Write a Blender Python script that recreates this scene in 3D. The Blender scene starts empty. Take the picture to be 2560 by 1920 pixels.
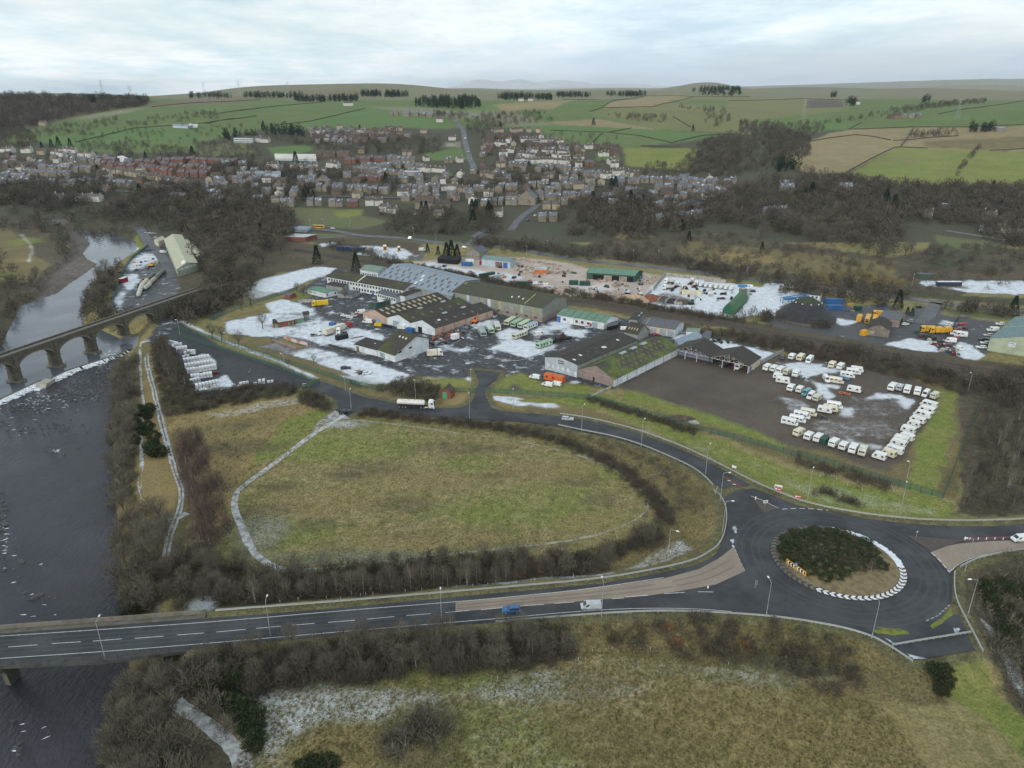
import bpy, bmesh, math, random
import numpy as np
from mathutils import Vector, Matrix
R = random.Random(7)
rad = math.radians
SC = bpy.context.scene
FPX, PITCH, CAMZ=1850.0, rad(21.8), 120.0
cam=bpy.data.objects.new('camera', bpy.data.cameras.new('camera'))
SC.collection.objects.link(cam)
cam.location = (0, 0, CAMZ)
cam.rotation_euler=(math.pi/2-PITCH, 0, 0)
cam.data.sensor_width = 36.0
cam.data.lens=36.0*FPX/2560.0
cam.data.clip_start = 1.0
cam.data.clip_end = 60000.0
SC.camera = cam
SC.view_settings.view_transform='Standard'
SC.view_settings.look='None'
SC.view_settings.gamma = 1.0
SC.view_settings.exposure=0.18
SC.render.resolution_x, SC.render.resolution_y=1024, 768
SUN_EL,SUN_AZ=rad(24),rad(205)
wd=bpy.data.worlds.new('World'); SC.world=wd; wd.use_nodes=True
nt=wd.node_tree; N=nt.nodes; L=nt.links; N.clear()
def wn(t, **kw):
 n = N.new(t)
 for k, v in kw.items():setattr(n, k, v)
 return n
wo=wn('ShaderNodeOutputWorld');bg=wn('ShaderNodeBackground');bg.inputs['Strength'].default_value=0.1
sky=wn('ShaderNodeTexSky', sky_type='NISHITA', sun_disc=False)
sky.sun_elevation=SUN_EL;sky.sun_rotation=SUN_AZ;sky.air_density=1.0;sky.dust_density=2.0
tc=wn('ShaderNodeTexCoord');sp=wn('ShaderNodeSeparateXYZ');L.new(tc.outputs['Generated'],sp.inputs[0])
def wm(op, a, b=None, c=None):
 n=wn('ShaderNodeMath', operation=op)
 for i, v in enumerate((a, b, c)):
  if v is None: continue
  if isinstance(v, (int, float)):n.inputs[i].default_value=v
  else:L.new(v, n.inputs[i])
 return n.outputs[0]
zz=wm('MAXIMUM', sp.outputs[2], 0.0); den=wm('ADD', zz, 0.10)
cx=wm('DIVIDE', sp.outputs[0], den); cy=wm('DIVIDE', sp.outputs[1], den)
cb=wn('ShaderNodeCombineXYZ'); L.new(cx, cb.inputs[0]); L.new(cy, cb.inputs[1])
def wnoise(scale, det, rough, sx=1.0, sy=1.0, off=0.0):
 mp=wn('ShaderNodeMapping');mp.inputs['Scale'].default_value=(sx,sy,1);mp.inputs['Location'].default_value=(off,off*.7,0)
 L.new(cb.outputs[0], mp.inputs[0])
 t=wn('ShaderNodeTexNoise');t.inputs['Scale'].default_value=scale;t.inputs['Detail'].default_value=det;t.inputs['Roughness'].default_value=rough
 L.new(mp.outputs[0], t.inputs['Vector']); return t.outputs[0]
def wramp(fac, stops):
 r=wn('ShaderNodeValToRGB'); r.color_ramp.elements.remove(r.color_ramp.elements[0])
 for i, (p, c)in enumerate(stops):
  e=r.color_ramp.elements[0]if i==0 else r.color_ramp.elements.new(p)
  e.position=p; e.color=(*c, 1)
 L.new(fac, r.inputs[0]); return r.outputs[0]
n1=wnoise(0.55, 7, 0.6, 1.0, 0.7, 3.1); n2=wnoise(1.6, 6, 0.65, 1.0, 0.7, 11.0)
nn=wm('ADD', wm('MULTIPLY', n1, 0.6), wm('MULTIPLY', n2, 0.4))
cloud=wramp(nn,[(0.36,(5.7,7.2,8.3)),(0.47,(7.5,8.8,9.4)),(0.56,(9.4,10.0,10.2)),(0.68,(6.8,8.0,8.7))])
thick=wramp(wnoise(0.4,4,0.5,0.8,0.8,7.7),[(0.35,(.72,.72,.72)),(0.65,(.97,.97,.97))])
def wst(v, lo, hi):
 n=wn('ShaderNodeMapRange',interpolation_type='SMOOTHSTEP');L.new(v,n.inputs[0]);n.inputs[1].default_value=lo;n.inputs[2].default_value=hi;return n.outputs[0]
el=wm('ADD',sp.outputs[2],wm('MULTIPLY',wm('SUBTRACT',wnoise(0.35,5,0.6,1.0,0.25,5.0),0.5),0.07))
bank=wm('MULTIPLY',wm('SUBTRACT',1.0,wst(el,0.02,0.075)),wst(sp.outputs[0],-0.42,0.2))
mb_=wn('ShaderNodeMix',data_type='RGBA');L.new(wm('MULTIPLY',bank,0.8),mb_.inputs[0]);L.new(cloud,mb_.inputs[6]);mb_.inputs[7].default_value=(5.0,6.0,7.1,1);cloud=mb_.outputs[2]
mx=wn('ShaderNodeMix', data_type='RGBA'); L.new(thick, mx.inputs[0])
L.new(sky.outputs[0], mx.inputs[6]); L.new(cloud, mx.inputs[7])
L.new(mx.outputs[2], bg.inputs['Color']); L.new(bg.outputs[0], wo.inputs[0])
sd=bpy.data.lights.new('sun','SUN');sd.energy=1.5;sd.angle=rad(11);sd.color=(1.0,0.96,0.9)
sun=bpy.data.objects.new('sun', sd); SC.collection.objects.link(sun)
_sv=Vector((math.sin(SUN_AZ)*math.cos(SUN_EL),math.cos(SUN_AZ)*math.cos(SUN_EL),math.sin(SUN_EL)))
sun.rotation_euler=_sv.to_track_quat('Z', 'Y').to_euler(); sun.location=(0, 0, 300)
SC.cycles.max_bounces=5; SC.cycles.diffuse_bounces=2; SC.cycles.glossy_bounces=2
SC.cycles.transmission_bounces=2;SC.cycles.volume_bounces=0;SC.cycles.transparent_max_bounces=6
SC.cycles.use_denoising=True
CP, SP=math.cos(PITCH), math.sin(PITCH)
def W(px, py, z=0.0):
 x=(px-1280.0)/FPX; u=(960.0-py)/FPX
 dx, dy, dz=x, CP+u*SP, -SP+u*CP
 t = (z-CAMZ)/dz
 return (dx*t, dy*t, z)
def zA(x, y):return(480+x/4.148, 580+y/4.148)
def zB(x, y):return(900+x/4.148, 580+y/4.148)
def zC(x, y):return(1300+x/4.148, 580+y/4.148)
def zD(x, y):return(1700+x/4.148, 580+y/4.148)
def zE(x, y):return(2060+x/4.148, 580+y/4.148)
def zF(x, y):return(0+x/4.148, 520+y/4.148)
def zG(x, y):return(1860+x/3.607, 840+y/3.607)
def zH(x, y):return(780+x/3.16, 900+y/3.16)
def zI(x, y):return(1400+x/3.687, 900+y/3.687)
def zJ(x, y):return(300+x/3.687, 760+y/3.687)
def z1(x, y):return(x/2.304, 1200+y/2.304)
def z2(x, y):return(850+x/2.304, 1200+y/2.304)
def z3(x, y):return(1660+x/2.304, 1200+y/2.304)
def z4(x, y):return(x/2.304, 700+y/2.304)
def t1(x, y):return(x/3.403, 180+y/3.403)
def t2(x, y):return(600+x/3.403, 180+y/3.403)
def t3(x, y):return(1200+x/3.403, 180+y/3.403)
def t4(x, y):return(1910+x/3.403, 180+y/3.403)
def pts(f, *xy):return[f(xy[i], xy[i+1])for i in range(0, len(xy), 2)]
def wpoly(pp, z=0.0):return np.array([W(p[0], p[1], z)[:2]for p in pp])
def pip(X, Y, poly):
 inside=np.zeros(X.shape, bool); n=len(poly); j=n-1
 for i in range(n):
  xi, yi=poly[i]; xj, yj=poly[j]
  c=((yi>Y)!=(yj>Y))&(X<(xj-xi)*(Y-yi)/((yj-yi)if yj!=yi else 1e-9)+xi)
  inside ^= c; j = i
 return inside
def dist_line(X, Y, line, closed=False):
 d=np.full(X.shape, 1e9); n=len(line)
 for i in range(n if closed else n-1):
  ax, ay=line[i][0], line[i][1]; bx, by=line[(i+1)%n][0], line[(i+1)%n][1]
  vx, vy=bx-ax, by-ay; l2=vx*vx+vy*vy+1e-9
  t=np.clip(((X-ax)*vx+(Y-ay)*vy)/l2, 0, 1)
  d=np.minimum(d, (X-ax-t*vx)**2+(Y-ay-t*vy)**2)
 return np.sqrt(d)
def sdf(X, Y, poly, reach=60.0):
 out=np.full(X.shape, reach); p=np.asarray(poly)
 m=(X>p[:,0].min()-reach)&(X<p[:,0].max()+reach)&(Y>p[:,1].min()-reach)&(Y<p[:,1].max()+reach)
 if m.any():
  d=dist_line(X[m], Y[m], poly, True); ins=pip(X[m], Y[m], poly)
  out[m]=np.where(ins, -d, np.minimum(d, reach))
 return out
def sm(a, b, x):
 t=np.clip((x-a)/(b-a), 0, 1); return t*t*(3-2*t)
def vnoise(X, Y, s, seed=0):
 """cheap smooth value noise in 0..1"""
 x=X/s+seed*17.3; y=Y/s-seed*9.1
 xi=np.floor(x); yi=np.floor(y); fx=x-xi; fy=y-yi
 fx=fx*fx*(3-2*fx); fy=fy*fy*(3-2*fy)
 def h(a, b):v=np.sin(a*127.1+b*311.7+seed*74.7)*43758.5453; return v-np.floor(v)
 return(h(xi, yi)*(1-fx)+h(xi+1, yi)*fx)*(1-fy)+(h(xi, yi+1)*(1-fx)+h(xi+1, yi+1)*fx)*fy
MAIN_N=pts(z1,-500,912,0,886,1205,795)+[(673,1534),(850,1520),(1110,1495),(1284,1479),(1501,1459),(1649,1433),(1738,1413),(1790,1390)]
MAIN_S=[(-220,1668),(0,1652),(260,1640),(538,1617),(850,1586),(1284,1551),(1420,1540),(1527,1532),(1660,1525),(1834,1532),(1964,1543),(2068,1560),(2137,1575),(2180,1590)]
RB_OUT = [(1812,1243),(1840,1225),(1888,1222),(1942,1243),(1990,1262),(2051,1278),(2137,1293),(2224,1304),(2311,1312),(2400,1316),(2490,1315),(2590,1308),(2760,1298),
   (2760,1352),(2560,1371),(2441,1393),(2398,1410),(2380,1430),(2380,1460),(2380,1504),(2354,1532),(2398,1536),(2437,1625),(2281,1651),(2203,1601),(2137,1577),(2068,1562),(1964,1545),(1834,1534),(1740,1530),(1720,1420),(1770,1396),(1800,1368),(1812,1330),(1814,1290)]
ACC_N=[(1975,1258),(1942,1241),(1888,1217),(1834,1189),(1780,1160),(1725,1133),(1671,1111),(1590,1081),(1508,1059),(1454,1048),(1400,1040),(1318,1033),(1255,1027),(1229,1019),(1222,1006),(1212,990),(1212,976),(1223,963),(1242,947),(1250,930)]
ACC_W=[(1185,925),(1194,944),(1198,954),(1191,970),(1187,992),(1175,1009),(1147,1019),(1084,1020),(995,1009),(907,992),(853,970),(815,957),(799,951),(770,966),(790,978),(826,990),(842,1003),(846,1018),(838,1026)]
ACC_S=[(868,1040),(880,1034),(900,1025),(922,1022),(970,1027),(1065,1041),(1172,1047),(1318,1055),(1400,1067),(1454,1079),(1517,1090),(1574,1105),(1631,1125),(1685,1147),(1734,1171),(1766,1193),(1799,1217),(1815,1245)]
def rz_main(x):return np.interp(x, [-300, 40, 100], [3.0, 3.0, 2.5])
def rz_acc(x):return np.interp(x, [-40, 10, 60, 105], [0.08, 0.25, 1.4, 2.5])
def wedge(pp, rz):
 out = []
 for p in pp:
  z = 1.5
  for _ in range(4):x, y, _z=W(p[0], p[1], z); z=float(rz(x))
  out.append((x, y, z))
 return out
mainN=wedge(MAIN_N, rz_main); mainS=wedge(MAIN_S, rz_main)
accN=wedge(ACC_N, rz_acc); accW=wedge(ACC_W, rz_acc); accS=wedge(ACC_S, rz_acc)
rbO=wedge(RB_OUT, lambda x:2.5)
P_MAIN=np.array([p[:2]for p in mainN+mainS[::-1]])
P_ACC=np.array([p[:2]for p in accN+accW+accS])
P_RB=np.array([p[:2]for p in rbO])
RIV_LOW=[(265,1990),(265,1920),(282,1808),(300,1677),(298,1530),(286,1434),(278,1330),(271,1200),(268,1100),(276,1004),(284,940),(300,895),(321,870),(330,845)]
RIV_UPE=[(198,809),(200,756),(222,713),(258,680),(290,655),(335,625),(333,604),(289,590),(224,563),(150,548),(60,540),(-60,536)]
RIV_UPW=[(-60,556),(60,556),(120,566),(176,568),(210,590),(231,609),(212,633),(224,648),(248,660),(217,684),(178,710),(145,735),(92,751),(60,766),(43,804),(29,833),(20,862),(-40,905)]
ZW_LO, ZW_UP = -5.0, -3.8
P_RIVLO=np.vstack([wpoly(RIV_LOW,ZW_LO),wpoly([(306,868),(0,985),(-400,1100)],ZW_LO),np.array([[-420,330],[-420,60]])])
P_RIVUP=np.vstack([wpoly([(330,868)]+[(260,835)]+RIV_UPE,ZW_UP),wpoly(RIV_UPW,ZW_UP),wpoly([(-140,960),(-420,1090),(0,985),(300,868)],ZW_UP)])
P_BAR=wpoly([(120,566),(176,568),(210,590),(231,609),(212,633),(224,648),(248,660),(217,684),(178,710),(145,735),(92,751),(95,715),(110,690),(160,660),(178,625),(165,590),(130,575)],ZW_UP)
_py=np.array([0,640,760,850,950,1060,1200,1400,1600,1800,2100,2600,3200,4500,7000,12000,16000.])
_pz=np.array([0, 0, 5, 13, 23, 33.5, 45, 62, 78, 90, 100, 106, 108.5, 110.5, 113, 118, 120.])
_sy=np.arange(0, 16000, 10.0); _sz=np.interp(_sy, _py, _pz)
_k=np.hanning(15);_k/=_k.sum();_szz=np.convolve(np.pad(_sz,7,mode='edge'),_k,mode='valid')
HILLS = [(1195,5200,44,150,700),(1250,5600,22,260,700),(1298,5300,40,110,700),(1385,5200,34,130,800),(1440,5300,30,170,800),(1540,5600,28,320,900),(1720,6400,20,700,900),
   (1775,3600,30,150,400),(2250,12500,75,2200,2500),(2600,11500,80,1500,2500),(900,2900,16,420,500),(690,2700,10,260,500),
   (60,1900,14,260,300),(2720,1350,16,240,260),(2350,1500,6,260,180),(560,2600,9,200,300),(1000,2500,10,200,300),(2050,3000,14,300,400),(2420,4300,24,420,500),(1500,2400,-8,220,300),(2450,2300,14,260,260)]
def Hbase(X, Y):
 z = np.interp(Y, _sy, _szz)
 px=1280+FPX*X/np.maximum(Y*CP+(CAMZ-z)*SP, 1)
 wl = 1-sm(320, 850, px)
 zl=np.minimum(z, 119.0-0.0125*np.maximum(Y, 1900))
 z=z+(zl-z)*wl*sm(1700, 2300, Y)
 for(hp, hy, hh, sx, sy_)in HILLS:
  hx=(hp-1280)/FPX*(hy*CP+20*SP)
  z=z+hh*np.exp(-((X-hx)/sx)**2-((Y-hy)/sy_)**2)
 und=(np.sin(X/170+Y/260+.7)*.5+np.sin(X/95-Y/140)*.3+np.sin(Y/210+1.3)*.4)
 z=z+und*8.0*sm(1250, 1900, Y)*(1-sm(4000, 6000, Y)*.5)
 return z
def H(X, Y, mesh=False):
 X=np.asarray(X, float); Y=np.asarray(Y, float); sh=X.shape
 X=X.ravel(); Y=Y.ravel(); z=Hbase(X, Y)
 m = Y < 700
 if m.any():
  x, y, b = X[m], Y[m], z[m]
  b=b+(vnoise(x, y, 22, 3)-.5)*.5*(y<330)*sm(20, 60, np.abs(y-300))
  dm=sdf(x, y, P_MAIN); da=sdf(x, y, P_ACC); dr=sdf(x, y, P_RB)
  onbridge = (x < -73)
  rzm, rza=rz_main(x), rz_acc(x)
  e=np.where(onbridge, -99, rzm-.12-np.maximum(0, dm-2.5)*.42)
  b = np.maximum(b, e)
  b=np.maximum(b, 2.38-np.maximum(0, dr-2.5)*.42)
  b=np.where(da<14, np.maximum(b, rza-.12-np.maximum(0, da-2.5)*.3), b)
  dl=sdf(x, y, P_RIVLO); du=sdf(x, y, P_RIVUP)
  b=np.minimum(b, np.where(dl<0, ZW_LO-1.2-np.minimum(-dl, 3)*.2, ZW_LO-1.2+dl*.62))
  b=np.minimum(b, np.where(du<0, ZW_UP-1.2, ZW_UP-1.2+du*.55))
  db = sdf(x, y, P_BAR, 20)
  b=np.where(db<0, ZW_UP+.1+np.minimum(-db, 8)*.09, b)
  if mesh:
   cut=(np.minimum(np.minimum(np.where(onbridge, 9, dm), da), dr)<-.6)
   b=np.where(cut, b-.35, b)
  z[m] = b
 return z.reshape(sh)
_rx, _ry=np.arange(-560, 420.1, 1.0), np.arange(60, 720.1, 1.0)
_RG=np.meshgrid(_rx, _ry); _RH=H(_RG[0], _RG[1])
_RD=np.minimum(np.minimum(sdf(_RG[0],_RG[1],P_MAIN,9),sdf(_RG[0],_RG[1],P_ACC,9)),sdf(_RG[0],_RG[1],P_RB,9))
_RW=np.minimum(sdf(_RG[0], _RG[1], P_RIVLO, 9)+1, sdf(_RG[0], _RG[1], P_RIVUP, 9))
Hexact = H
def H(X, Y, mesh=False):
 if mesh:return Hexact(X, Y, True)
 X=np.asarray(X, float); Y=np.asarray(Y, float)
 fx=np.clip(X+560,0,len(_rx)-1.001);fy=np.clip(Y-60,0,len(_ry)-1.001);i=fx.astype(int);j=fy.astype(int);fx=fx-i;fy=fy-j
 r=(_RH[j, i]*(1-fx)+_RH[j, i+1]*fx)*(1-fy)+(_RH[j+1, i]*(1-fx)+_RH[j+1, i+1]*fx)*fy
 far=(Y>690)|(X<-559)|(X>419)
 return np.where(far, Hbase(X, Y), r)if far.any()else r
def h1(x, y):
 if y<690 and-559<x<419:
  i, j=int(x+560), int(max(y-60, 0)); fx, fy=x+560-i, max(y-60, 0)-j
  return float((_RH[j,i]*(1-fx)+_RH[j,i+1]*fx)*(1-fy)+(_RH[j+1,i]*(1-fx)+_RH[j+1,i+1]*fx)*fy)
 return float(Hbase(np.array([x]), np.array([y]))[0])
def clear(x, y):
 i,j=int(min(max(x+560,0),979)),int(min(max(y-60,0),659));return _RD[j,i]>2.2 and _RW[j,i]>0
def G(px, py):
 """the point of the land seen at px, py"""
 x=(px-1280.0)/FPX; u=(960.0-py)/FPX
 d=np.array([x, CP+u*SP, -SP+u*CP])
 ts=np.geomspace(120, 16000, 500)
 zz_=CAMZ+d[2]*ts-H(d[0]*ts, d[1]*ts)
 k = np.argmax(zz_ < 0)
 if zz_[k]>=0:k=len(ts)-1
 a, b=ts[max(k-1, 0)], ts[k]
 for _ in range(18):
  m = .5*(a+b)
  if CAMZ+d[2]*m-h1(d[0]*m, d[1]*m)<0:b=m
  else: a = m
 t=.5*(a+b); return Vector((d[0]*t, d[1]*t, CAMZ+d[2]*t))
def px_of(v):
 zc=v[1]*CP+(CAMZ-v[2])*SP; yc=v[1]*SP-(CAMZ-v[2])*CP
 return(1280+FPX*v[0]/zc, 960-FPX*yc/zc)
MATS = {}
def newmat(name):
 m=bpy.data.materials.new(name);m.use_nodes=True;m.node_tree.nodes.clear();MATS[name]=m
 return m, m.node_tree.nodes, m.node_tree.links
def lk(Lk, n, i, v):
 if isinstance(v, (int, float)):n.inputs[i].default_value=v
 elif isinstance(v, tuple):n.inputs[i].default_value=(*v, 1)if len(v)==3 else v
 else:Lk.new(v, n.inputs[i])
def mth(Nd, Lk, op, a, b=0.0, c=None):
 n=Nd.new('ShaderNodeMath'); n.operation=op; lk(Lk, n, 0, a); lk(Lk, n, 1, b)
 if c is not None:lk(Lk, n, 2, c)
 return n.outputs[0]
def noi(Nd, Lk, vec, scale, det=3, rough=.55, out=0):
 n=Nd.new('ShaderNodeTexNoise');n.inputs['Scale'].default_value=scale;n.inputs['Detail'].default_value=det;n.inputs['Roughness'].default_value=rough
 Lk.new(vec, n.inputs['Vector']); return n.outputs[out]
def mixc(Nd, Lk, fac, a, b, mode='MIX'):
 n=Nd.new('ShaderNodeMix'); n.data_type='RGBA'; n.blend_type=mode
 lk(Lk, n, 0, fac); lk(Lk, n, 6, a); lk(Lk, n, 7, b); return n.outputs[2]
def sstep(Nd, Lk, v, lo, hi):
 n=Nd.new('ShaderNodeMapRange');n.interpolation_type='SMOOTHSTEP';lk(Lk,n,0,v);n.inputs[1].default_value=lo;n.inputs[2].default_value=hi
 return n.outputs[0]
def pbsdf(Nd, Lk, col, rough=.8, spec=.3, metal=0.0, normal=None):
 b=Nd.new('ShaderNodeBsdfPrincipled');lk(Lk,b,'Base Color',col);lk(Lk,b,'Roughness',rough);lk(Lk,b,'Metallic',metal)
 b.inputs['Specular IOR Level'].default_value=spec
 if normal is not None:Lk.new(normal, b.inputs['Normal'])
 o=Nd.new('ShaderNodeOutputMaterial'); Lk.new(b.outputs[0], o.inputs[0]); return b
def bump(Nd, Lk, h, strength=.3, dist=.1):
 n=Nd.new('ShaderNodeBump');n.inputs['Strength'].default_value=strength;n.inputs['Distance'].default_value=dist
 Lk.new(h, n.inputs['Height']); return n.outputs[0]
def mat(name,col,rough=.7,var=.15,scale=.6,col2=None,spec=.3,metal=0.0,fine=6.0,snow=0.0,bmp=0.0,rnd=0.0):
 """plain surface with weathering: two noises between col and col2 plus a fine grain; snow = share lying on upward faces; rnd = change from object to object"""
 if name in MATS:return MATS[name]
 m, Nd, Lk = newmat(name)
 g=Nd.new('ShaderNodeNewGeometry').outputs['Position']
 a=noi(Nd, Lk, g, scale, 4, .6); f=noi(Nd, Lk, g, fine, 2, .5)
 c2=col2 if col2 else tuple(c*(1-var*1.6)for c in col)
 c=mixc(Nd, Lk, sstep(Nd, Lk, a, .35, .68), col, c2)
 k=mth(Nd, Lk, 'ADD', mth(Nd, Lk, 'MULTIPLY', f, var*1.2), 1-var*.6)
 if rnd:
  oi=Nd.new('ShaderNodeObjectInfo');k=mth(Nd,Lk,'MULTIPLY',k,mth(Nd,Lk,'ADD',mth(Nd,Lk,'MULTIPLY',oi.outputs['Random'],rnd),1-rnd*.5))
 cbn=Nd.new('ShaderNodeCombineColor'); [Lk.new(k, cbn.inputs[i])for i in range(3)]
 c=mixc(Nd, Lk, 1.0, c, cbn.outputs[0], 'MULTIPLY')
 if snow > 0:
  s=noi(Nd,Lk,g,.35,5,.65);up=Nd.new('ShaderNodeSeparateXYZ');Lk.new(Nd.new('ShaderNodeNewGeometry').outputs['Normal'],up.inputs[0])
  sf=mth(Nd,Lk,'MULTIPLY',sstep(Nd,Lk,s,.72-snow*.5,.86-snow*.5),sstep(Nd,Lk,up.outputs[2],.5,.8))
  c=mixc(Nd, Lk, sf, c, (.62, .66, .70))
 pbsdf(Nd, Lk, c, rough, spec, metal, bump(Nd, Lk, f, bmp, .05)if bmp else None)
 return m
def link(o):SC.collection.objects.link(o); return o
def tag(o, label=None, cat=None, group=None, kind=None):
 if label:o['label']=label
 if cat: o['category'] = cat
 if group:o['group']=group
 if kind: o['kind'] = kind
 return o
def empty(name, loc=(0, 0, 0), rz=0.0, label=None, cat=None, group=None):
 o=bpy.data.objects.new(name,None);o.location=loc;o.rotation_euler=(0,0,rz);o.empty_display_size=.5
 return tag(link(o), label, cat, group)
def mobj(name, me, parent=None, m=None, loc=None, rz=None):
 o=bpy.data.objects.new(name, me)
 if m is not None and me is not None and len(me.materials)==0:me.materials.append(m)
 if loc is not None:o.location=loc
 if rz is not None:o.rotation_euler=(0, 0, rz)
 o.parent = parent
 return link(o)
class MB:
 """collects faces; build() makes one mesh"""
 def __init__(s):s.v=[]; s.f=[]
 def box(s, x0, x1, y0, y1, z0, z1, top=None):
  k=len(s.v); t=top or(0, 0, 0, 0)
  s.v+=[(x0,y0,z0),(x1,y0,z0),(x1,y1,z0),(x0,y1,z0),(x0+t[0],y0+t[2],z1),(x1-t[1],y0+t[2],z1),(x1-t[1],y1-t[3],z1),(x0+t[0],y1-t[3],z1)]
  s.f+=[(k,k+3,k+2,k+1),(k+4,k+5,k+6,k+7),(k,k+1,k+5,k+4),(k+1,k+2,k+6,k+5),(k+2,k+3,k+7,k+6),(k+3,k,k+4,k+7)]
  return s
 def poly(s, *P):
  k=len(s.v);s.v+=[tuple(p)for p in P];s.f.append(tuple(range(k,k+len(P))));return s
 def prism(s, outline, y0, y1):
  """outline in x,z (counter-clockwise seen from -y) swept from y0 to y1"""
  k=len(s.v); n=len(outline)
  s.v+=[(x, y0, z)for x, z in outline]+[(x, y1, z)for x, z in outline]
  s.f.append(tuple(range(k, k+n))); s.f.append(tuple(range(k+2*n-1, k+n-1, -1)))
  for i in range(n):j=(i+1)%n; s.f.append((k+j, k+i, k+n+i, k+n+j))
  return s
 def bar(s, a, b, r, r2=None, n=6):
  a=Vector(a); b=Vector(b); d=(b-a)
  if d.length<1e-6:return s
  q=d.to_track_quat('Z', 'Y'); r2=r if r2 is None else r2; k=len(s.v)
  for c, rr in((a, r), (b, r2)):
   for i in range(n):
    w=q@Vector((math.cos(2*math.pi*i/n)*rr,math.sin(2*math.pi*i/n)*rr,0));s.v.append(tuple(c+w))
  for i in range(n):j=(i+1)%n; s.f.append((k+i, k+j, k+n+j, k+n+i))
  s.f.append(tuple(range(k+n-1,k-1,-1)));s.f.append(tuple(range(k+n,k+2*n)));return s
 def cyl(s, c, axis, r, h, n=12):
  c=Vector(c); a=Vector(axis).normalized()*h/2; return s.bar(c-a, c+a, r, r, n)
 def add(s, o, M):
  k=len(s.v);s.v+=[tuple(M@Vector(v))for v in o.v];s.f+=[tuple(i+k for i in f)for f in o.f];return s
 def mesh(s, name, m=None, smooth=False):
  me=bpy.data.meshes.new(name); me.from_pydata(s.v, [], s.f)
  if smooth:me.polygons.foreach_set('use_smooth', [True]*len(me.polygons))
  if m:me.materials.append(m)
  me.update(); return me
 def build(s, name, m=None, parent=None, loc=None, rz=None, smooth=False):
  return mobj(name, s.mesh(name, m, smooth), parent, None, loc, rz)
def npmesh(name, V, F, m=None):
 me=bpy.data.meshes.new(name);V=np.asarray(V,np.float32);F=np.asarray(F,np.int32);k=F.shape[1]
 me.vertices.add(len(V)); me.vertices.foreach_set('co', V.ravel())
 me.loops.add(F.size); me.loops.foreach_set('vertex_index', F.ravel())
 me.polygons.add(len(F));me.polygons.foreach_set('loop_start',np.arange(0,F.size,k,dtype=np.int32));me.polygons.foreach_set('loop_total',np.full(len(F),k,np.int32))
 me.update(calc_edges=True)
 if m:me.materials.append(m)
 return me
ORD=['first','second','third','fourth','fifth','sixth','seventh','eighth','ninth','tenth','eleventh','twelfth','thirteenth','fourteenth','fifteenth','sixteenth','seventeenth','eighteenth','nineteenth','twentieth']
TENS={2:'twenty',3:'thirty',4:'forty',5:'fifty',6:'sixty',7:'seventy',8:'eighty',9:'ninety'}
TENTH={2:'twentieth',3:'thirtieth',4:'fortieth',5:'fiftieth',6:'sixtieth',7:'seventieth',8:'eightieth',9:'ninetieth'}
def nth(i):
 n = i+1
 if n <= 20: return ORD[i]
 if n>=100:return 'hundred-and-'+nth(i-100)if n>100 else 'hundredth'
 return TENTH[n//10]if n%10==0 else TENS[n//10]+'-'+ORD[n%10-1]
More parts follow.
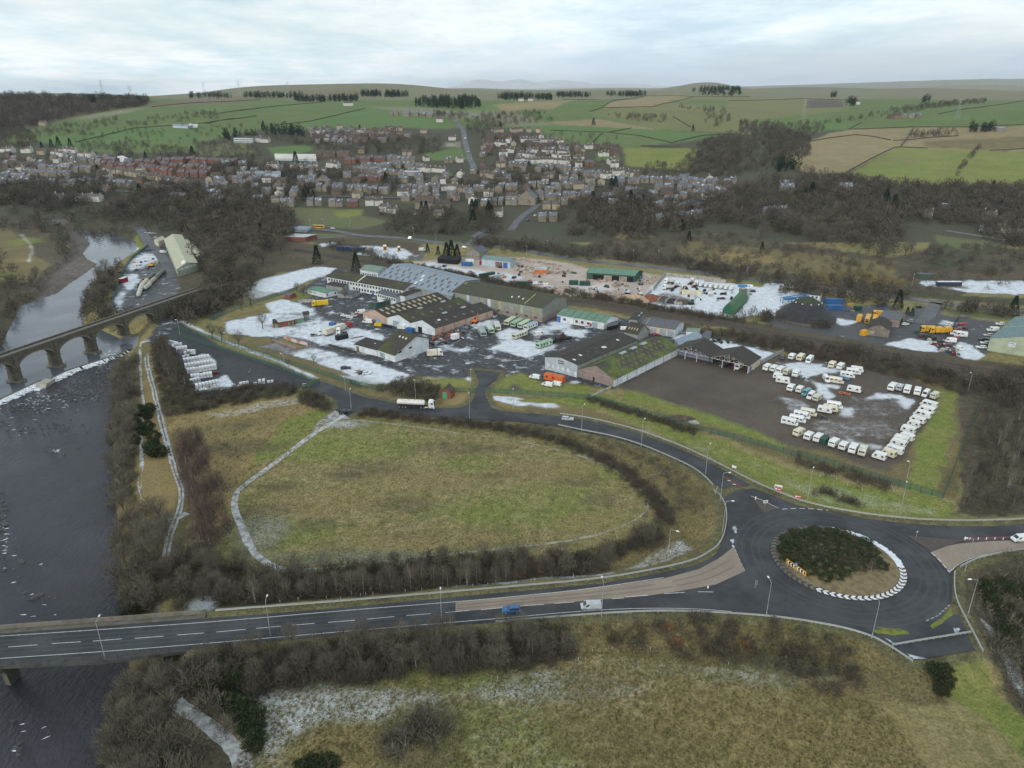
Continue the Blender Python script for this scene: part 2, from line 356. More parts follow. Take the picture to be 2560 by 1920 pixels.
def sh_terrain():
 m, Nd, Lk = newmat('land')
 def at(n):
  a=Nd.new('ShaderNodeAttribute'); a.attribute_name=n; return a
 g=Nd.new('ShaderNodeNewGeometry').outputs['Position']
 A, B, S=at('cover_a'), at('cover_b'), at('cover_s')
 sep=Nd.new('ShaderNodeSeparateColor'); Lk.new(S.outputs['Color'], sep.inputs[0])
 sn, gr, ws=sep.outputs[0], sep.outputs[1], sep.outputs[2]
 big=noi(Nd,Lk,g,.045,6,.62);med=noi(Nd,Lk,g,.35,4,.6);fin=noi(Nd,Lk,g,1.5,4,.7);far=noi(Nd,Lk,g,.012,5,.6)
 t=mth(Nd,Lk,'ADD',mth(Nd,Lk,'MULTIPLY',big,.62),mth(Nd,Lk,'MULTIPLY',med,.38))
 c=mixc(Nd, Lk, sstep(Nd, Lk, t, .38, .62), A.outputs['Color'], B.outputs['Color'])
 gk=mth(Nd,Lk,'ADD',mth(Nd,Lk,'MULTIPLY',mth(Nd,Lk,'SUBTRACT',fin,.5),mth(Nd,Lk,'MULTIPLY',gr,4.2)),1.0)
 gk=mth(Nd,Lk,'MULTIPLY',gk,mth(Nd,Lk,'ADD',mth(Nd,Lk,'MULTIPLY',mth(Nd,Lk,'SUBTRACT',far,.5),.5),1.0))
 gk=mth(Nd,Lk,'MULTIPLY',gk,mth(Nd,Lk,'ADD',mth(Nd,Lk,'MULTIPLY',mth(Nd,Lk,'SUBTRACT',med,.5),mth(Nd,Lk,'MULTIPLY',gr,1.8)),1.0))
 gk=mth(Nd, Lk, 'MAXIMUM', gk, .25)
 cc=Nd.new('ShaderNodeCombineColor'); [Lk.new(gk, cc.inputs[i])for i in range(3)]
 c=mixc(Nd, Lk, 1.0, c, cc.outputs[0], 'MULTIPLY')
 gf=sstep(Nd,Lk,gr,.28,.38);sno=mth(Nd,Lk,'ADD',mth(Nd,Lk,'MULTIPLY',noi(Nd,Lk,g,.16,9,.68),mth(Nd,Lk,'SUBTRACT',1.0,mth(Nd,Lk,'MULTIPLY',gf,.75))),mth(Nd,Lk,'MULTIPLY',noi(Nd,Lk,g,2.6,5,.75),mth(Nd,Lk,'MULTIPLY',gf,.75)))
 sno=mth(Nd,Lk,'ADD',mth(Nd,Lk,'MULTIPLY',mth(Nd,Lk,'SUBTRACT',sno,.5),1.7),.5)
 sm_=sstep(Nd,Lk,mth(Nd,Lk,'SUBTRACT',mth(Nd,Lk,'ADD',mth(Nd,Lk,'MULTIPLY',sn,.78),.11),sno),-.13,.13)
 sm_=mth(Nd, Lk, 'MULTIPLY', sm_, mth(Nd, Lk, 'GREATER_THAN', sn, .02))
 thin=mth(Nd,Lk,'MULTIPLY',sstep(Nd,Lk,mth(Nd,Lk,'SUBTRACT',mth(Nd,Lk,'ADD',mth(Nd,Lk,'MULTIPLY',sn,1.25),.04),noi(Nd,Lk,g,.5,8,.75)),-.16,.3),mth(Nd,Lk,'MULTIPLY',mth(Nd,Lk,'GREATER_THAN',sn,.02),.5))
 c=mixc(Nd, Lk, thin, c, (.55, .58, .62))
 c=mixc(Nd,Lk,mth(Nd,Lk,'MULTIPLY',sm_,.88),c,mixc(Nd,Lk,sstep(Nd,Lk,med,.3,.7),(.66,.70,.75),(.46,.50,.55)))
 rough=mth(Nd, Lk, 'SUBTRACT', .95, mth(Nd, Lk, 'MULTIPLY', ws, .5))
 hh=mth(Nd,Lk,'MULTIPLY',mth(Nd,Lk,'ADD',fin,mth(Nd,Lk,'MULTIPLY',med,1.5)),gr)
 pbsdf(Nd, Lk, c, rough, .25, 0.0, bump(Nd, Lk, hh, .8, .55))
 return m
M_LAND = sh_terrain()
C = dict(olive=((.165,.154,.056),(.228,.188,.090)), bright=((.135,.170,.036),(.180,.180,.055)), tan=((.25,.185,.085),(.19,.150,.060)), rough=((.175,.140,.065),(.120,.105,.048)),
   scrub=((.070,.060,.038),(.098,.080,.050)),mud=((.105,.085,.068),(.075,.062,.052)),tar=((.034,.036,.040),(.052,.053,.057)),tarl=((.085,.086,.09),(.06,.062,.067)),stone=((.46,.38,.33),(.32,.27,.24)),
   far=((.085,.135,.040),(.110,.140,.048)),farb=((.080,.148,.042),(.098,.140,.048)),farol=((.135,.150,.055),(.155,.145,.062)),fart=((.245,.195,.105),(.20,.165,.085)),heath=((.16,.115,.07),(.13,.105,.065)),
   town=((.055,.062,.036),(.068,.06,.042)), gravel=((.105,.086,.070),(.14,.12,.105)), frost=((.36,.37,.34),(.20,.19,.11)), dark=((.052,.066,.030),(.068,.062,.036)), ballast=((.075,.062,.053),(.055,.047,.042)), pale=((.15,.155,.09),(.17,.16,.10)), garden=((.10,.125,.05),(.12,.11,.06)), verge=((.10,.092,.05),(.13,.12,.055)))
_rows=np.concatenate([np.arange(2150,1010,-4.2),np.arange(1010,640,-2.4),np.arange(640,226,-2.2)])
_Yr = []
_yy=np.geomspace(95,9000,6000);_zr=np.interp(_yy,_sy,_szz);_rr=960-FPX*np.tan(PITCH-np.arctan((CAMZ-_zr)/_yy))
_Yr=np.interp(-_rows, -_rr, _yy)
_Yr=np.concatenate([[-45.,-10,20,45,65,80,90],_Yr,np.geomspace(_Yr[-1]*1.02,15500,45)])
_px=np.arange(-420, 2990, 5.0)
_zp=np.interp(_Yr, _sy, _szz)
GX=(_px[None,:]-1280)/FPX*(_Yr*CP+(CAMZ-_zp)*SP)[:,None];GY=np.repeat(_Yr[:,None],len(_px),1)
nr, nc=GX.shape; X, Y=GX.ravel(), GY.ravel()
Z = H(X, Y, True)
cA=np.zeros((len(X), 3)); cB=np.zeros((len(X), 3)); cS=np.zeros((len(X), 3))
WX=(vnoise(X,Y,9,1)-.5)+(vnoise(X,Y,3,2)-.5)*.6;WY=(vnoise(X,Y,9,4)-.5)+(vnoise(X,Y,3,5)-.5)*.6
def setc(m, col, snow=None, grain=None, wet=0.0):
 a, b=C[col]; cA[m]=a; cB[m]=b
 if snow is not None:cS[m, 0]=snow
 if grain is not None:cS[m, 1]=grain
 cS[m, 2] = wet
def paint(pp, col, snow=0.0, grain=.5, warp=3.0, z=0.0, wet=0.0, land=False, world=None):
 P=world if world is not None else(np.array([tuple(G(*p))[:2]for p in pp])if land else wpoly(pp,z))
 k = max(warp, 0)
 m=(X>P[:,0].min()-k)&(X<P[:,0].max()+k)&(Y>P[:,1].min()-k)&(Y<P[:,1].max()+k)
 i=np.nonzero(m)[0];ins=pip(X[i]+WX[i]*warp,Y[i]+WY[i]*warp,P);setc(i[ins],col,snow,grain,wet)
def snowp(pp, s, warp=2.0, z=0.0):
 P=wpoly(pp,z);m=(X>P[:,0].min()-4)&(X<P[:,0].max()+4)&(Y>P[:,1].min()-4)&(Y<P[:,1].max()+4)
 i=np.nonzero(m)[0]; ins=pip(X[i]+WX[i]*warp, Y[i]+WY[i]*warp, P); cS[i[ins], 0]=s
def blob(px, py, rx, ry, col, snow=None, grain=.5, amt=1.0, land=False):
 c=G(px, py)if land else W(px, py, 0)
 d=((X-c[0])/rx)**2+((Y-c[1])/ry)**2
 w=np.clip(1.25-d-(WX)*.9, 0, 1)*amt; i=w>0
 a,b=C[col];cA[i]+=(np.array(a)-cA[i])*w[i,None];cB[i]+=(np.array(b)-cB[i])*w[i,None]
 if snow is not None:cS[i, 0]+=(snow-cS[i, 0])*w[i]
def trail(pp, wdt, col, snow, z=0.0, warp=.8, land=False, soft=False):
 P=np.array([tuple(G(*p))[:2]for p in pp])if land else wpoly(pp, z)
 m=(X>P[:,0].min()-9)&(X<P[:,0].max()+9)&(Y>P[:,1].min()-9)&(Y<P[:,1].max()+9)
 i=np.nonzero(m)[0]; d=dist_line(X[i]+WX[i]*warp, Y[i]+WY[i]*warp, P); j=i[d<wdt]
 if col:setc(j, col, snow, .15)
 else: cS[j, 0] = snow
setc(np.ones(len(X), bool), 'olive', 0, .55)
f=Y>620; setc(f, 'town', 0, .3)
f=Y>1340; setc(f, 'far', 0, .25)
f=Y>1900; setc(f, 'pale', .12, .25)
f=Y>3300; setc(f, 'pale', .30, .25)
f=(Y>4200)&(X>-900)&(X<1500); setc(f, 'heath', .52, .3)
LF=dict(land=True, warp=2.5)
paint(pts(t1,0,560,250,490,560,400,1130,310,1290,285,2212,240,2212,490,1700,600,1650,680,900,690,640,660,330,590,0,600),'far',0,.25,**LF)
paint(pts(t1,300,560,1130,470,1700,470,1700,560,900,680,640,650,330,590),'farb',0,.2,**LF)
paint(pts(t1, 560, 400, 1130, 312, 1290, 300, 1100, 345, 760, 400), 'pale', .25, .2, **LF)
paint(pts(t1, 1290, 265, 2050, 215, 2300, 225, 2300, 250, 1290, 295), 'heath', 0, .2, **LF)
paint(pts(t1,-300,215,640,225,1280,240,1240,290,1130,300,560,400,250,480,-300,560),'scrub',0,.5,**LF)
paint(pts(t2,0,250,300,215,760,265,1060,300,1820,420,1800,480,1500,480,1200,470,650,490,300,480,0,500),'far',0,.2,**LF)
paint(pts(t2, 560, 440, 1060, 320, 1820, 425, 1640, 475, 860, 470), 'farb', 0, .2, **LF)
paint(pts(t2, 380, 175, 700, 153, 1050, 172, 1000, 205, 500, 200), 'heath', 0, .2, **LF)
paint(pts(t2,1060,290,1500,290,1830,330,2212,330,2212,400,1830,400),'pale',.2,.2,**LF)
paint(pts(t3, 100, 280, 800, 240, 640, 312, 200, 330), 'fart', 0, .2, **LF)
paint(pts(t3,620,312,800,240,1390,207,1180,242,1030,312,930,338),'far',0,.2,**LF)
paint(pts(t3, 660, 235, 1050, 210, 1000, 220, 800, 240), 'fart', 0, .2, **LF)
paint(pts(t3,1030,312,1180,242,1400,206,1820,212,1700,242,1470,299),'fart',0,.15,land=True,warp=1.5)
paint(pts(t3,930,340,1470,299,1820,215,2300,215,2300,530,1530,490,1280,430,900,345),'farol',0,.3,**LF)
paint(pts(t3, 1600, 240, 2300, 235, 2300, 300, 1700, 270), 'far', 0, .2, **LF)
paint(pts(t3, 560, 430, 1000, 400, 1530, 490, 1280, 480, 700, 450), 'fart', 0, .3, **LF)
paint(pts(t3,280,455,600,450,1280,480,1530,490,2140,530,1800,585,1200,640,600,600,560,530),'farb',0,.2,**LF)
paint(pts(t3, 600, 530, 1100, 520, 1800, 590, 1200, 645, 600, 600), 'far', 0, .3, **LF)
paint(pts(t3, 1215, 640, 1890, 655, 1760, 840, 1250, 800), 'bright', 0, .35, **LF)
paint(pts(t4, -300, 215, 700, 235, 700, 330, -300, 420), 'farol', 0, .25, **LF)
paint(pts(t4, 360, 235, 680, 245, 670, 300, 360, 308), 'mud', 0, .2, land=True, warp=1)
paint(pts(t4, 150, 460, 560, 400, 830, 430, 720, 495, 540, 495, 380, 520), 'farb', 0, .2, **LF)
paint(pts(t4,830,430,1450,380,1900,280,2500,230,2500,455,1270,472,720,492),'far',0,.25,**LF)
paint(pts(t4,380,592,560,520,780,485,1270,472,1200,580,1150,640,720,850,530,870,310,840,120,750),'fart',0,.35,**LF)
paint(pts(t4,1270,472,2500,460,2500,680,1900,670,1150,640,1220,580),'fart',0,.35,**LF)
paint(pts(t4, 1360, 590, 2400, 530, 2400, 650, 1900, 665, 1360, 640), 'rough', 0, .5, **LF)
paint(pts(t4,700,880,1150,640,1900,670,2500,690,2500,1010,1600,980,1100,960),'bright',0,.3,**LF)
blob(2250, 400, 40, 30, 'farol', None, amt=.6, land=True)
paint(pts(t3, 0, 330, 280, 330, 600, 450, 280, 460, 0, 420), 'pale', 0, .3, **LF)
# --- town gardens, greens
paint(pts(t2, 230, 640, 600, 620, 620, 670, 300, 730), 'farb', 0, .2, **LF)
paint(pts(t2, 1560, 700, 1880, 640, 1940, 750, 1640, 755), 'farb', 0, .2, **LF)
paint(pts(t2, 1740, 600, 1880, 590, 1880, 640, 1740, 640), 'pale', .3, .2, **LF)
paint(pts(t1, 1680, 640, 1900, 600, 2130, 600, 2160, 700, 1680, 720), 'garden', .1, .3, **LF)
paint(pts(t2,30,1150,1050,1165,1040,1220,1300,1270,1000,1340,280,1300,-60,1280),'garden',0,.4,**LF)
paint(pts(t2, 800, 1180, 1050, 1170, 1040, 1215, 840, 1245), 'bright', 0, .3, **LF)
paint(pts(t2, 80, 1200, 260, 1200, 260, 1250, 90, 1260), 'pale', .45, .3, **LF)
paint(pts(t3, 990, 680, 1180, 700, 1180, 750, 990, 750), 'farb', 0, .2, **LF)
for(a_,b_,rx,ry)in((1000,1130,25,8),(2100,1000,20,8),(1450,1100,18,6),(740,850,20,6),(1850,870,15,6)):
 p_=t2(a_, b_); blob(p_[0], p_[1], rx, ry, 'garden', land=True)
# --- middle distance
paint(pts(zC,-600,20,300,90,1450,230,1750,130,2074,180,2400,260,2400,330,1400,330,0,190,-600,120),'dark',0,.5)
paint(pts(zC, 980, 0, 1400, 40, 1450, 110, 1200, 130, 1000, 60), 'fart', 0, .5, land=True)
paint(pts(zC, 1370, 230, 1560, 190, 1580, 215, 1400, 250), 'fart', 0, .3)
paint(pts(zC, 1710, 150, 2000, 180, 2074, 330, 1720, 290), 'bright', 0, .3, land=True)
paint(pts(zC,2000,170,2600,230,3300,330,3600,420,3600,560,2900,520,2200,330),'rough',0,.7)
paint([(1480,600),(1800,585),(2240,645),(2320,620),(2440,612),(2700,640),(2700,700),(2300,745),(1900,700),(1480,640)],'scrub',0,.7,warp=6)
paint([(1700, 600), (2240, 655), (2230, 700), (1900, 680), (1700, 640)], 'rough', 0, .8, warp=6)
paint(pts(zD, 400, 190, 950, 250, 1000, 330, 420, 290), 'tan', 0, .7)
paint(pts(zD,1300,420,1700,420,2100,450,2330,520,2300,590,1900,570,1380,520),'tan',0,.8)
paint(pts(zE, 1120, 20, 1900, 110, 1700, 230, 1250, 400, 1060, 330), 'dark', 0, .3, land=True)
paint(pts(zE, 1150, 30, 1880, 120, 1500, 200, 1180, 120), 'garden', 0, .3, land=True)
paint(pts(zE, 930, 540, 1050, 500, 2200, 505, 2400, 660, 1500, 630), 'tarl', .72, .1)
paint(pts(zE, 1120, 550, 1500, 565, 1540, 590, 1200, 580), 'tan', .1, .3)
paint(pts(zE, 940, 640, 2200, 690, 2300, 770, 1800, 740, 950, 680), 'dark', 0, .5)
paint(pts(zE,1180,780,1800,830,2200,880,2200,930,1700,900,1300,860),'garden',0,.4)
paint(pts(zE, 930, 720, 1030, 750, 960, 820, 930, 800), 'garden', 0, .4)
paint(pts(zD, 430, 420, 900, 480, 1200, 500, 1190, 520, 850, 515, 430, 440), 'bright', 0, .3)
paint(pts(zD, 690, 480, 850, 520, 925, 580, 880, 600, 700, 520), 'bright', 0, .3)
paint(pts(zB, -200, 40, 900, 100, 880, 130, 200, 110, -200, 90), 'garden', 0, .3)
paint(pts(zB,-500,60,0,30,640,120,640,200,560,290,0,260,-500,160),'scrub',.1,.5)
paint(pts(zA, 1300, 130, 1500, 100, 1520, 120, 1340, 160), 'tarl', .75, .1)
paint(pts(zA, 900, 20, 1640, 30, 1600, 60, 1000, 70), 'garden', 0, .3)
paint(pts(zB,-120,150,230,150,460,180,560,235,420,300,200,260,-100,230),'tarl',.78,.1)
paint(pts(zB, 480, 250, 690, 190, 700, 200, 640, 290, 500, 280), 'tarl', .3, .1)
paint(pts(zC,-420,250,0,270,420,310,700,380,1260,420,1480,460,1350,620,1210,740,900,720,500,640,100,610,-400,560,-830,420,-1060,350,-1100,310),'stone',.22,.5,warp=4)
snowp(pts(zC,-1040,330,-900,310,-600,380,-200,420,50,470,-100,520,-560,490),.62,3)
snowp(pts(zC, 440, 560, 900, 540, 1000, 600, 700, 640), .45)
paint(pts(zC,1500,450,2074,510,2080,520,3050,640,2700,800,2230,900,2090,890,1850,860,1600,800,1340,830,1200,750),'stone',.9,.2,warp=2)
snowp(pts(zC, 1500, 480, 2074, 540, 2330, 600, 2500, 640, 2250, 860, 1700, 790, 1280, 740), .93)
paint(pts(zC, 1220, 730, 1500, 620, 1840, 700, 1800, 760, 1450, 760), 'mud', .35, .4)
paint(pts(zD, 830, 525, 940, 535, 960, 600, 800, 740, 700, 700, 900, 610), 'tarl', .92, .1)
paint(pts(zD, 900, 520, 1200, 530, 1190, 575, 1000, 590), 'tarl', .8, .1)
paint(pts(zD,820,900,1000,820,1060,760,1300,640,1700,700,1760,780,2150,740,2280,860,2700,700,2720,860,3300,930,3400,1150,2900,1400,2200,1230,1800,1160,1000,1020),'tarl',.12,.1,warp=3,wet=.3)
snowp(pts(zD, 1600, 880, 1850, 930, 1700, 975, 1640, 960), .85)
snowp(pts(zE, 600, 1160, 900, 1110, 1120, 1140, 1210, 1220, 1180, 1250, 850, 1230), .9)
snowp(pts(zE, 1380, 1140, 1480, 1160, 1680, 1290, 1600, 1350, 1360, 1270), .85)
snowp(pts(zE, 1180, 920, 1370, 930, 1330, 980, 1180, 960), .6)
snowp(pts(zD, 900, 830, 1080, 790, 960, 880), .8)
paint([(560,700),(640,640),(720,600),(900,640),(1010,680),(960,690),(840,672),(700,680),(660,700),(600,730)],'scrub',.15,.6,warp=4)
RAIL=pts(zB,-700,180,0,300,300,345,1100,485,2074,690)+pts(zC,800,735,1340,835,2074,940)+pts(zD,500,965,1000,1055,1600,1155,2074,1250)+pts(zE,1000,1315,1700,1440,2300,1545)
trail(RAIL, 13, 'scrub', 0, warp=3); cS[:, 1]=np.maximum(cS[:, 1], .1)
paint(pts(zD,0,930,500,1010,1000,1090,1700,1220,2600,1420,3600,1600,3600,1900,2500,1560,1750,1420,1000,1240,500,1150,300,1120,0,1000),'scrub',0,.6)
paint(pts(zD, 160, 960, 500, 1000, 560, 1060, 300, 1060, 200, 1010), 'tan', 0, .5)
trail(RAIL, 4.5, 'ballast', 0, warp=.4)
# --- the estate
EST=pts(zA,330,930,830,830,950,690,1090,620,1400,420,1490,370,1800,420)+pts(zB,280,360,1110,500,2000,680)+pts(zC,480,800,1080,900,1700,1000,2000,1050)+pts(zD,300,1080,860,1200,990,1260,1060,1280,820,1480)+pts(zC,1650,1300,980,1630,500,1560,60,1560)+[(1242,947),(1223,963),(1198,950),(1130,945),(1060,940),(960,950),(900,945),(820,925),(790,905),(640,870),(590,850)]
paint(EST, 'tar', .27, .12, warp=1.2, wet=.35)
snowp(pts(zA,665,600,730,490,1290,360,1490,380,1400,420,1200,510,1000,560,930,630),.93,1)
paint(pts(zA,665,600,730,490,1290,360,1490,380,1400,430,1200,510,930,635),'tarl',.92,.1,warp=1)
paint(pts(zA,440,580,660,470,720,500,660,600,880,630,720,690,470,700),'rough',.45,.5)
snowp(pts(zA, 740, 740, 960, 690, 1000, 730, 1270, 800, 1230, 825, 840, 850, 800, 800), .8, 1.5)
snowp(pts(zA,330,930,830,830,900,880,860,960,1060,1010,850,1090,360,1060),.8,1.5)
paint(pts(zA, 360, 880, 760, 780, 840, 800, 430, 900), 'rough', .15, .4)
paint(pts(zA, 960, 690, 1080, 620, 1290, 660, 1050, 725), 'bright', 0, .3, warp=1)
snowp(pts(zA,1050,1030,1280,960,1420,920,1700,1000,1990,1090,1960,1130,1700,1110,1680,1200,1300,1150,1100,1090),.84,1.5)
paint(pts(zA, 350, 1070, 830, 1090, 840, 1190, 480, 1180), 'rough', .05, .4)
paint(pts(zA,620,1200,830,1140,1270,1180,1250,1240,1030,1270,780,1260),'mud',.35,.5)
paint(pts(zA, 850, 1120, 950, 1100, 1190, 1190, 1080, 1215), 'olive', .1, .4)
snowp(pts(zA, 1060, 1260, 1280, 1200, 1500, 1270, 1700, 1330, 1480, 1400, 1200, 1380), .62, 2)
paint(pts(zA,1480,1400,1620,1320,1700,1310,2074,1430)+pts(zB,490,1480,270,1565,40,1500),'tarl',.98,.05,warp=.5)
snowp(pts(zA,1180,1390,1480,1400,1700,1500,1900,1560)+pts(zB,270,1570,260,1590,-60,1580,-500,1480),.66,2)
snowp(pts(zB, 1360, 1200, 1560, 1110, 1800, 1160, 2050, 1170, 1920, 1240, 1750, 1300), .97, .6)
snowp(pts(zB, 1400, 1050, 1560, 1000, 1700, 1030, 1580, 1110, 1450, 1110), .75, 1)
snowp(pts(zB, 1750, 1020, 2000, 950, 2074, 950, 2074, 1010, 1900, 1060, 1840, 1110), .6, 1.5)
snowp(pts(zC,290,930,500,950,560,990,380,1000),.85,1);snowp(pts(zC,420,1010,700,1030,640,1090,500,1080),.8,1)
snowp(pts(zB,1160,960,1420,900,1400,960,1180,1010),.65,1);snowp(pts(zB,780,1180,900,1190,1140,1240,1000,1240),.8,1)
snowp(pts(zB, 1240, 1270, 1400, 1310, 1640, 1330, 1500, 1335), .5, 1)
snowp(pts(zB,1440,1470,1620,1490,1570,1525,1430,1500),.8,.6);snowp(pts(zB,1720,1550,1830,1520,1900,1580,1820,1590),.85,.6)
snowp(pts(zD,270,1160,560,1160,980,1270,860,1360,600,1240,390,1260),.85,1.5);snowp(pts(zC,1590,1100,1700,1060,1850,1110,1640,1125),.9,1)
snowp(pts(zB,0,1350,140,1380,480,1480,560,1540,700,1500,900,1500,1100,1510,900,1530,600,1590,280,1575,0,1440),.45,2)
snowp(pts(zC,500,1560,560,1540,640,1590,560,1590),.9,.5);snowp(pts(zB,0,1010,240,1060,220,1110,0,1080),.75,1)
snowp(pts(zA,340,930,830,830,960,690,1240,800,1280,860,1420,920,1990,1080,1700,1110,1680,1210,1300,1160,1060,1090,850,1095,360,1060),.48,2);snowp(pts(zA,340,940,830,840,900,880,860,960,1060,1010,850,1085,370,1055),.72,1.5);snowp(pts(zA,740,740,960,690,1270,805,1230,825,840,850),.72,1.5);snowp(pts(zA,1050,1030,1280,965,1420,925,1990,1090,1700,1105,1680,1200,1100,1085),.70,1.5);snowp(pts(zA,1040,1270,1280,1200,1700,1320,2074,1440)+pts(zB,480,1480,270,1580,-60,1580,-500,1470),.62,2);paint(pts(zA,1480,1400,1620,1325,1700,1315,2074,1432)+pts(zB,490,1480,270,1565,40,1500),'tarl',.98,.05,warp=.5)
# entrance greens
paint([(1120,950),(1168,945),(1190,955),(1183,985),(1172,1003),(1145,1014),(1100,1016),(1105,985),(1060,960)],'tan',.12,.4,warp=1)
paint([(1060,950),(1130,944),(1175,950),(1185,968),(1130,985),(1050,975)],'bright',.08,.4,warp=1)
snowp([(1175,942),(1192,945),(1196,956),(1190,968),(1180,955),(1160,946)],.9,.5);snowp([(1150,1016),(1178,1004),(1188,984),(1182,980),(1170,998),(1148,1010)],.8,.5)
paint([(1225,962),(1250,945),(1300,930),(1380,965),(1440,958),(1520,990),(1560,1000),(1480,1000),(1400,985),(1228,982)],'bright',.05,.5,warp=1.5)
blob(1288, 968, 3.5, 4, 'mud')
paint([(1230,990),(1400,990),(1500,1002),(1480,1040),(1400,1036),(1260,1022),(1232,1012)],'rough',.2,.5,warp=1.5)
snowp([(1216,988),(1300,995),(1380,1000),(1400,1020),(1470,1035),(1400,1022),(1330,1010),(1280,1012),(1240,1000),(1226,1006)],.92,1.5)
paint([(1228,1000),(1290,1012),(1320,1026),(1262,1026),(1233,1018)],'tan',.1,.5,warp=1)
paint([(770,900),(880,940),(960,955),(1080,960),(1100,985),(1110,1010),(1040,1005),(960,995),(860,965),(800,940)],'rough',.15,.6,warp=1.5)
snowp([(840, 935), (900, 945), (1000, 960), (900, 962)], .5)
paint([(560,850),(640,868),(790,905),(830,940),(800,950),(640,885),(440,810),(430,790)],'rough',.12,.5,warp=1)
trail([(450, 800), (520, 835), (600, 868), (700, 905), (800, 950)], 1.2, 'frost', .7)
# bulk container yard
paint([(405,845),(440,800),(450,805),(560,870),(700,915),(800,955),(770,972),(700,965),(640,985),(500,1000),(460,950),(430,890)],'tar',.06,.1,warp=.6,wet=.3)
snowp(pts(zJ,690,490,760,455,850,500,900,540,880,570,700,560),.8,1);snowp(pts(zJ,850,780,900,690,980,640,1010,700,1080,760,1000,800),.75,1);snowp(pts(zJ,430,330,540,340,560,400,470,400),.85,1)
paint([(330,860),(380,840),(400,790),(470,780),(440,820),(410,850),(360,875)],'tar',.3,.1,warp=1)
snowp([(350, 840), (372, 850), (376, 900), (352, 902)], .7, 1)
paint([(295,905),(345,850),(385,860),(360,900),(400,980),(440,1080),(490,1200),(480,1300),(440,1420),(400,1520),(290,1530),(270,1300),(280,1000)],'rough',.05,.55,warp=2)
paint([(345,900),(362,900),(380,960),(415,1060),(430,1110),(450,1200),(440,1270),(400,1290),(340,1240),(350,1120),(352,1000)],'tan',0,.5,warp=1.5)
paint([(395,1040),(560,1020),(790,985),(830,1005),(850,1030),(720,1100),(620,1190),(570,1260),(560,1310),(520,1310),(480,1190),(430,1090)],'tan',.05,.5,warp=3)
snowp([(500, 1032), (760, 990), (790, 1000), (640, 1035), (540, 1050)], .36, 3)
paint([(700,1060),(800,1020),(850,1030),(830,1060),(700,1130),(640,1170),(650,1120)],'bright',0,.5,warp=4)
blob(620, 1120, 10, 8, 'scrub', amt=.6); blob(545, 1200, 8, 10, 'scrub', amt=.5)
for i in range(10):blob(470+R.random()*330,1050+R.random()*120,4+R.random()*5,3+R.random()*5,R.choice(['rough','olive','scrub']),amt=.5)
# oval field
paint([(868,1040),(1000,1052),(1172,1068),(1300,1090),(1420,1125),(1530,1175),(1610,1230),(1640,1290),(1600,1325),(1500,1365),(1400,1390),(1100,1405),(720,1435),(640,1410),(600,1345),(580,1270),(590,1220),(700,1130),(800,1060)],'olive',.16,.7,warp=3)
for(x_,y_,rx,ry)in((900,1110,26,14),(800,1130,18,10),(1330,1240,24,10),(1200,1280,20,8),(1400,1300,22,7),(700,1330,14,8),(860,1075,22,5),(1500,1180,12,8),(1180,1160,14,7),(1570,1300,10,6),(640,1370,8,6),(980,1060,20,4)):blob(x_,y_,rx,ry,'bright',amt=.6)
for(x_,y_,rx,ry)in((930,1175,20,10),(1000,1260,17,8),(700,1215,9,5),(720,1270,9,5),(1120,1120,20,7),(1450,1200,12,6),(860,1190,9,5),(1500,1250,9,5),(1250,1190,9,4),(780,1310,10,5),(620,1290,6,7),(1050,1340,16,4),(1240,1120,9,4)):blob(x_,y_,rx*.75,ry*.75,'scrub',amt=.5)
for(x_,y_,rx,ry)in((1050,1200,20,9),(830,1250,20,8),(1350,1170,20,8),(1500,1310,14,6),(1150,1350,30,5),(700,1170,10,6)):blob(x_,y_,rx,ry,'tan',amt=.55)
blob(660,1330,8,10,'pale',.27);blob(900,1395,30,4,'pale',.25);blob(860,1060,14,4,'pale',.42)
paint([(868,1038),(922,1026),(1065,1044),(1172,1050),(1318,1058),(1454,1082),(1574,1108),(1685,1150),(1766,1196),(1805,1240),(1810,1320),(1780,1385),(1650,1430),(1500,1455),(1480,1400),(1600,1340),(1650,1290),(1620,1230),(1530,1165),(1420,1115),(1300,1080),(1172,1062),(1000,1048)],'rough',.08,.75,warp=2)
snowp([(1640, 1380), (1700, 1350), (1740, 1380), (1640, 1425), (1500, 1450), (1560, 1430)], .4, 2)
paint([(460,1520),(640,1440),(1100,1410),(1480,1400),(1500,1452),(1284,1472),(1110,1488),(850,1510),(523,1535)],'scrub',.1,.5,warp=2)
snowp([(1030,1490),(1110,1478),(1200,1470),(1400,1450),(1560,1440),(1640,1425),(1500,1455),(1200,1482)],.5,2)
blob(500, 1510, 6, 5, 'pale', .5); blob(1750, 1320, 6, 8, 'tan', amt=.6)
# lane verge and mud yard
paint([(1250,1000),(1500,1020),(1590,1060),(1700,1105),(1834,1180),(1942,1235),(2100,1275),(2300,1300),(2390,1298),(2380,1260),(2200,1225),(2000,1180),(1850,1120),(1700,1060),(1560,1005),(1480,985)],'bright',.12,.6,warp=1.5)
snowp([(1400,1010),(1560,1060),(1760,1120),(1960,1180),(1900,1170),(1700,1110),(1540,1070)],.4,3);snowp([(1900,1180),(2100,1220),(2360,1275),(2340,1290),(2060,1262)],.3,3)
paint([(1300,1015),(1480,1025),(1600,1070),(1590,1078),(1454,1045),(1318,1030)],'rough',.1,.5,warp=1)
paint([(1560,1000),(1700,1050),(1850,1110),(2000,1165),(2150,1200),(2300,1230),(2385,1250),(2440,1000),(2400,960),(2330,940),(2200,910),(2060,880),(1900,900),(1545,960)],'rough',.05,.6,warp=2)
paint([(1560,975),(1640,990),(1750,1025),(1870,1070),(1980,1105),(1960,1120),(1860,1090),(1700,1040),(1560,1000)],'bright',.05,.5,warp=2)
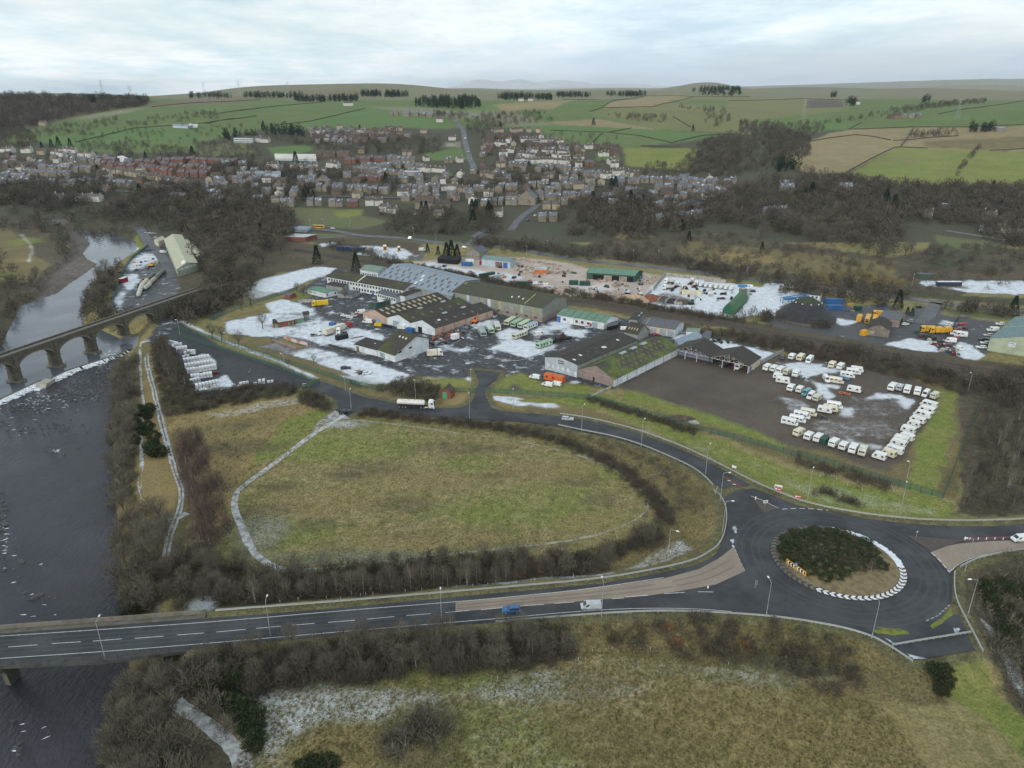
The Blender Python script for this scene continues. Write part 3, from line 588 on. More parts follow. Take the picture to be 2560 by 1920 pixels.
paint([(2300,1010),(2350,975),(2400,985),(2380,1080),(2340,1200),(2330,1260),(2270,1230),(2290,1130)],'bright',.02,.5,warp=3)
paint([(1540,968),(1640,920),(1700,880),(1870,925),(1930,890),(2060,880),(2190,925),(2290,950),(2345,985),(2330,1030),(2290,1090),(2260,1150),(2220,1175),(2170,1165),(2080,1130),(1960,1110),(1880,1075),(1790,1040),(1690,1010),(1620,985)],'mud',.12,.34,warp=2.5)
snowp([(1960,900),(2060,885),(2200,930),(2290,955),(2330,1020),(2250,1140),(2080,1120),(1960,1090),(1900,1000)],.2,3)
for pp_, s_ in ((pts(zG, 330,250, 450,230, 700,260, 880,310, 820,330, 700,330, 620,360, 560,410, 520,350), .8), (pts(zG, 600,390, 700,440, 820,560, 760,580, 640,480), .75), (pts(zG, 1050,560, 1200,515, 1400,530, 1520,600, 1480,680, 1380,600, 1200,560), .72),
    (pts(zG, 720,890, 900,940, 1230,990, 1200,1030, 1000,980, 740,920), .68), (pts(zG, 860,640, 980,650, 960,740, 880,740), .6), (pts(zG, 300,540, 560,600, 620,700, 380,680), .4), (pts(zG, 700,430, 850,440, 840,480, 720,460), .75), (pts(zG, 560,740, 900,780, 1300,760, 1380,900, 1000,930, 700,880), .33), (pts(zG, 940,560, 1400,560, 1500,700, 1000,760), .3)): snowp(pp_, s_, 3)
paint([(2400,960),(2460,900),(2990,980),(2990,1290),(2560,1290),(2390,1290),(2400,1240)],'scrub',.03,.6,warp=2)
paint([(2380,1460),(2400,1425),(2450,1400),(2560,1378),(2990,1340),(2990,2100),(2620,2100),(2500,1700),(2440,1620)],'scrub',.1,.6,warp=2)
snowp(pts(z3,1830,800,1900,860,1990,1020,2074,1100,2074,1300,1950,1080,1850,880),.5,2);snowp(pts(z3,1580,1100,1750,1220,2000,1500,2100,1600,2000,1450,1800,1200),.4,2)
paint([(2290,1660),(2437,1625),(2480,1720),(2560,1800),(2560,1900),(2480,1800),(2380,1740)],'bright',.05,.5,warp=2)
paint([(1284,1555),(1527,1536),(1660,1530),(1834,1537),(1964,1548),(2137,1580),(2281,1655),(2380,1760),(2300,1760),(2100,1740),(1900,1680),(1700,1640),(1450,1650),(1300,1700),(1200,1640)],'rough',.05,.75,warp=2)
paint([(400,1640),(538,1620),(850,1590),(1284,1555),(1330,1580),(1440,1660),(1300,1680),(1100,1700),(850,1720),(620,1740),(560,1800),(640,2100),(300,2100),(300,1680)],'scrub',.03,.6,warp=2)
paint([(620,1740),(850,1715),(1100,1690),(1450,1640),(1700,1640),(1900,1680),(2200,1760),(2480,2150),(560,2150),(600,1850)],'olive',.27,.66,warp=2)
for(x_,y_,rx,ry,c_,s_)in((760,1750,18,9,'pale',.46),(690,1800,11,9,'pale',.46),(880,1745,16,6,'pale',.42),(950,1770,14,6,'pale',.42),(1400,1720,20,5,'pale',.42),(1900,1690,16,5,'pale',.38),(1250,1850,16,9,'bright',.25),(1500,1800,14,8,'rough',.15),(1050,1850,10,9,'scrub',.05),(850,1880,10,8,'tan',.05),(1800,1800,20,12,'tan',.05),(2100,1850,22,14,'tan',.0),(1650,1900,14,8,'rough',.1),(2100,1760,10,5,'rough',0),(1500,1700,10,4,'rough',.2),(1000,1700,25,3,'bright',.2)):blob(x_,y_,rx,ry,c_,s_,amt=.6)
# north-west bank upstream
paint([(-400,560),(40,555),(140,580),(170,620),(160,660),(110,690),(90,740),(40,780),(20,860),(-400,1060)],'scrub',0,.6,warp=3)
paint([(-300,590),(20,575),(60,600),(90,640),(130,660),(160,668),(90,700),(20,710),(-300,760)],'rough',.0,.5,warp=3)
blob(60, 605, 16, 16, 'bright'); blob(0, 690, 14, 10, 'bright'); blob(40, 650, 14, 10, 'tan', amt=.7)
paint(None, 'gravel', .12, .7, 2.0, world=P_BAR)
trail([(52, 588), (76, 610), (80, 630), (70, 655)], 1.0, 'frost', .6)
paint([(330,600),(400,590),(440,620),(470,700),(455,740),(400,775),(300,785),(270,770),(300,680),(330,640),(345,625)],'tarl',.25,.1,warp=1,wet=.3)
snowp(pts(zF,1330,560,1500,460,1620,480,1640,540,1450,620,1330,660),.62,1);snowp(pts(zF,1280,720,1420,680,1440,760,1330,860),.8,1);snowp(pts(zF,1180,960,1240,860,1300,860,1240,1060),.7,1)
paint(pts(zF,1370,290,1440,270,1510,390,1440,450,1420,440),'bright',0,.3,warp=.6)
snowp(pts(zF, 1340, 300, 1370, 300, 1430, 390, 1420, 440, 1390, 440), .95, .4)
paint([(520,560),(640,520),(760,560),(730,640),(640,700),(540,800),(450,790),(440,640)],'scrub',.05,.6,warp=3)
rd_=np.full(X.shape,9.0);k_=Y<330;rd_[k_]=np.minimum(np.minimum(sdf(X[k_],Y[k_],P_MAIN,9),sdf(X[k_],Y[k_],P_RB,9)),sdf(X[k_],Y[k_],P_ACC,9)+.8)
setc(rd_<3.0, 'verge', .05, .6)
sn_=cS[:, 0].reshape(nr, nc)
for _ in range(3):q_=np.pad(sn_,1,mode='edge');sn_=(q_[1:-1,1:-1]*2+q_[:-2,1:-1]+q_[2:,1:-1]+q_[1:-1,:-2]+q_[1:-1,2:])/6
cS[:, 0] = sn_.ravel()
for a_ in (cA, cB):
 for c_ in range(3):
  q_=a_[:,c_].reshape(nr,nc);q2=np.pad(q_,1,mode='edge');a_[:,c_]=((q2[1:-1,1:-1]*2+q2[:-2,1:-1]+q2[2:,1:-1]+q2[1:-1,:-2]+q2[1:-1,2:])/6).ravel()
V = np.stack([X, Y, Z], 1)
ii=np.arange(nr*nc).reshape(nr, nc)
F=np.stack([ii[:-1,:-1].ravel(),ii[:-1,1:].ravel(),ii[1:,1:].ravel(),ii[1:,:-1].ravel()],1)
me=npmesh('terrain', V, F, M_LAND)
for nm, arr in(('cover_a', cA), ('cover_b', cB), ('cover_s', cS)):
 a=me.attributes.new(nm,'FLOAT_COLOR','POINT');a.data.foreach_set('color',np.concatenate([arr,np.ones((len(arr),1))],1).astype(np.float32).ravel())
me.polygons.foreach_set('use_smooth', np.ones(len(F), bool))
tag(mobj('terrain', me), kind='structure')
def sh_water(name, deep, rip, sc):
 m, Nd, Lk=newmat(name); g=Nd.new('ShaderNodeNewGeometry').outputs['Position']
 mp=Nd.new('ShaderNodeMapping');mp.inputs['Scale'].default_value=(1,.45,1);mp.inputs['Rotation'].default_value=(0,0,.25);Lk.new(g,mp.inputs[0])
 a=noi(Nd, Lk, mp.outputs[0], sc, 6, .62); b=noi(Nd, Lk, g, .035, 4, .6)
 h=mth(Nd, Lk, 'MULTIPLY', a, mth(Nd, Lk, 'ADD', b, .4))
 c=mixc(Nd, Lk, sstep(Nd, Lk, b, .35, .7), deep, tuple(x*1.8 for x in deep))
 p=pbsdf(Nd,Lk,c,.09,.5,0,bump(Nd,Lk,h,rip,.9));p.inputs['IOR'].default_value=1.33
 return m
def flat(name, P, z, m, kind='structure', parent=None):
 bm=bmesh.new(); vs=[bm.verts.new((p[0], p[1], z))for p in P]
 es=[bm.edges.new((vs[i], vs[(i+1)%len(vs)]))for i in range(len(vs))]
 bmesh.ops.triangle_fill(bm, edges=es, use_beauty=True, use_dissolve=False)
 for f_ in bm.faces:
  if f_.normal.z<0:f_.normal_flip()
 me_=bpy.data.meshes.new(name); bm.to_mesh(me_); bm.free(); me_.materials.append(m)
 o = mobj(name, me_, parent)
 return tag(o, kind=kind)if kind else o
M_WLO=sh_water('river water',(.028,.0275,.033),1.0,.8);M_WUP=sh_water('still river water',(.06,.066,.078),.06,1.2)  # upper river's base colour is paled to stand in for the reflected sky
def grow(P, d):
 c=P.mean(0); return P+(P-c)/np.linalg.norm(P-c, axis=1)[:, None]*d
ylo=wpoly([(330, 866), (-400, 1100)], ZW_LO)
WEIR=pts(z4,-400,860,-150,760,0,705,240,592,300,580,400,532,560,480,690,440,735,415)
weirw = wpoly(WEIR, ZW_LO)
flat('river',[(-420,60),(-30,60),(-55,190),(-95,280),(-105,345)]+[tuple(p)for p in weirw[::-1]]+[(-420,300)],ZW_LO,M_WLO)
flat('upper_river',[tuple(p+np.array([0,.5]))for p in weirw]+[(-150,360),(-160,420),(-200,560),(-250,690),(-420,730),(-520,730),(-480,330)],ZW_UP,M_WUP)
def sh_road(name, col, wear, wet=.45, snow=0.0):
 m, Nd, Lk=newmat(name); g=Nd.new('ShaderNodeNewGeometry').outputs['Position']
 a=noi(Nd,Lk,g,.09,6,.65);b=noi(Nd,Lk,g,1.1,4,.6);f_=noi(Nd,Lk,g,12,2,.5)
 c=mixc(Nd, Lk, sstep(Nd, Lk, a, .35, .68), col, wear)
 k=mth(Nd,Lk,'ADD',mth(Nd,Lk,'MULTIPLY',f_,.25),mth(Nd,Lk,'ADD',mth(Nd,Lk,'MULTIPLY',b,.3),.72))
 cc=Nd.new('ShaderNodeCombineColor'); [Lk.new(k, cc.inputs[i])for i in range(3)]
 c=mixc(Nd, Lk, 1.0, c, cc.outputs[0], 'MULTIPLY')
 if snow:c=mixc(Nd,Lk,sstep(Nd,Lk,noi(Nd,Lk,g,.2,8,.65),.66-snow,.72-snow),c,(.55,.58,.62))
 r=mth(Nd,Lk,'SUBTRACT',.95-wet*.3,mth(Nd,Lk,'MULTIPLY',sstep(Nd,Lk,a,.4,.65),wet*.35))
 pbsdf(Nd, Lk, c, r, .35, 0, bump(Nd, Lk, f_, .15, .02)); return m
M_ASPH=sh_road('asphalt', (.029, .031, .036), (.047, .049, .054))
M_BEIGE=sh_road('buff surfacing', (.255, .21, .165), (.21, .172, .138), .15)
M_REDS=sh_road('red surfacing', (.16, .055, .05), (.11, .05, .048), .2)
M_WHITE=mat('road paint', (.66, .66, .64), .6, .3, 3.0, fine=20)
M_DARKP=sh_road('island paving', (.085, .074, .064), (.058, .051, .046), .1)
def sheet(name, P3, m, parent=None, kind=None, dz=0.0):
 """polygon with a height at each corner"""
 bm=bmesh.new(); vs=[bm.verts.new((p[0], p[1], p[2]+dz))for p in P3]
 es=[bm.edges.new((vs[i], vs[(i+1)%len(vs)]))for i in range(len(vs))]
 bmesh.ops.triangle_fill(bm, edges=es, use_beauty=True, use_dissolve=False)
 for f_ in bm.faces:
  if f_.normal.z<0:f_.normal_flip()
 me_=bpy.data.meshes.new(name); bm.to_mesh(me_); bm.free(); me_.materials.append(m)
 o=mobj(name, me_, parent); return tag(o, kind=kind)if kind else o
road=sheet('main_road', mainN+mainS[::-1], M_ASPH, kind='structure')
lane=sheet('access_road', accN+accW+accS, M_ASPH, kind='structure', dz=-.006)
rb=sheet('roundabout', rbO, M_ASPH, kind='structure', dz=.006)
def lvl(p, rz):return wedge([p], rz)[0]
def strip(name, line, wd_, m, parent, dz=.012, taper=False):
 """ribbon along 3-d points"""
 V_, F_ = [], []
 n = len(line)
 for i, p in enumerate(line):
  a=Vector(line[max(i-1,0)]);b=Vector(line[min(i+1,n-1)]);t=(b-a);t.z=0;t.normalize();s_=Vector((-t.y,t.x,0))*wd_/2
  V_+=[tuple(Vector(p)+s_+Vector((0, 0, dz))), tuple(Vector(p)-s_+Vector((0, 0, dz)))]
  if i:k=2*i; F_.append((k-2, k-1, k+1, k))
 me_=bpy.data.meshes.new(name);me_.from_pydata(V_,[],F_);me_.materials.append(m);return mobj(name,me_,parent)
def dense(line, step=4.0):
 out = [Vector(line[0])]
 for a, b in zip(line[:-1], line[1:]):
  a, b=Vector(a), Vector(b); n=max(1, int((b-a).length/step))
  out+=[a.lerp(b, (i+1)/n)for i in range(n)]
 return out
def smoothline(line, it=2):
 P=[Vector(p)for p in line]
 for _ in range(it):
  Q = [P[0]]
  for a, b in zip(P[:-1], P[1:]):Q+=[a.lerp(b, .25), a.lerp(b, .75)]
  P = Q+[P[-1]]
 return P
wl=lambda pp, rz=rz_main:smoothline(wedge(pp, rz), 2)
buff=sheet('buff_surface',wedge([(1139,1506),(1154,1504),(1300,1491),(1457,1474),(1588,1456),(1660,1446),(1747,1423),(1794,1398),(1834,1367),(1848,1398),(1862,1428),(1790,1461),(1703,1477),(1622,1489),(1501,1499),(1297,1516),(1139,1530)],rz_main),M_BEIGE,road,dz=.014)
buff2=sheet('buff_surface',wedge([(2328,1380),(2363,1366),(2398,1359),(2470,1353),(2560,1350),(2760,1336),(2760,1350),(2560,1369),(2441,1391),(2398,1408),(2374,1430),(2350,1404)],lambda x:2.5),M_BEIGE,rb,dz=.014)
strip('edge_line',wl([(-200,1603),(0,1590.6),(265,1573),(530,1555),(900,1523),(1154,1503.5),(1300,1490),(1457,1474),(1588,1455),(1660,1444)]),.16,M_WHITE,road,.018)
strip('edge_line',wl([(-200,1661),(0,1646),(260,1629),(499,1610),(900,1575),(1284,1543),(1400,1532),(1527,1523),(1631,1520),(1750,1522),(1830,1529)]),.16,M_WHITE,road,.018)
strip('edge_line',wl([(1747,1425),(1794,1400),(1836,1366)],lambda x:2.5),.18,M_WHITE,rb,.02)
strip('edge_line',wl([(2374,1430),(2398,1408),(2441,1391),(2500,1380)],lambda x:2.5),.15,M_WHITE,rb,.02)
for(a_,b_,c_,d_)in((21,1617.5,94,1612),(129,1609,202,1604.5),(232,1603,305,1597),(337,1596,409,1590.5),(443,1587.5,510,1582.5),(541,1580,614,1573.5),(641,1571,703,1565.5),(730,1563,786,1558.5),(820,1556,887,1550.5),(917,1548,986,1541.5),(1016,1539,1078,1534),(1113,1531.5,1174,1526),(1203,1524,1260,1519),(1290,1516,1360,1511),(1386,1508.5,1435,1505),(1460,1502,1505,1499),(1530,1497,1560,1495),(-110,1627,-45,1622)):
 strip('lane_dash', wedge([(a_, b_), (c_, d_)], rz_main), .16, M_WHITE, road, .02)
for(a_,b_,c_,d_)in((1565,1492,1620,1488),(1660,1484,1712,1481),(1745,1479.5,1783,1480)):strip('lane_dash',wedge([(a_,b_),(c_,d_)],rz_main),.18,M_WHITE,road,.02)
M_WORN=sh_road('tyre polished asphalt',(.045,.047,.052),(.06,.062,.067),.3);M_BWORN=sh_road('tyre marked buff',(.20,.165,.13),(.165,.137,.112),.15)
for o_ in(.22, .40, .60, .78):
 P_=[Vector(a_).lerp(Vector(b_),o_)for a_,b_ in zip(wl([(-200,1603),(0,1590.6),(265,1573),(530,1555),(900,1523),(1139,1505)]),wl([(-200,1661),(0,1646),(260,1629),(499,1610),(900,1575),(1139,1555)]))]
 strip('tyre_band', P_, .55, M_WORN, road, .008)
for q_ in(.33,.66):strip('tyre_band',[Vector(a_).lerp(Vector(b_),q_)for a_,b_ in zip(wl([(1142,1506),(1300,1491),(1457,1475),(1588,1457),(1680,1442),(1760,1418),(1815,1384)]),wl([(1142,1530),(1300,1516),(1457,1503),(1588,1492),(1690,1479),(1780,1464),(1850,1432)]))],.6,M_BWORN,road,.019)
for r_ in(20.0,21.8,24.5,26.2):strip('tyre_band',[Vector((87+r_*math.cos(a_*.1047),166.5+r_*math.sin(a_*.1047),2.5))for a_ in range(61)],.6,M_WORN,rb,.014)
def dashes(line, wd_, on, off, m, par, dz, name='give_way_dash'):
 P=dense(line, .5); acc=0; cur=[]; i=0
 while i < len(P)-1:
  k=int(on/.5); seg=P[i:i+k+1]
  if len(seg)>1:strip(name, [seg[0], seg[len(seg)//2], seg[-1]], wd_, m, par, dz)
  i += k+max(1, int(off/.5))
dashes(wedge(pts(z3,395,375,430,455,465,530),lambda x:2.5),.45,1.5,.8,M_WHITE,rb,.024)
dashes(wedge(pts(z3,680,168,760,163,850,166,945,175),lambda x:2.5),.3,1.5,1.2,M_WHITE,rb,.024)
dashes(wedge(pts(z3,1540,418,1590,465,1645,532),lambda x:2.5),.3,1.5,1.0,M_WHITE,rb,.024)
dashes(wedge(pts(z3,1510,812,1580,780,1650,715),lambda x:2.5),.35,1.2,.6,mat('worn road paint',(.3,.31,.31),.8,.4,2),rb,.024,'worn_dash')
strip('worn_mark',wedge(pts(z3,340,736,440,741),lambda x:2.6),.35,MATS['worn road paint'],rb,.02);strip('worn_mark',wedge(pts(z3,340,649,420,650),lambda x:2.6),.35,MATS['worn road paint'],rb,.02)
sheet('red_hatching',wedge(pts(zI,1505,1075,1530,1075,1720,1190,1800,1262,1780,1275,1640,1180),rz_acc),M_REDS,lane,dz=.008)
for k in range(6):
 a_=zI(1545+k*48,1110+k*34);strip('hatch_dash',wedge([a_,(a_[0]+7,a_[1]+1)],rz_acc),.5,M_WHITE,lane,.014)
strip('hatch_line',wedge(pts(z3,500,92,560,115,660,163),lambda x:2.5),.2,M_WHITE,rb,.03)
sheet('red_hatching',wedge(pts(z3,1740,332,2010,325,2010,332,1745,350),lambda x:2.5),M_REDS,rb,dz=.012)
sheet('red_hatching',wedge(pts(z3,60,645,150,625,240,625,200,645),lambda x:2.5),M_REDS,rb,dz=.016)
for k in range(4):strip('hatch_dash',wedge(pts(z3,140+k*40,642,165+k*40,622),lambda x:2.5),.2,M_WHITE,rb,.024)
for k in range(6):strip('hatch_dash',wedge(pts(z3,1760+k*48,344,1764+k*48,330),lambda x:2.5),.25,M_WHITE,rb,.02)
def island(pp, label):
 P=wedge(pp,lambda x:2.5);mb=MB();n=len(P);c=Vector((sum(p[0]for p in P)/n,sum(p[1]for p in P)/n,0))
 lo=[(p[0],p[1],2.4)for p in P];hi=[(p[0]+(c.x-p[0])*.01,p[1]+(c.y-p[1])*.01,2.64)for p in P]
 mb.v+=lo+hi;mb.f+=[(i,(i+1)%n,n+(i+1)%n,n+i)for i in range(n)];mb.f.append(tuple(range(n,2*n)))
 o=mb.build('traffic_island', M_DARKP); me_=o.data
 me_.flip_normals()if me_.polygons[-1].normal.z<0 else None
 return tag(o, label, 'traffic island')
island(pts(z3,515,112,560,125,660,165,590,190,570,188),'dark paved triangular island where the access road meets the roundabout')
island(pts(z3,290,606,400,575,465,548,575,640,200,648,240,625),'dark paved island beside the buff lane west of the roundabout')
island(pts(z3,1400,322,1735,350,1620,383,1540,412),'dark paved island on the arm east of the roundabout')
M_MOSS=mat('road moss',(.17,.19,.035),.95,.35,.7,col2=(.10,.115,.03),fine=4);M_PUD=mat('icy puddle',(.42,.45,.49),.25,.25,.6,col2=(.16,.17,.19),spec=.5)
def patch(pp, m_, nm, dz):
 P_=wedge(pp,lambda x:2.5);c_=sum((Vector(p)for p in P_),Vector())/len(P_);Q_=[]
 for a_,b_ in zip(P_,P_[1:]+P_[:1]):Q_+=[Vector(a_).lerp(Vector(b_),t)for t in(0,.2,.4,.6,.8)]
 sheet(nm,[tuple(q+(q-c_).normalized()*R.uniform(-.35,.35))for q in Q_],m_,rb,dz=dz)
patch(pts(z3,1205,862,1290,858,1400,868,1412,886,1330,892,1230,884),M_MOSS,'moss',.03);patch(pts(z3,1530,840,1600,790,1650,745,1672,770,1620,810,1550,860),M_MOSS,'moss',.03);patch(pts(z3,1210,845,1380,860,1300,868),M_MOSS,'moss',.026)
patch(pts(z3,1270,908,1350,945,1320,952),M_PUD,'icy_puddle',.03);patch(pts(z3,1400,1000,1510,1025,1480,1036,1430,1030),M_PUD,'icy_puddle',.03);patch(pts(z3,1670,850,1705,860,1700,888,1680,885),M_PUD,'icy_puddle',.03);patch(pts(z3,395,270,415,262,418,300,408,310),M_PUD,'icy_puddle',.03);patch(pts(z3,385,345,402,340,398,372),M_PUD,'icy_puddle',.03)
M_PATH=mat('frosted path', (.46, .47, .48), .9, .3, .5, col2=(.22, .21, .19), fine=3)
M_PATHM=mat('trodden mud', (.19, .18, .17), .9, .3, .6, col2=(.10, .09, .08), fine=3)
def footpath(pp, wd_, m, z=0.0, mid=None):
 P=smoothline([W(p[0], p[1], z)for p in pp], 2); P=dense([tuple(p)for p in P], 2.0)
 L_, R_=[], []; wa_=wb_=.5
 for i, p in enumerate(P):
  a,b=P[max(i-1,0)],P[min(i+1,len(P)-1)];t=(b-a);t.z=0;t.normalize();s_=Vector((-t.y,t.x,0))
  wa_+=(R.random()-.5)*.16;wb_+=(R.random()-.5)*.16;wa_+=(.5-wa_)*.12;wb_+=(.5-wb_)*.12;w1,w2=wd_*wa_,wd_*wb_
  L_.append(p+s_*w1); R_.append(p-s_*w2)
 V_, F_ = [], []
 for i in range(len(P)):
  for q in(L_[i], R_[i]):V_.append((q.x, q.y, h1(q.x, q.y)+.05))
  if i:k=2*i; F_.append((k-2, k-1, k+1, k))
 me_=bpy.data.meshes.new('path'); me_.from_pydata(V_, [], F_); me_.materials.append(m)
 o=tag(mobj('path', me_), kind='structure')
 if mid:
  V2, F2 = [], []
  for i, p in enumerate(P):
   k_=.32;a,b=L_[i].lerp(R_[i],k_+.1*R.random()),L_[i].lerp(R_[i],1-k_-.1*R.random())
   for q in(a, b):V2.append((q.x, q.y, h1(q.x, q.y)+.065))
   if i and R.random()>.12:k=2*i; F2.append((k-2, k-1, k+1, k))
  me2=bpy.data.meshes.new('worn_strip');me2.from_pydata(V2,[],F2);me2.materials.append(mid);mobj('worn_strip',me2,o)
 return o
footpath(pts(z4,2000,770,1900,830,1800,890,1650,1000,1500,1110,1380,1200,1345,1260,1350,1330,1390,1420,1430,1520,1480,1600,1580,1655)+pts(z1,1580,510,1700,522,1820,520),2.0,M_PATH)
footpath([(880,1050),(960,1058),(1050,1070),(1150,1083),(1250,1096),(1350,1113),(1450,1138),(1530,1172),(1590,1212),(1622,1248),(1620,1275),(1590,1300),(1520,1330),(1440,1350),(1340,1362),(1200,1378),(1050,1392),(800,1422)],1.0,mat('faint path',(.30,.29,.24),.95,.3,.4,col2=(.16,.15,.08),fine=3))
footpath(pts(z4,845,440,850,500,870,580,890,650,910,740,935,830,960,920,985,1010,1000,1080,1030,1160,1050,1220,1045,1300,1030,1350,1000,1420,975,1500,950,1600),1.9,M_PATH,mid=M_PATHM)
footpath(pts(z4,810,330,805,480,815,640,830,720,812,850,815,950,820,1080,795,1160,820,1250),1.1,M_PATH)
footpath(pts(z1,910,560,905,650,900,780),1.6,M_PATHM);footpath(pts(z1,960,1030,965,1180,1010,1270),2.0,M_PATHM)
footpath(pts(z1,1010,1280,1080,1330,1170,1390,1250,1460,1320,1530,1380,1600,1410,1680),3.1,M_PATH)
footpath(pts(z1, 965, 235, 1010, 225, 1075, 190), 2.6, M_PATH)
sheet('gravel_apron',[W(p[0],p[1],.03)for p in((838,1026),(868,1040),(880,1050),(820,1072),(780,1078),(800,1050))],mat('frosted gravel',(.36,.36,.36),.95,.3,.4,col2=(.13,.12,.11)),kind='structure')
M_CONC=mat('concrete',(.36,.34,.30),.85,.25,.4,col2=(.22,.21,.18));M_CONCD=mat('mossy concrete',(.125,.118,.098),.9,.3,.5,col2=(.08,.078,.06))
M_GALV=mat('galvanised steel',(.42,.44,.46),.5,.2,1.0,metal=.35);M_DKST=mat('dark steel',(.06,.065,.07),.5,.2);M_GRN=mat('green steel',(.03,.10,.07),.5,.2)
br=empty('road_bridge',(-90,137,3),0,'long concrete road bridge with green girders crossing the river','bridge');bo=Vector((-90,137,3))
bN=[Vector(p)for p in(mainN[0],mainN[1],(-73.0,mainN[2][1]-.06,3.0))];bS=[Vector(p)for p in(mainS[0],mainS[1],mainS[2],(-73.0,mainS[3][1]+.35,3.0))]
def rel(v):return tuple(Vector(v)-bo)
def rail_solid(line, off, z0, z1, th, name, m, par, o=bo):
 mb=MB(); P=[Vector(p)for p in line]
 prev = None
 for i, p in enumerate(P):
  a,b=P[max(i-1,0)],P[min(i+1,len(P)-1)];t=(b-a).normalized();s_=Vector((-t.y,t.x,0))
  ring=[p+s_*off+Vector((0,0,z0))-o,p+s_*(off+th)+Vector((0,0,z0))-o,p+s_*(off+th)+Vector((0,0,z1))-o,p+s_*off+Vector((0,0,z1))-o]
  k=len(mb.v); mb.v+=[tuple(q)for q in ring]
  if prev is not None:mb.f+=[(prev+j,prev+(j+1)%4,k+(j+1)%4,k+j)for j in range(4)]
  prev = k
 mb.f+=[(0, 1, 2, 3), (prev+3, prev+2, prev+1, prev)]
 return mb.build(name, m, par)
rail_solid(bN,.0,-1.2,.12,1.9,'north_walkway',M_CONCD,br);rail_solid(bN,1.5,.12,1.1,.35,'parapet',mat('parapet stone',(.17,.155,.125),.9,.25,.4),br)
rail_solid(bS,-1.6,-.9,.04,1.6,'verge_beam',mat('dark verge',(.07,.07,.066),.9,.25,.5),br)
mid=[(bN[0]+bS[0])/2, (bN[1]+bS[1])/2, (bN[2]+bS[3])/2]
rail_solid(mid, -4.4, -1.0, -.03, 8.8, 'deck', M_CONC, br)
for off in(-3.9,-1.2,1.4,3.8):rail_solid(mid,off,-2.5,-1.02,.4,'girder',M_GRN,br)
PL=dense([tuple(p)for p in bS], 3.4)
for p in PL:MB().box(-.07,.07,-1.5,-1.36,.1,1.15).build('parapet_post',M_DKST,br,rel(p))
for hz in(.45,.75,1.1):rail_solid(bS,-1.47,hz,hz+.09,.08,'parapet_rail',M_DKST,br)
def pier(px_, py_, top, name='pier'):
 q=W(px_, py_, -6.2); mb=MB()
 mb.box(-1.3,1.3,-.7,.7,0,top+6.3,(-.5,-.5,.1,.1)).box(-4.2,4.2,-.8,.8,top+5.6,top+6.3);return mb.build(name,M_CONCD,br,tuple(Vector(q)-bo),rad(80))
pier(37, 1712, .3); pier(-300, 1735, .3)
ab=MB().box(-73.5,-72.4,130.2,146.2,-.5,2.0);ab.v=[rel(v)for v in ab.v];ab.build('abutment',M_CONC,br)
wn_=MB().box(-73,-66,130.4,130.9,-.2,2.6,(0,3,0,0));wn_.v=[rel(v)for v in wn_.v];wn_.build('wing_wall',M_CONC,br)
M_STN=mat('old stone',(.135,.118,.088),.95,.4,.7,col2=(.07,.066,.05),fine=4,bmp=.6);M_STNL=mat('capping stone',(.19,.175,.13),.95,.35,.8,col2=(.11,.105,.075))
vo=Vector((-225.1,306.0,0));ve=Vector((-191.8,401.0,0));vd=(ve-vo).normalized();vn=Vector((vd.y,-vd.x,0))
via=empty('railway_viaduct',tuple(vo),math.atan2(vd.y,vd.x),'old stone arched railway viaduct crossing the upper river','viaduct')
ZT = 9.7; SPR, PW = 2.6, 2.4
px_t=[-35.2, -14.3, 6.6, 27.5, 48.4, 69.3, 90.2]
def arch_wall(y, flipf):
 mb = MB(); top = ZT-1.0
 for a, b in zip(px_t[:-1], px_t[1:]):
  x0, x1=a+PW/2, b-PW/2; c=(x0+x1)/2; r=(x1-x0)/2; rise=4.6; n=16
  prev = None
  for i in range(n+1):
   th=math.pi*i/n; x=c-r*math.cos(th); z=SPR+rise*math.sin(th)
   k=len(mb.v); mb.v+=[(x, y, z), (x, y, top)]
   if prev is not None:mb.f.append((prev,k,k+1,prev+1)if not flipf else(prev,prev+1,k+1,k))
   prev = k
 for a in px_t:
  k=len(mb.v);mb.v+=[(a-PW/2,y,SPR),(a+PW/2,y,SPR),(a+PW/2,y,top),(a-PW/2,y,top)];mb.f.append((k,k+1,k+2,k+3)if not flipf else(k,k+3,k+2,k+1))
 return mb
arch_wall(0,False).build('spandrel_wall',M_STN,via);arch_wall(5.4,True).build('spandrel_wall',M_STN,via)
for a, b in zip(px_t[:-1], px_t[1:]):
 x0, x1=a+PW/2, b-PW/2; c=(x0+x1)/2; r=(x1-x0)/2; mb=MB(); prev=None
 for i in range(17):
  th=math.pi*i/16;x=c-r*math.cos(th);z=SPR+4.6*math.sin(th);k=len(mb.v);mb.v+=[(x,0.002,z),(x,5.398,z)]
  if prev is not None:mb.f.append((prev, prev+1, k+1, k))
  prev = k
 mb.build('arch_soffit', M_STN, via)
 mr = MB(); prev = None
 for i in range(17):
  th=math.pi*i/16;p=[(c-(r+e)*math.cos(th),yy,SPR+(4.6+e)*math.sin(th))for e in(0,.75)for yy in(-.12,0)]
  k=len(mr.v); mr.v+=[p[0], p[2], p[3], p[1]]
  if prev is not None:mr.f+=[(prev,k,k+1,prev+1),(prev+1,k+1,k+2,prev+2),(prev,prev+3,k+3,k)]
  prev = k
 mr.build('arch_ring', M_STNL, via)
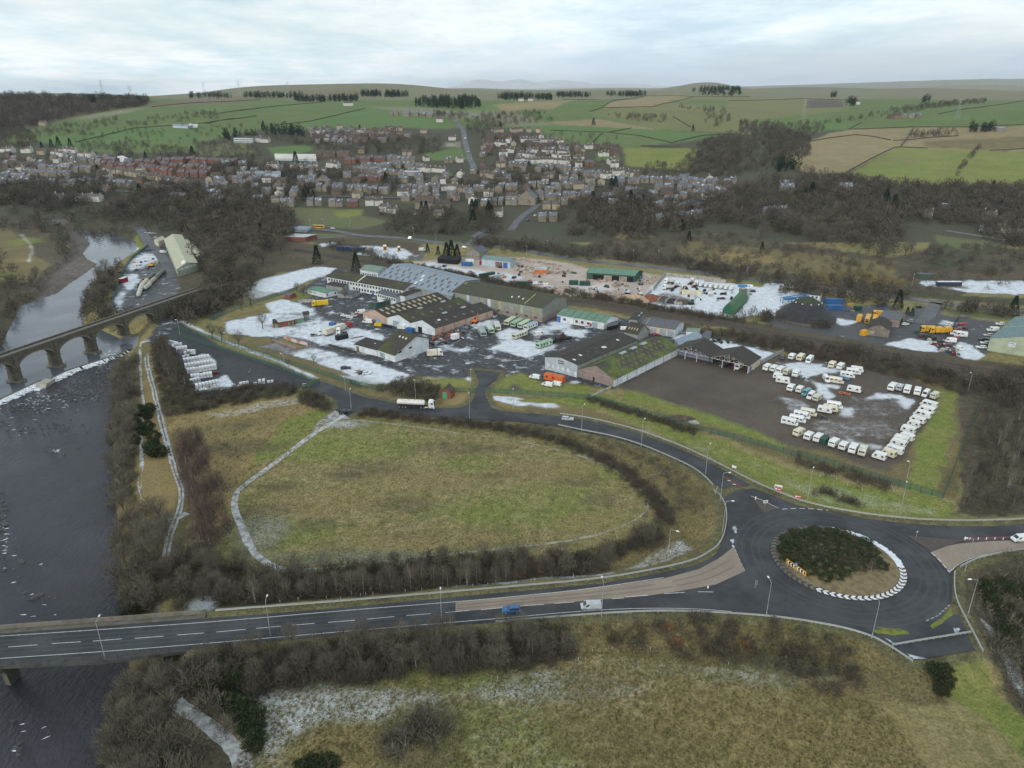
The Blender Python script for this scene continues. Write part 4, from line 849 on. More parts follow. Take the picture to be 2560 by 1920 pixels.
for i, a in enumerate(px_t):
 lo=-6.0 if i<5 else-1.0
 mb=MB().box(a-PW/2-.35,a+PW/2+.35,-.35,5.75,lo,SPR,(.3,.3,.3,.3)).box(a-PW/2-.3,a+PW/2+.3,-.3,5.7,SPR-.45,SPR+.02)
 p_=mb.build('pier', M_STN, via)
 if i<5:MB().box(a-2.6,a+2.6,-1.6,7.0,lo,ZW_UP+.9,(.5,.5,.5,.5)).build('pier_foot',M_STNL,p_)
 MB().box(a-1.0, a+1.0, -.45, -.002, SPR, ZT-.9).build('pilaster', M_STN, via)
MB().box(-60, 128, 0.0, 5.4, ZT-1.0, ZT-.6).build('track_bed', M_STN, via)
MB().box(-60,128,.55,4.85,ZT-.6,ZT-.5).build('path_surface',mat('old ballast',(.16,.155,.15),.95,.3,.8),via)
for y0 in(-.25,4.95):MB().box(-60,128,y0,y0+.5,ZT-1.05,ZT+.15).build('parapet',M_STN,via);
for y0 in(-.33,4.87):MB().box(-60,128,y0,y0+.66,ZT+.15,ZT+.35).build('coping',M_STNL,via)
MB().box(92, 128, .05, 5.35, -1, ZT-1.0).build('abutment', M_STN, via)
MB().box(-62, -36.4, .05, 5.35, -6, ZT-1.0).build('abutment', M_STN, via)
M_FOAM=mat('white water', (.72, .76, .80), .8, .35, 1.5, col2=(.35, .38, .42), fine=5)
we=empty('weir',tuple(W(150,945,ZW_LO)),0,'stone river weir with white water spilling over it','weir');wo_=Vector(W(150,945,ZW_LO))
wl3=[Vector((p[0], p[1], ZW_LO))for p in weirw]
rail_solid(wl3, -.2, -1.5, 1.22, 1.2, 'sill', M_STN, we, wo_)
def ragged(line, w0, w1, z, seed, gap=.0):
 rr=random.Random(seed);P=dense([tuple(p)for p in line],.6);mb=MB();prev=None
 for i, p in enumerate(P):
  a,b=P[max(i-1,0)],P[min(i+1,len(P)-1)];t=(b-a);t.z=0;t.normalize();s_=Vector((-t.y,t.x,0))
  k=len(mb.v); e=w1*(.4+.9*rr.random())
  mb.v+=[tuple(p-s_*w0+Vector((0,0,z[0]))-wo_),tuple(p-s_*(w0+e)+Vector((0,0,z[1]+rr.random()*.12))-wo_)]
  if prev is not None and rr.random()>gap:mb.f.append((prev, k, k+1, prev+1))
  prev = k
 return mb
ragged(wl3[:6],.1,3.2,(1.18,.12),1).build('spill',M_FOAM,we);tag(ragged(wl3[5:],.1,2.6,(1.1,.1),2,.25).build('spill',M_FOAM,we),kind='stuff')
tag(ragged(wl3[:6],2.0,1.8,(.10,.06),3,.25).build('foam',M_FOAM,we),kind='stuff');tag(ragged(wl3[5:],1.6,2.0,(.1,.05),4,.5).build('foam',M_FOAM,we),kind='stuff')
fp=MB(); q=Vector(W(115, 962, ZW_LO))-wo_
fp.box(q.x-2.3,q.x+2.3,q.y-5,q.y+3.5,-1,1.7,(0,0,2.2,0));fp.build('fish_pass',M_CONC,we)
MB().box(q.x-1.3,q.x+1.3,q.y-7.5,q.y-4.6,-.5,.45,(0,0,.8,0)).build('spill',M_FOAM,we)
def rockmesh(seed):
 rr=random.Random(seed);bm=bmesh.new();bmesh.ops.create_icosphere(bm,subdivisions=1,radius=1)
 for v in bm.verts:v.co*=.65+.6*rr.random(); v.co.z*=.6
 me_=bpy.data.meshes.new('boulder');bm.to_mesh(me_);bm.free();me_.materials.append(MATS['wet rock']);return me_
mat('wet rock', (.045, .043, .042), .45, .4, 1.2, col2=(.025, .025, .026), spec=.5, rnd=.5)
rk=[rockmesh(i)for i in range(5)]
nrk = 0
for(cx_,cy_,sx_,sy_,n_)in((230,955,55,22,60),(170,985,70,20,40),(90,1010,90,35,45),(200,925,60,12,25),(60,1060,60,30,20),(140,1125,40,20,12),(8,1300,12,60,40),(40,1370,20,60,10),(90,1490,50,25,8),(45,1860,20,40,8),(235,1000,25,20,20)):
 bw_='under the weir by the wooded bank' if cx_>190 else 'in the shallows upstream of the bare reach' if cy_<1100 else 'along the left edge of the river' if cx_<50 and cy_<1500 else 'alone in the dark lower river'
 for _ in range(n_):
  x_, y_=R.gauss(cx_, sx_*.55), R.gauss(cy_, sy_*.55)
  if x_>268 or nrk>=290:continue
  w_=W(x_,y_,ZW_LO);s_=R.uniform(.22,.8)if R.random()>.12 else R.uniform(.8,1.4)
  o=mobj('boulder',R.choice(rk));o.location=(w_[0],w_[1],ZW_LO-.05);o.scale=(s_,s_*R.uniform(.7,1.3),s_*.8);o.rotation_euler=(0,0,R.random()*6)
  tag(o, 'dark wet boulder %s'%bw_, 'boulder', 'boulders '+bw_); nrk+=1
mb=MB();ico=[(v.co.x,v.co.y,v.co.z)for v in rk[0].vertices];icf=[tuple(f_.vertices)for f_ in rk[0].polygons]
for(cx_,cy_,sx_,sy_,n_)in((235,950,40,26,170),(180,990,70,16,130),(70,1015,80,22,120),(270,915,20,14,50),(130,1070,90,16,50),(6,1310,8,70,60)):
 for _ in range(n_):
  x_, y_=R.gauss(cx_, sx_*.5), R.gauss(cy_, sy_*.5)
  if x_ > 272: continue
  w_=W(x_,y_,ZW_LO);s_=R.uniform(.15,.6);k=len(mb.v);c_,q_=R.uniform(.8,1.6)*s_,R.uniform(.6,1.2)*s_
  mb.v+=[(w_[0]+a_*c_,w_[1]+b_*q_,ZW_LO+.05+d_*s_*.7)for a_,b_,d_ in ico];mb.f+=[tuple(j+k for j in f_)for f_ in icf]
tag(mb.build('river_stones',MATS['wet rock']),'beds of small dark stones breaking the river below the weir','stones',None,'stuff')
# riffle crests
mb = MB()
for(cx_,cy_,sx_,sy_,n_)in((270,880,20,12,60),(120,905,60,10,20),(250,610,22,16,90),(215,575,30,5,30),(100,1000,80,30,50),(60,1080,40,30,5),(140,1128,8,4,8),(12,1330,6,60,24),(90,1010,90,40,30),(60,1400,60,120,6),(100,1530,50,20,3),(240,655,10,6,30),(60,1600,60,60,0),(70,1830,40,40,5),(250,905,18,14,40)):
 for _ in range(n_):
  zz_=ZW_UP if cy_<900 else ZW_LO
  w_=W(R.gauss(cx_,sx_*.6),R.gauss(cy_,sy_*.6),zz_);l_,b_=R.uniform(.3,1.1),R.uniform(.06,.2);a_=R.uniform(-.5,.5)+.2
  c_, s_=math.cos(a_), math.sin(a_); k=len(mb.v)
  for(dx_,dy_,dz_)in((-l_,0,.03),(-.2*l_,-b_,.05),(l_,0,.03),(.3*l_,b_,.12)):mb.v.append((w_[0]+dx_*c_-dy_*s_,w_[1]+dx_*s_+dy_*c_,zz_+dz_))
  mb.f.append((k, k+1, k+2, k+3))
tag(mb.build('foam',M_FOAM),'white water crests on the river riffles','foam',kind='stuff')
fb=empty('footbridge',tuple(W(172,566,1)),0,'slender green footbridge on a stone pier far upstream','bridge');fo=Vector(fb.location)
a_,b_=Vector(W(108,563,2.2))-fo,Vector(W(222,550,2.2))-fo;c_=Vector(W(176,553,2.4))-fo
fm = MB();
for p, q in((a_, c_), (c_, b_)):
 d=(q-p); s_=Vector((-d.y, d.x, 0)).normalized()
 for e in(-1.2,1.2):fm.bar(p+s_*e+Vector((0,0,1.1)),q+s_*e+Vector((0,0,1.1)),.12,.12,4);fm.bar(p+s_*e,q+s_*e,.28,.28,4)
 k=len(fm.v);fm.v+=[tuple(p+s_),tuple(q+s_),tuple(q-s_),tuple(p-s_)];fm.f.append((k,k+1,k+2,k+3))
 for t in range(12):u=p.lerp(q,t/11);fm.bar(u+s_*-1.2,u+s_*-1.2+Vector((0,0,1.1)),.08,.08,4)
fm.build('deck', mat('pale green steel', (.20, .27, .25), .6, .2), fb)
MB().box(c_.x-1,c_.x+1,c_.y-2.5,c_.y+2.5,c_.z-7,c_.z-.3,(.2,.2,.2,.2)).build('pier',M_STN,fb)
RC=Vector((87.0, 166.5, 2.5))
isl=empty('roundabout_island',tuple(RC),0,'round traffic island ringed with white block chevrons','traffic island')
mb = MB(); n = 72
rings=[(17.0,.06),(16.95,.16),(15.1,.22),(14.6,.35),(11,.8),(6,1.15),(0.01,1.25)]
for(r_,z_)in rings:mb.v+=[(r_*math.cos(2*math.pi*i/n),r_*math.sin(2*math.pi*i/n),z_)for i in range(n)]
f0=[(j*n+i,j*n+(i+1)%n,(j+1)*n+(i+1)%n,(j+1)*n+i)for j in range(2)for i in range(n)]
f1=[(j*n+i,j*n+(i+1)%n,(j+1)*n+(i+1)%n,(j+1)*n+i)for j in range(2,len(rings)-1)for i in range(n)]
m0=MB();m0.v=mb.v;m0.f=f0;m0.build('apron',mat('black paving',(.035,.034,.036),.8,.3,1.0,col2=(.06,.055,.05)),isl)
m1=MB();m1.v=mb.v;m1.f=f1;m1.build('grass_mound',mat('dead grass',(.20,.155,.085),.95,.5,.6,col2=(.12,.095,.055),fine=3,bmp=.8),isl)
M_CHEV=mat('white blocks',(.70,.70,.69),.7,.25,1.5);M_CHEVD=mat('dirty blocks',(.15,.138,.118),.8,.35,1.2,col2=(.09,.085,.075))
NC = 62
for i in range(NC):
 a=2*math.pi*i/NC; w_, tp=.60*2*math.pi/NC, -.42*2*math.pi/NC
 def pc(aa,rr):return(rr*math.cos(aa),rr*math.sin(aa),.225 if rr<15.4 else(.2 if rr<16.3 else.178))
 c_=MB().poly(pc(a,15.2),pc(a+tp,16.0),pc(a,16.85),pc(a+w_,16.85),pc(a+w_+tp,16.0),pc(a+w_,15.2))
 dg = math.degrees(a) % 360
 dirty = 75 < dg < 232
 o=c_.build('chevron', M_CHEVD if dirty else M_CHEV, isl)
 if o.data.polygons[0].normal.z<0:o.data.flip_normals()
sn_ = MB()
for i in range(26):
 a=rad(-12+i*2.4); a2=rad(-12+(i+1)*2.4); w_=1.5+R.random()*.5
 sn_.poly((15.0*math.cos(a),15.0*math.sin(a),.26),((15+w_)*math.cos(a),(15+w_)*math.sin(a),.235),((15+w_)*math.cos(a2),(15+w_)*math.sin(a2),.235),(15*math.cos(a2),15*math.sin(a2),.26))
sno=sn_.build('snow',mat('snow',(.68,.72,.77),.9,.15,.8),isl);tag(sno,kind='stuff');sno.data.flip_normals()if sno.data.polygons[0].normal.z<0 else None
def beam_mesh(P, z0, z1, th):
 mb = MB(); prev = None
 for i, p in enumerate(P):
  a,b=P[max(i-1,0)],P[min(i+1,len(P)-1)];t=(b-a);t.z=0;t.normalize();s_=Vector((-t.y,t.x,0))*th/2;k=len(mb.v)
  zm = (z0+z1)/2
  mb.v+=[tuple(p+s_+Vector((0,0,z0))),tuple(p+s_*.2+Vector((0,0,zm))),tuple(p+s_+Vector((0,0,z1))),tuple(p-s_+Vector((0,0,z1))),tuple(p-s_*.2+Vector((0,0,zm))),tuple(p-s_+Vector((0,0,z0)))]
  if prev is not None:mb.f+=[(prev+j,prev+(j+1)%6,k+(j+1)%6,k+j)for j in range(6)]
  prev = k
 return mb
M_RAIL=mat('barrier steel', (.33, .34, .33), .55, .25, .5, col2=(.30, .31, .28), metal=.2)
post_me=MB().box(-.06, .06, -.06, .06, -.3, .78).mesh('post', M_GALV)
def barrier(pp, rz, label, step=3.2):
 P=dense([tuple(p)for p in smoothline(wedge(pp, rz), 2)], step)
 P=[Vector((p.x, p.y, h1(p.x, p.y)))for p in P]
 o=P[len(P)//2].copy(); e=empty('safety_barrier', tuple(o), 0, label, 'barrier')
 beam_mesh([p-o for p in P], .46, .82, .24).build('rail', M_RAIL, e)
 for p in P:mobj('post', post_me, e, loc=tuple(p-o))
barrier([(540,1529),(673,1519),(850,1506),(1110,1484),(1284,1469),(1501,1450),(1649,1424),(1738,1403),(1782,1377),(1807,1348),(1817,1304),(1815,1265),(1803,1243),(1786,1219)],rz_main,'long steel crash barrier bending round the bank from the main road to the roundabout')
barrier([(1782,1214),(1760,1191),(1728,1168),(1680,1146),(1625,1122),(1570,1102),(1510,1087),(1450,1076),(1395,1064)],rz_acc,'steel crash barrier along the bank above the oval field')
barrier([(1400,1036),(1454,1043),(1508,1054),(1590,1075),(1671,1104),(1725,1126),(1780,1153),(1834,1180),(1888,1208),(1942,1232),(2007,1254),(2094,1274),(2181,1289),(2311,1302),(2485,1303),(2590,1298),(2740,1290)],rz_acc,'steel crash barrier curving along the green verge above the access road')
barrier([(1240,1558),(1420,1543),(1527,1535),(1660,1529),(1834,1536),(1964,1547),(2068,1564),(2137,1579),(2203,1603),(2281,1655)],rz_main,'steel crash barrier on the south edge of the main road and roundabout')
barrier([(2386,1432),(2384,1460),(2388,1500),(2412,1548),(2437,1595),(2456,1632)],lambda x:2.4,'short steel barrier on the east edge of the roundabout by the scrub')
barrier([(2229,1617),(2290,1606),(2360,1595),(2426,1584)],lambda x:2.4,'straight steel barrier closing off the unused road arm')
barrier([(2400,1420),(2440,1399),(2500,1385),(2600,1370),(2740,1355)],lambda x:2.4,'low dark barrier on the outer bend of the eastern arm')
M_LAMP=mat('lamp lens', (.75, .77, .78), .3, .05)
def lamp_meshes(hh, arm):
 p=MB().bar((0,0,0),(0,0,1.4),.13,.12,8).bar((0,0,1.4),(0,0,hh),.085,.06,8).mesh('pole',M_GALV)
 a=MB().bar((0,0,hh-.05),(arm*.5,0,hh+.18),.05,.05,6).bar((arm*.5,0,hh+.18),(arm,0,hh+.24),.05,.05,6).mesh('arm',M_GALV)
 h=MB().box(arm-.1,arm+.75,-.17,.17,hh+.14,hh+.34,(.05,.25,.05,.05)).mesh('lamp_head',M_LAMP)
 return p, a, h
LM={10:lamp_meshes(10.0, 1.6), 8:lamp_meshes(8.0, 1.0), 6:lamp_meshes(6.0, .5)}
def lamp(px_, py_, ang, z, label, size=10, group='street lamps along the roads'):
 w_=W(px_,py_,z);e=empty('street_lamp',(w_[0],w_[1],z),rad(ang),label,'street lamp',group)
 for nm, me_ in zip(('pole', 'arm', 'lamp_head'), LM[size]):mobj(nm, me_, e)
lamp(263, 1647, 95, 3, 'tall grey street lamp on the bridge over the river')
lamp(677,1593,95,2.9,'tall street lamp on the south verge just east of the bridge');lamp(1105,1573,95,2.9,'tall street lamp on the south verge left of the blue car')
lamp(1504,1543,95,2.8,'tall street lamp on the south verge beside the silver van');lamp(1915,1543,95,2.5,'tall street lamp south-west of the roundabout');lamp(2179,1596,80,2.5,'tall street lamp in front of the white chevrons, south of the roundabout')
lamp(2420,1536,180,2.3,'street lamp with its arm to the left, by the scrub east of the roundabout');lamp(2412,1428,180,2.4,'street lamp on the outer bend of the eastern buff lane')
lamp(2249,1286,60,2.2,'street lamp on the green verge near the far fence corner');lamp(2019,1248,60,2.3,'street lamp on the green verge beside the red banners');lamp(1800,1255,0,2.3,'street lamp with its arm over the red hatching')
lamp(1764,1184,60,2.0,'street lamp on the bank where the access road bends');lamp(1603,1116,60,1.2,'street lamp halfway along the bank of the access road');lamp(1454,1077,60,.6,'street lamp on the bank just right of the silver estate car')
lamp(1806,1330,0,2.3,'street lamp by the barrier west of the roundabout');lamp(1669,1404,-30,1.5,'street lamp on the frosty bank inside the bend');lamp(1174,1046,95,.3,'street lamp opposite the estate entrance')
lamp(1283,1022,90,.2,'street lamp on the frosty verge right of the estate entrance',8);lamp(1039,998,110,.2,'street lamp behind the white tanker lorry',8);lamp(878,1022,90,.1,'street lamp next to the dark parked car',8)
lamp(450,838,150,0,'street lamp by the lane near the viaduct',8);lamp(571,872,150,0,'street lamp halfway along the long green fence',8);lamp(712,927,150,0,'short street lamp near the yard gate',8);lamp(2420,979,90,0,'lamp standing on the grass beyond the caravan rows',8)
lamp(2267,1197,120,0,'thin lamp in the grass behind the green boundary fence',6);lamp(1177,958,90,0,'lamp on the small green at the estate entrance',6);lamp(864,977,120,.1,'short lamp at the yard entrance bend',6)
for i,p in enumerate((zB(790,120),zC(285,190),zC(70,250),zD(690,490),zC(1435,300),t2(430,1290),t2(600,1330),t2(715,1330),t2(935,1310),zE(910,560),zC(1175,300),t2(1480,1400),zB(560,60))):lamp(p[0],p[1],250,h1(*W(p[0],p[1],0)[:2]),'distant street lamp beside the through road, %s of the line from the left'%nth(i),8,'lamps along the far through road')
M_FGRN=mat('green paint',(.035,.10,.075),.6,.25,.5,col2=(.05,.12,.095));M_FPAL=mat('pale green paint',(.12,.20,.19),.6,.2,.5)
def fence(pp,label,hgt=2.2,m=None,step=.28,pw=.11,post=2.75,z=0.0,panel='palisade'):
 m = m or M_FGRN
 P=dense([W(p[0],p[1],z)for p in pp],post);P=[Vector((p.x,p.y,h1(p.x,p.y)))for p in P]
 o=P[len(P)//2].copy(); e=empty('fence', tuple(o), 0, label, 'fence')
 pm=MB().box(-.06, .06, -.06, .06, -.2, hgt+.05).mesh('post', m)
 for p in P:mobj('post', pm, e, loc=tuple(p-o))
 rl = MB()
 for a, b in zip(P[:-1], P[1:]):
  for hz in(.4,hgt-.35):rl.bar(a-o+Vector((0,0,hz)),b-o+Vector((0,0,hz)),.045,.045,4)
 rl.build('rail', m, e)
 pl = MB()
 for a, b in zip(P[:-1], P[1:]):
  t=(b-a).normalized()*pw/2;s_=Vector((-t.y,t.x,0)).normalized()*.05;nn_=max(1,int((b-a).length/step))
  for i in range(nn_):
   c=a.lerp(b, (i+.5)/nn_)-o; k=len(pl.v)
   pl.v+=[tuple(c-t+s_),tuple(c+t+s_),tuple(c+t+s_+Vector((0,0,hgt))),tuple(c+s_+Vector((0,0,hgt+.12))),tuple(c-t+s_+Vector((0,0,hgt)))]
   pl.f.append((k, k+1, k+2, k+3, k+4))
 tag(pl.build(panel, m, e), kind='stuff')
fence(pts(zJ,500,225,560,235,760,300,1000,375,1250,455,1500,540,1700,600,1900,660,2212,770)+pts(zH,300,185,480,230,560,250),'long dark green palisade fence between the container yard and the estate')
fence(pts(zJ,540,300,760,370,1000,440,1300,545,1560,635,1835,735),'green palisade fence beside the frosty strip along the container yard',post=3.0)
fence(pts(zH,1100,250,1200,255,1300,262),'short green fence between the brick hut and the estate entrance');fence(pts(zH,1362,252,1440,262,1700,275,1950,290,2200,312)+pts(zI,250,355,450,405,600,450,900,535,1250,640,1600,725,1900,810,2212,900)+pts(zG,480,1075,900,1190,1300,1330,1790,1470),'very long green palisade fence along the verge in front of the caravan yard')
fence(pts(zG,1795,1465,1870,1270,1950,1060,2060,800,2155,575),'green palisade fence running away up the right side of the caravan yard')
fence(pts(zA,600,760,720,715,880,665,1000,630,1095,600),'pale green mesh fence beside the snowy lot at the estate\'s far corner',m=M_FPAL,step=.2,pw=.14)
fence(pts(zA,210,905,330,860,450,810,600,760),'green fence at the foot of the riverside wood',m=M_FPAL)
fence(pts(zJ,1680,790,1720,775,1840,735),'green gate panels at the container yard entrance',step=.16)
fence(pts(zF,1540,395,1480,445,1370,525,1300,640,1255,720,1215,840,1180,960,1175,1010,1215,1075),'dark green fence bending round the depot above the river',1.8,step=.16,pw=.15)
fence(pts(zA,945,1105,1100,1150,1270,1195),'thin wire fence by the walled plot',1.8,M_GALV,1.2,.03)
fence([(400,850),(408,830),(425,815)],'short fence at the viaduct end of the container yard',2.0)
fence(pts(zD,840,1370,930,1320,1070,1250),'grey sheet fence beside the open shed',2.0,M_GALV,.2,.21)
tr=fence(pts(zH,1720,395,1800,397,1890,405,1960,415),'low wooden rail fence beside the frosty track',1.1,mat('weathered timber',(.16,.14,.12),.9,.3),1.2,.05)
def V3(p):
 return Vector(W(p[0], p[1], p[2]if len(p)>2 else 0.0))
class Shed:
 def __init__(s,name,label,A,B,Cc,eave,ridge,along,wall,roof,frac=.5,eave1=None,over=.35,cat='building',base=0.0,wall2=None,group=None,curved=False):
  A, B, Cc=V3(A), V3(B), V3(Cc)
  for p in(A, B, Cc):p.z=base
  s.A = A; u, v = B-A, Cc-B
  s.c, s.r=(u, v)if along=='BC' else(v, u)
  s.e0=eave; s.e1=eave if eave1 is None else eave1; s.h=ridge; s.f=frac
  s.root=empty(name, tuple(A), 0, label, cat, group)
  mb = MB(); P = s.P
  s.flip=(s.c.x*s.r.y-s.c.y*s.r.x)<0
  prof=[(0, s.e0), (frac, ridge), (1, s.e1)]
  if curved:prof=[(t,s.e0+(ridge-s.e0)*math.sin(math.pi*t))for t in[i/10 for i in range(11)]]
  s.prof = prof
  for rr in(0,1):MB().poly(P(0,rr,-.3),P(1,rr,-.3),*[P(c_,rr,z_-.02)for c_,z_ in prof[::-1]]).build('gable_wall',wall,s.root)
  for cc,e in((0,s.e0),(1,s.e1)):MB().poly(P(cc,0,-.3),P(cc,1,-.3),P(cc,1,e-.02),P(cc,0,e-.02)).build('side_wall',wall2 or wall,s.root)
  ro, co=over/s.r.length, over/s.c.length
  rf=MB(); segs=list(zip(prof[:-1], prof[1:]))
  for i, ((c0, z0), (c1, z1))in enumerate(segs):
   if i==0:k=co/(c1-c0); c0, z0=c0-co, z0-(z1-z0)*k
   if i==len(segs)-1:k=co/(c1-c0); c1, z1=c1+co, z1+(z1-z0)*k
   k = len(rf.v)
   rf.v+=[P(c0,-ro,z0),P(c1,-ro,z1),P(c1,1+ro,z1),P(c0,1+ro,z0),P(c0,-ro,z0+.14),P(c1,-ro,z1+.14),P(c1,1+ro,z1+.14),P(c0,1+ro,z0+.14)]
   rf.f+=[(k,k+1,k+2,k+3),(k+4,k+7,k+6,k+5),(k,k+4,k+5,k+1),(k+1,k+5,k+6,k+2),(k+2,k+6,k+7,k+3),(k+3,k+7,k+4,k)]
  s.roof=rf.build('roof', roof, s.root)
  if not curved and ridge>max(s.e0, s.e1)+.3:
   MB().bar(P(frac,-ro,ridge+.13),P(frac,1+ro,ridge+.13),.16,.16,6).build('ridge_cap',roof,s.roof)
 def P(s, c, r, z):return tuple(s.c*c+s.r*r+Vector((0, 0, z)))
 def wallp(s, face, a0, a1, z0, z1, m, name='window', d=.06, frame=None):
  """flat piece on a wall: face r0/r1 (gables) or c0/c1 (sides); a0..a1 share of the wall's length"""
  out={'r0':-s.r.normalized(),'r1':s.r.normalized(),'c0':-s.c.normalized(),'c1':s.c.normalized()}[face]
  f=(lambda a,z:Vector(s.P(a,0 if face=='r0' else 1,z)))if face[0]=='r' else(lambda a,z:Vector(s.P(0 if face=='c0' else 1,a,z)))
  mb=MB(); q=[f(a0, z0), f(a1, z0), f(a1, z1), f(a0, z1)]
  k=len(mb.v); mb.v+=[tuple(p-out*.05)for p in q]+[tuple(p+out*d)for p in q]
  mb.f+=[(k+4,k+5,k+6,k+7),(k,k+1,k+5,k+4),(k+1,k+2,k+6,k+5),(k+2,k+3,k+7,k+6),(k+3,k,k+4,k+7)]
  o=mb.build(name, m, s.root)
  if frame:
   fr=MB();L_=(q[1]-q[0]).length;t=(q[1]-q[0]).normalized()*.12;up=Vector((0,0,.12))
   for(p0,p1,dd)in((q[0],q[1],up),(q[3]-up,q[2]-up,up),(q[0],q[3],t),(q[1]-t,q[2]-t,t)):
    k=len(fr.v); w=[p0, p1, p1+dd, p0+dd]if dd is up else[p0, p0+dd, p1+dd, p1]
    fr.v+=[tuple(p+out*(d+.02))for p in w]+[tuple(p)for p in w];fr.f+=[(k,k+1,k+2,k+3),(k,k+1,k+5,k+4),(k+1,k+2,k+6,k+5),(k+2,k+3,k+7,k+6),(k+3,k,k+4,k+7)]
   fr.build('frame', frame, o)
  return o
 def roofp(s, side, t0, t1, r0, r1, m, name='rooflight', d=.1):
  """piece on a roof slope: side 0 or 1, t from eave 0 to ridge 1, r along the ridge"""
  (ca, za), (cb, zb)=((0, s.e0), (s.f, s.h))if side==0 else((1, s.e1), (s.f, s.h))
  def q(t, r, l):return Vector(s.P(ca+(cb-ca)*t, r, za+(zb-za)*t+.14+l))
  mb=MB(); w=[(t0, r0), (t1, r0), (t1, r1), (t0, r1)]
  mb.v+=[tuple(q(t, r, -.05))for t, r in w]+[tuple(q(t, r, d))for t, r in w]
  mb.f+=[(4, 5, 6, 7), (0, 1, 5, 4), (1, 2, 6, 5), (2, 3, 7, 6), (3, 0, 4, 7)]
  return mb.build(name, m, s.roof)
 def vent(s, r, m, wd_=.03, h_=.7, w2=.9):
  c=Vector(s.P(s.f, r, s.h)); t=s.r.normalized(); x=s.c.normalized()
  mb=MB(); n=8; l_=s.r.length*wd_
  for e in(-l_,l_):mb.v+=[tuple(c+t*e+x*w2*math.cos(math.pi*i/n)+Vector((0,0,.1+h_*math.sin(math.pi*i/n))))for i in range(n+1)]
  mb.f+=[(i,i+1,n+2+i,n+1+i)for i in range(n)]+[tuple(range(n+1)),tuple(range(2*n+1,n,-1))]
  mb.build('ridge_vent', m, s.roof)
def roofmat(name, col, moss=.5, mcol=(.10, .125, .03), snow=0.0, var=.3, rib=None):
 m, Nd, Lk=newmat(name); g=Nd.new('ShaderNodeNewGeometry').outputs['Position']
 a=noi(Nd,Lk,g,.12,5,.65);b=noi(Nd,Lk,g,.9,4,.65);f_=noi(Nd,Lk,g,4,2)
 c=mixc(Nd, Lk, sstep(Nd, Lk, b, .35, .7), col, tuple(x*(1-var)for x in col))
 t=mth(Nd, Lk, 'ADD', mth(Nd, Lk, 'MULTIPLY', a, .65), mth(Nd, Lk, 'MULTIPLY', b, .35))
 c=mixc(Nd, Lk, sstep(Nd, Lk, t, .62-moss*.25, .78-moss*.25), c, mcol)
 if snow:c=mixc(Nd,Lk,mth(Nd,Lk,'MULTIPLY',sstep(Nd,Lk,noi(Nd,Lk,g,.3,6,.7),.74-snow*.5,.84-snow*.5),.8),c,(.5,.53,.56))
 # corrugation
 wv=Nd.new('ShaderNodeTexWave');wv.inputs['Scale'].default_value=1.6;mp=Nd.new('ShaderNodeMapping');mp.inputs['Rotation'].default_value=(0,0,rib if rib is not None else.6);Lk.new(g,mp.inputs[0]);Lk.new(mp.outputs[0],wv.inputs[0])
 k=mth(Nd,Lk,'ADD',mth(Nd,Lk,'MULTIPLY',wv.outputs[1],.16),mth(Nd,Lk,'ADD',mth(Nd,Lk,'MULTIPLY',f_,.3),.76))
 cc=Nd.new('ShaderNodeCombineColor'); [Lk.new(k, cc.inputs[i])for i in range(3)]
 pbsdf(Nd,Lk,mixc(Nd,Lk,1.0,c,cc.outputs[0],'MULTIPLY'),.9,.25,0,bump(Nd,Lk,wv.outputs[1],.4,.05));return m
R_DK=roofmat('dark asbestos roof',(.055,.05,.046),.12);R_MOSS=roofmat('mossy roof',(.062,.055,.048),.55,(.07,.085,.022));R_MOSS2=roofmat('very mossy roof',(.068,.064,.048),.8,(.10,.13,.03),.22)
R_OLV=roofmat('olive roof',(.075,.075,.055),.6,(.055,.065,.025));R_BLUE=roofmat('blue grey steel roof',(.25,.30,.36),.05,(.16,.18,.2));R_GRN=roofmat('pale green roof',(.20,.27,.22),.1,(.15,.2,.14));R_GRN2=roofmat('green sheet roof',(.13,.24,.18),.1,(.1,.17,.12))
R_TEAL=roofmat('teal roof',(.17,.25,.25),.05,(.14,.2,.2));R_CRM=roofmat('cream sheet roof',(.46,.46,.34),.1,(.36,.36,.26));R_SLATE=roofmat('grey sheet roof',(.12,.13,.145),.1,(.09,.1,.1));R_SNOW=roofmat('snowy flat roof',(.12,.12,.125),.0,(.1,.1,.1),.75)
W_WHITE=mat('white cladding',(.62,.66,.68),.7,.2,.3,col2=(.46,.50,.53));W_PINK=mat('pink render',(.46,.33,.26),.85,.2,.35,col2=(.36,.27,.22));W_BLUE=mat('pale blue cladding',(.42,.48,.53),.7,.2,.4,col2=(.33,.38,.42))
W_GREY=mat('grey cladding',(.30,.31,.30),.8,.2,.35,col2=(.22,.23,.22));W_OLV=mat('grey green cladding',(.26,.27,.235),.8,.2,.3,col2=(.20,.205,.17));W_BRN=mat('brown block wall',(.27,.215,.19),.9,.25,.5,col2=(.20,.165,.15));W_RED=mat('red brick',(.22,.075,.05),.9,.25,.8,col2=(.16,.06,.045))
W_CREAM=mat('cream wall',(.58,.53,.40),.85,.15,.4);W_PGRN=mat('pale green cladding',(.36,.40,.30),.75,.15,.3);W_DGRN=mat('dark green cladding',(.045,.10,.075),.7,.2,.4);W_BLK=mat('black opening',(.015,.015,.017),.9,.2);W_NAVY=mat('navy paint',(.02,.035,.10),.5,.15)
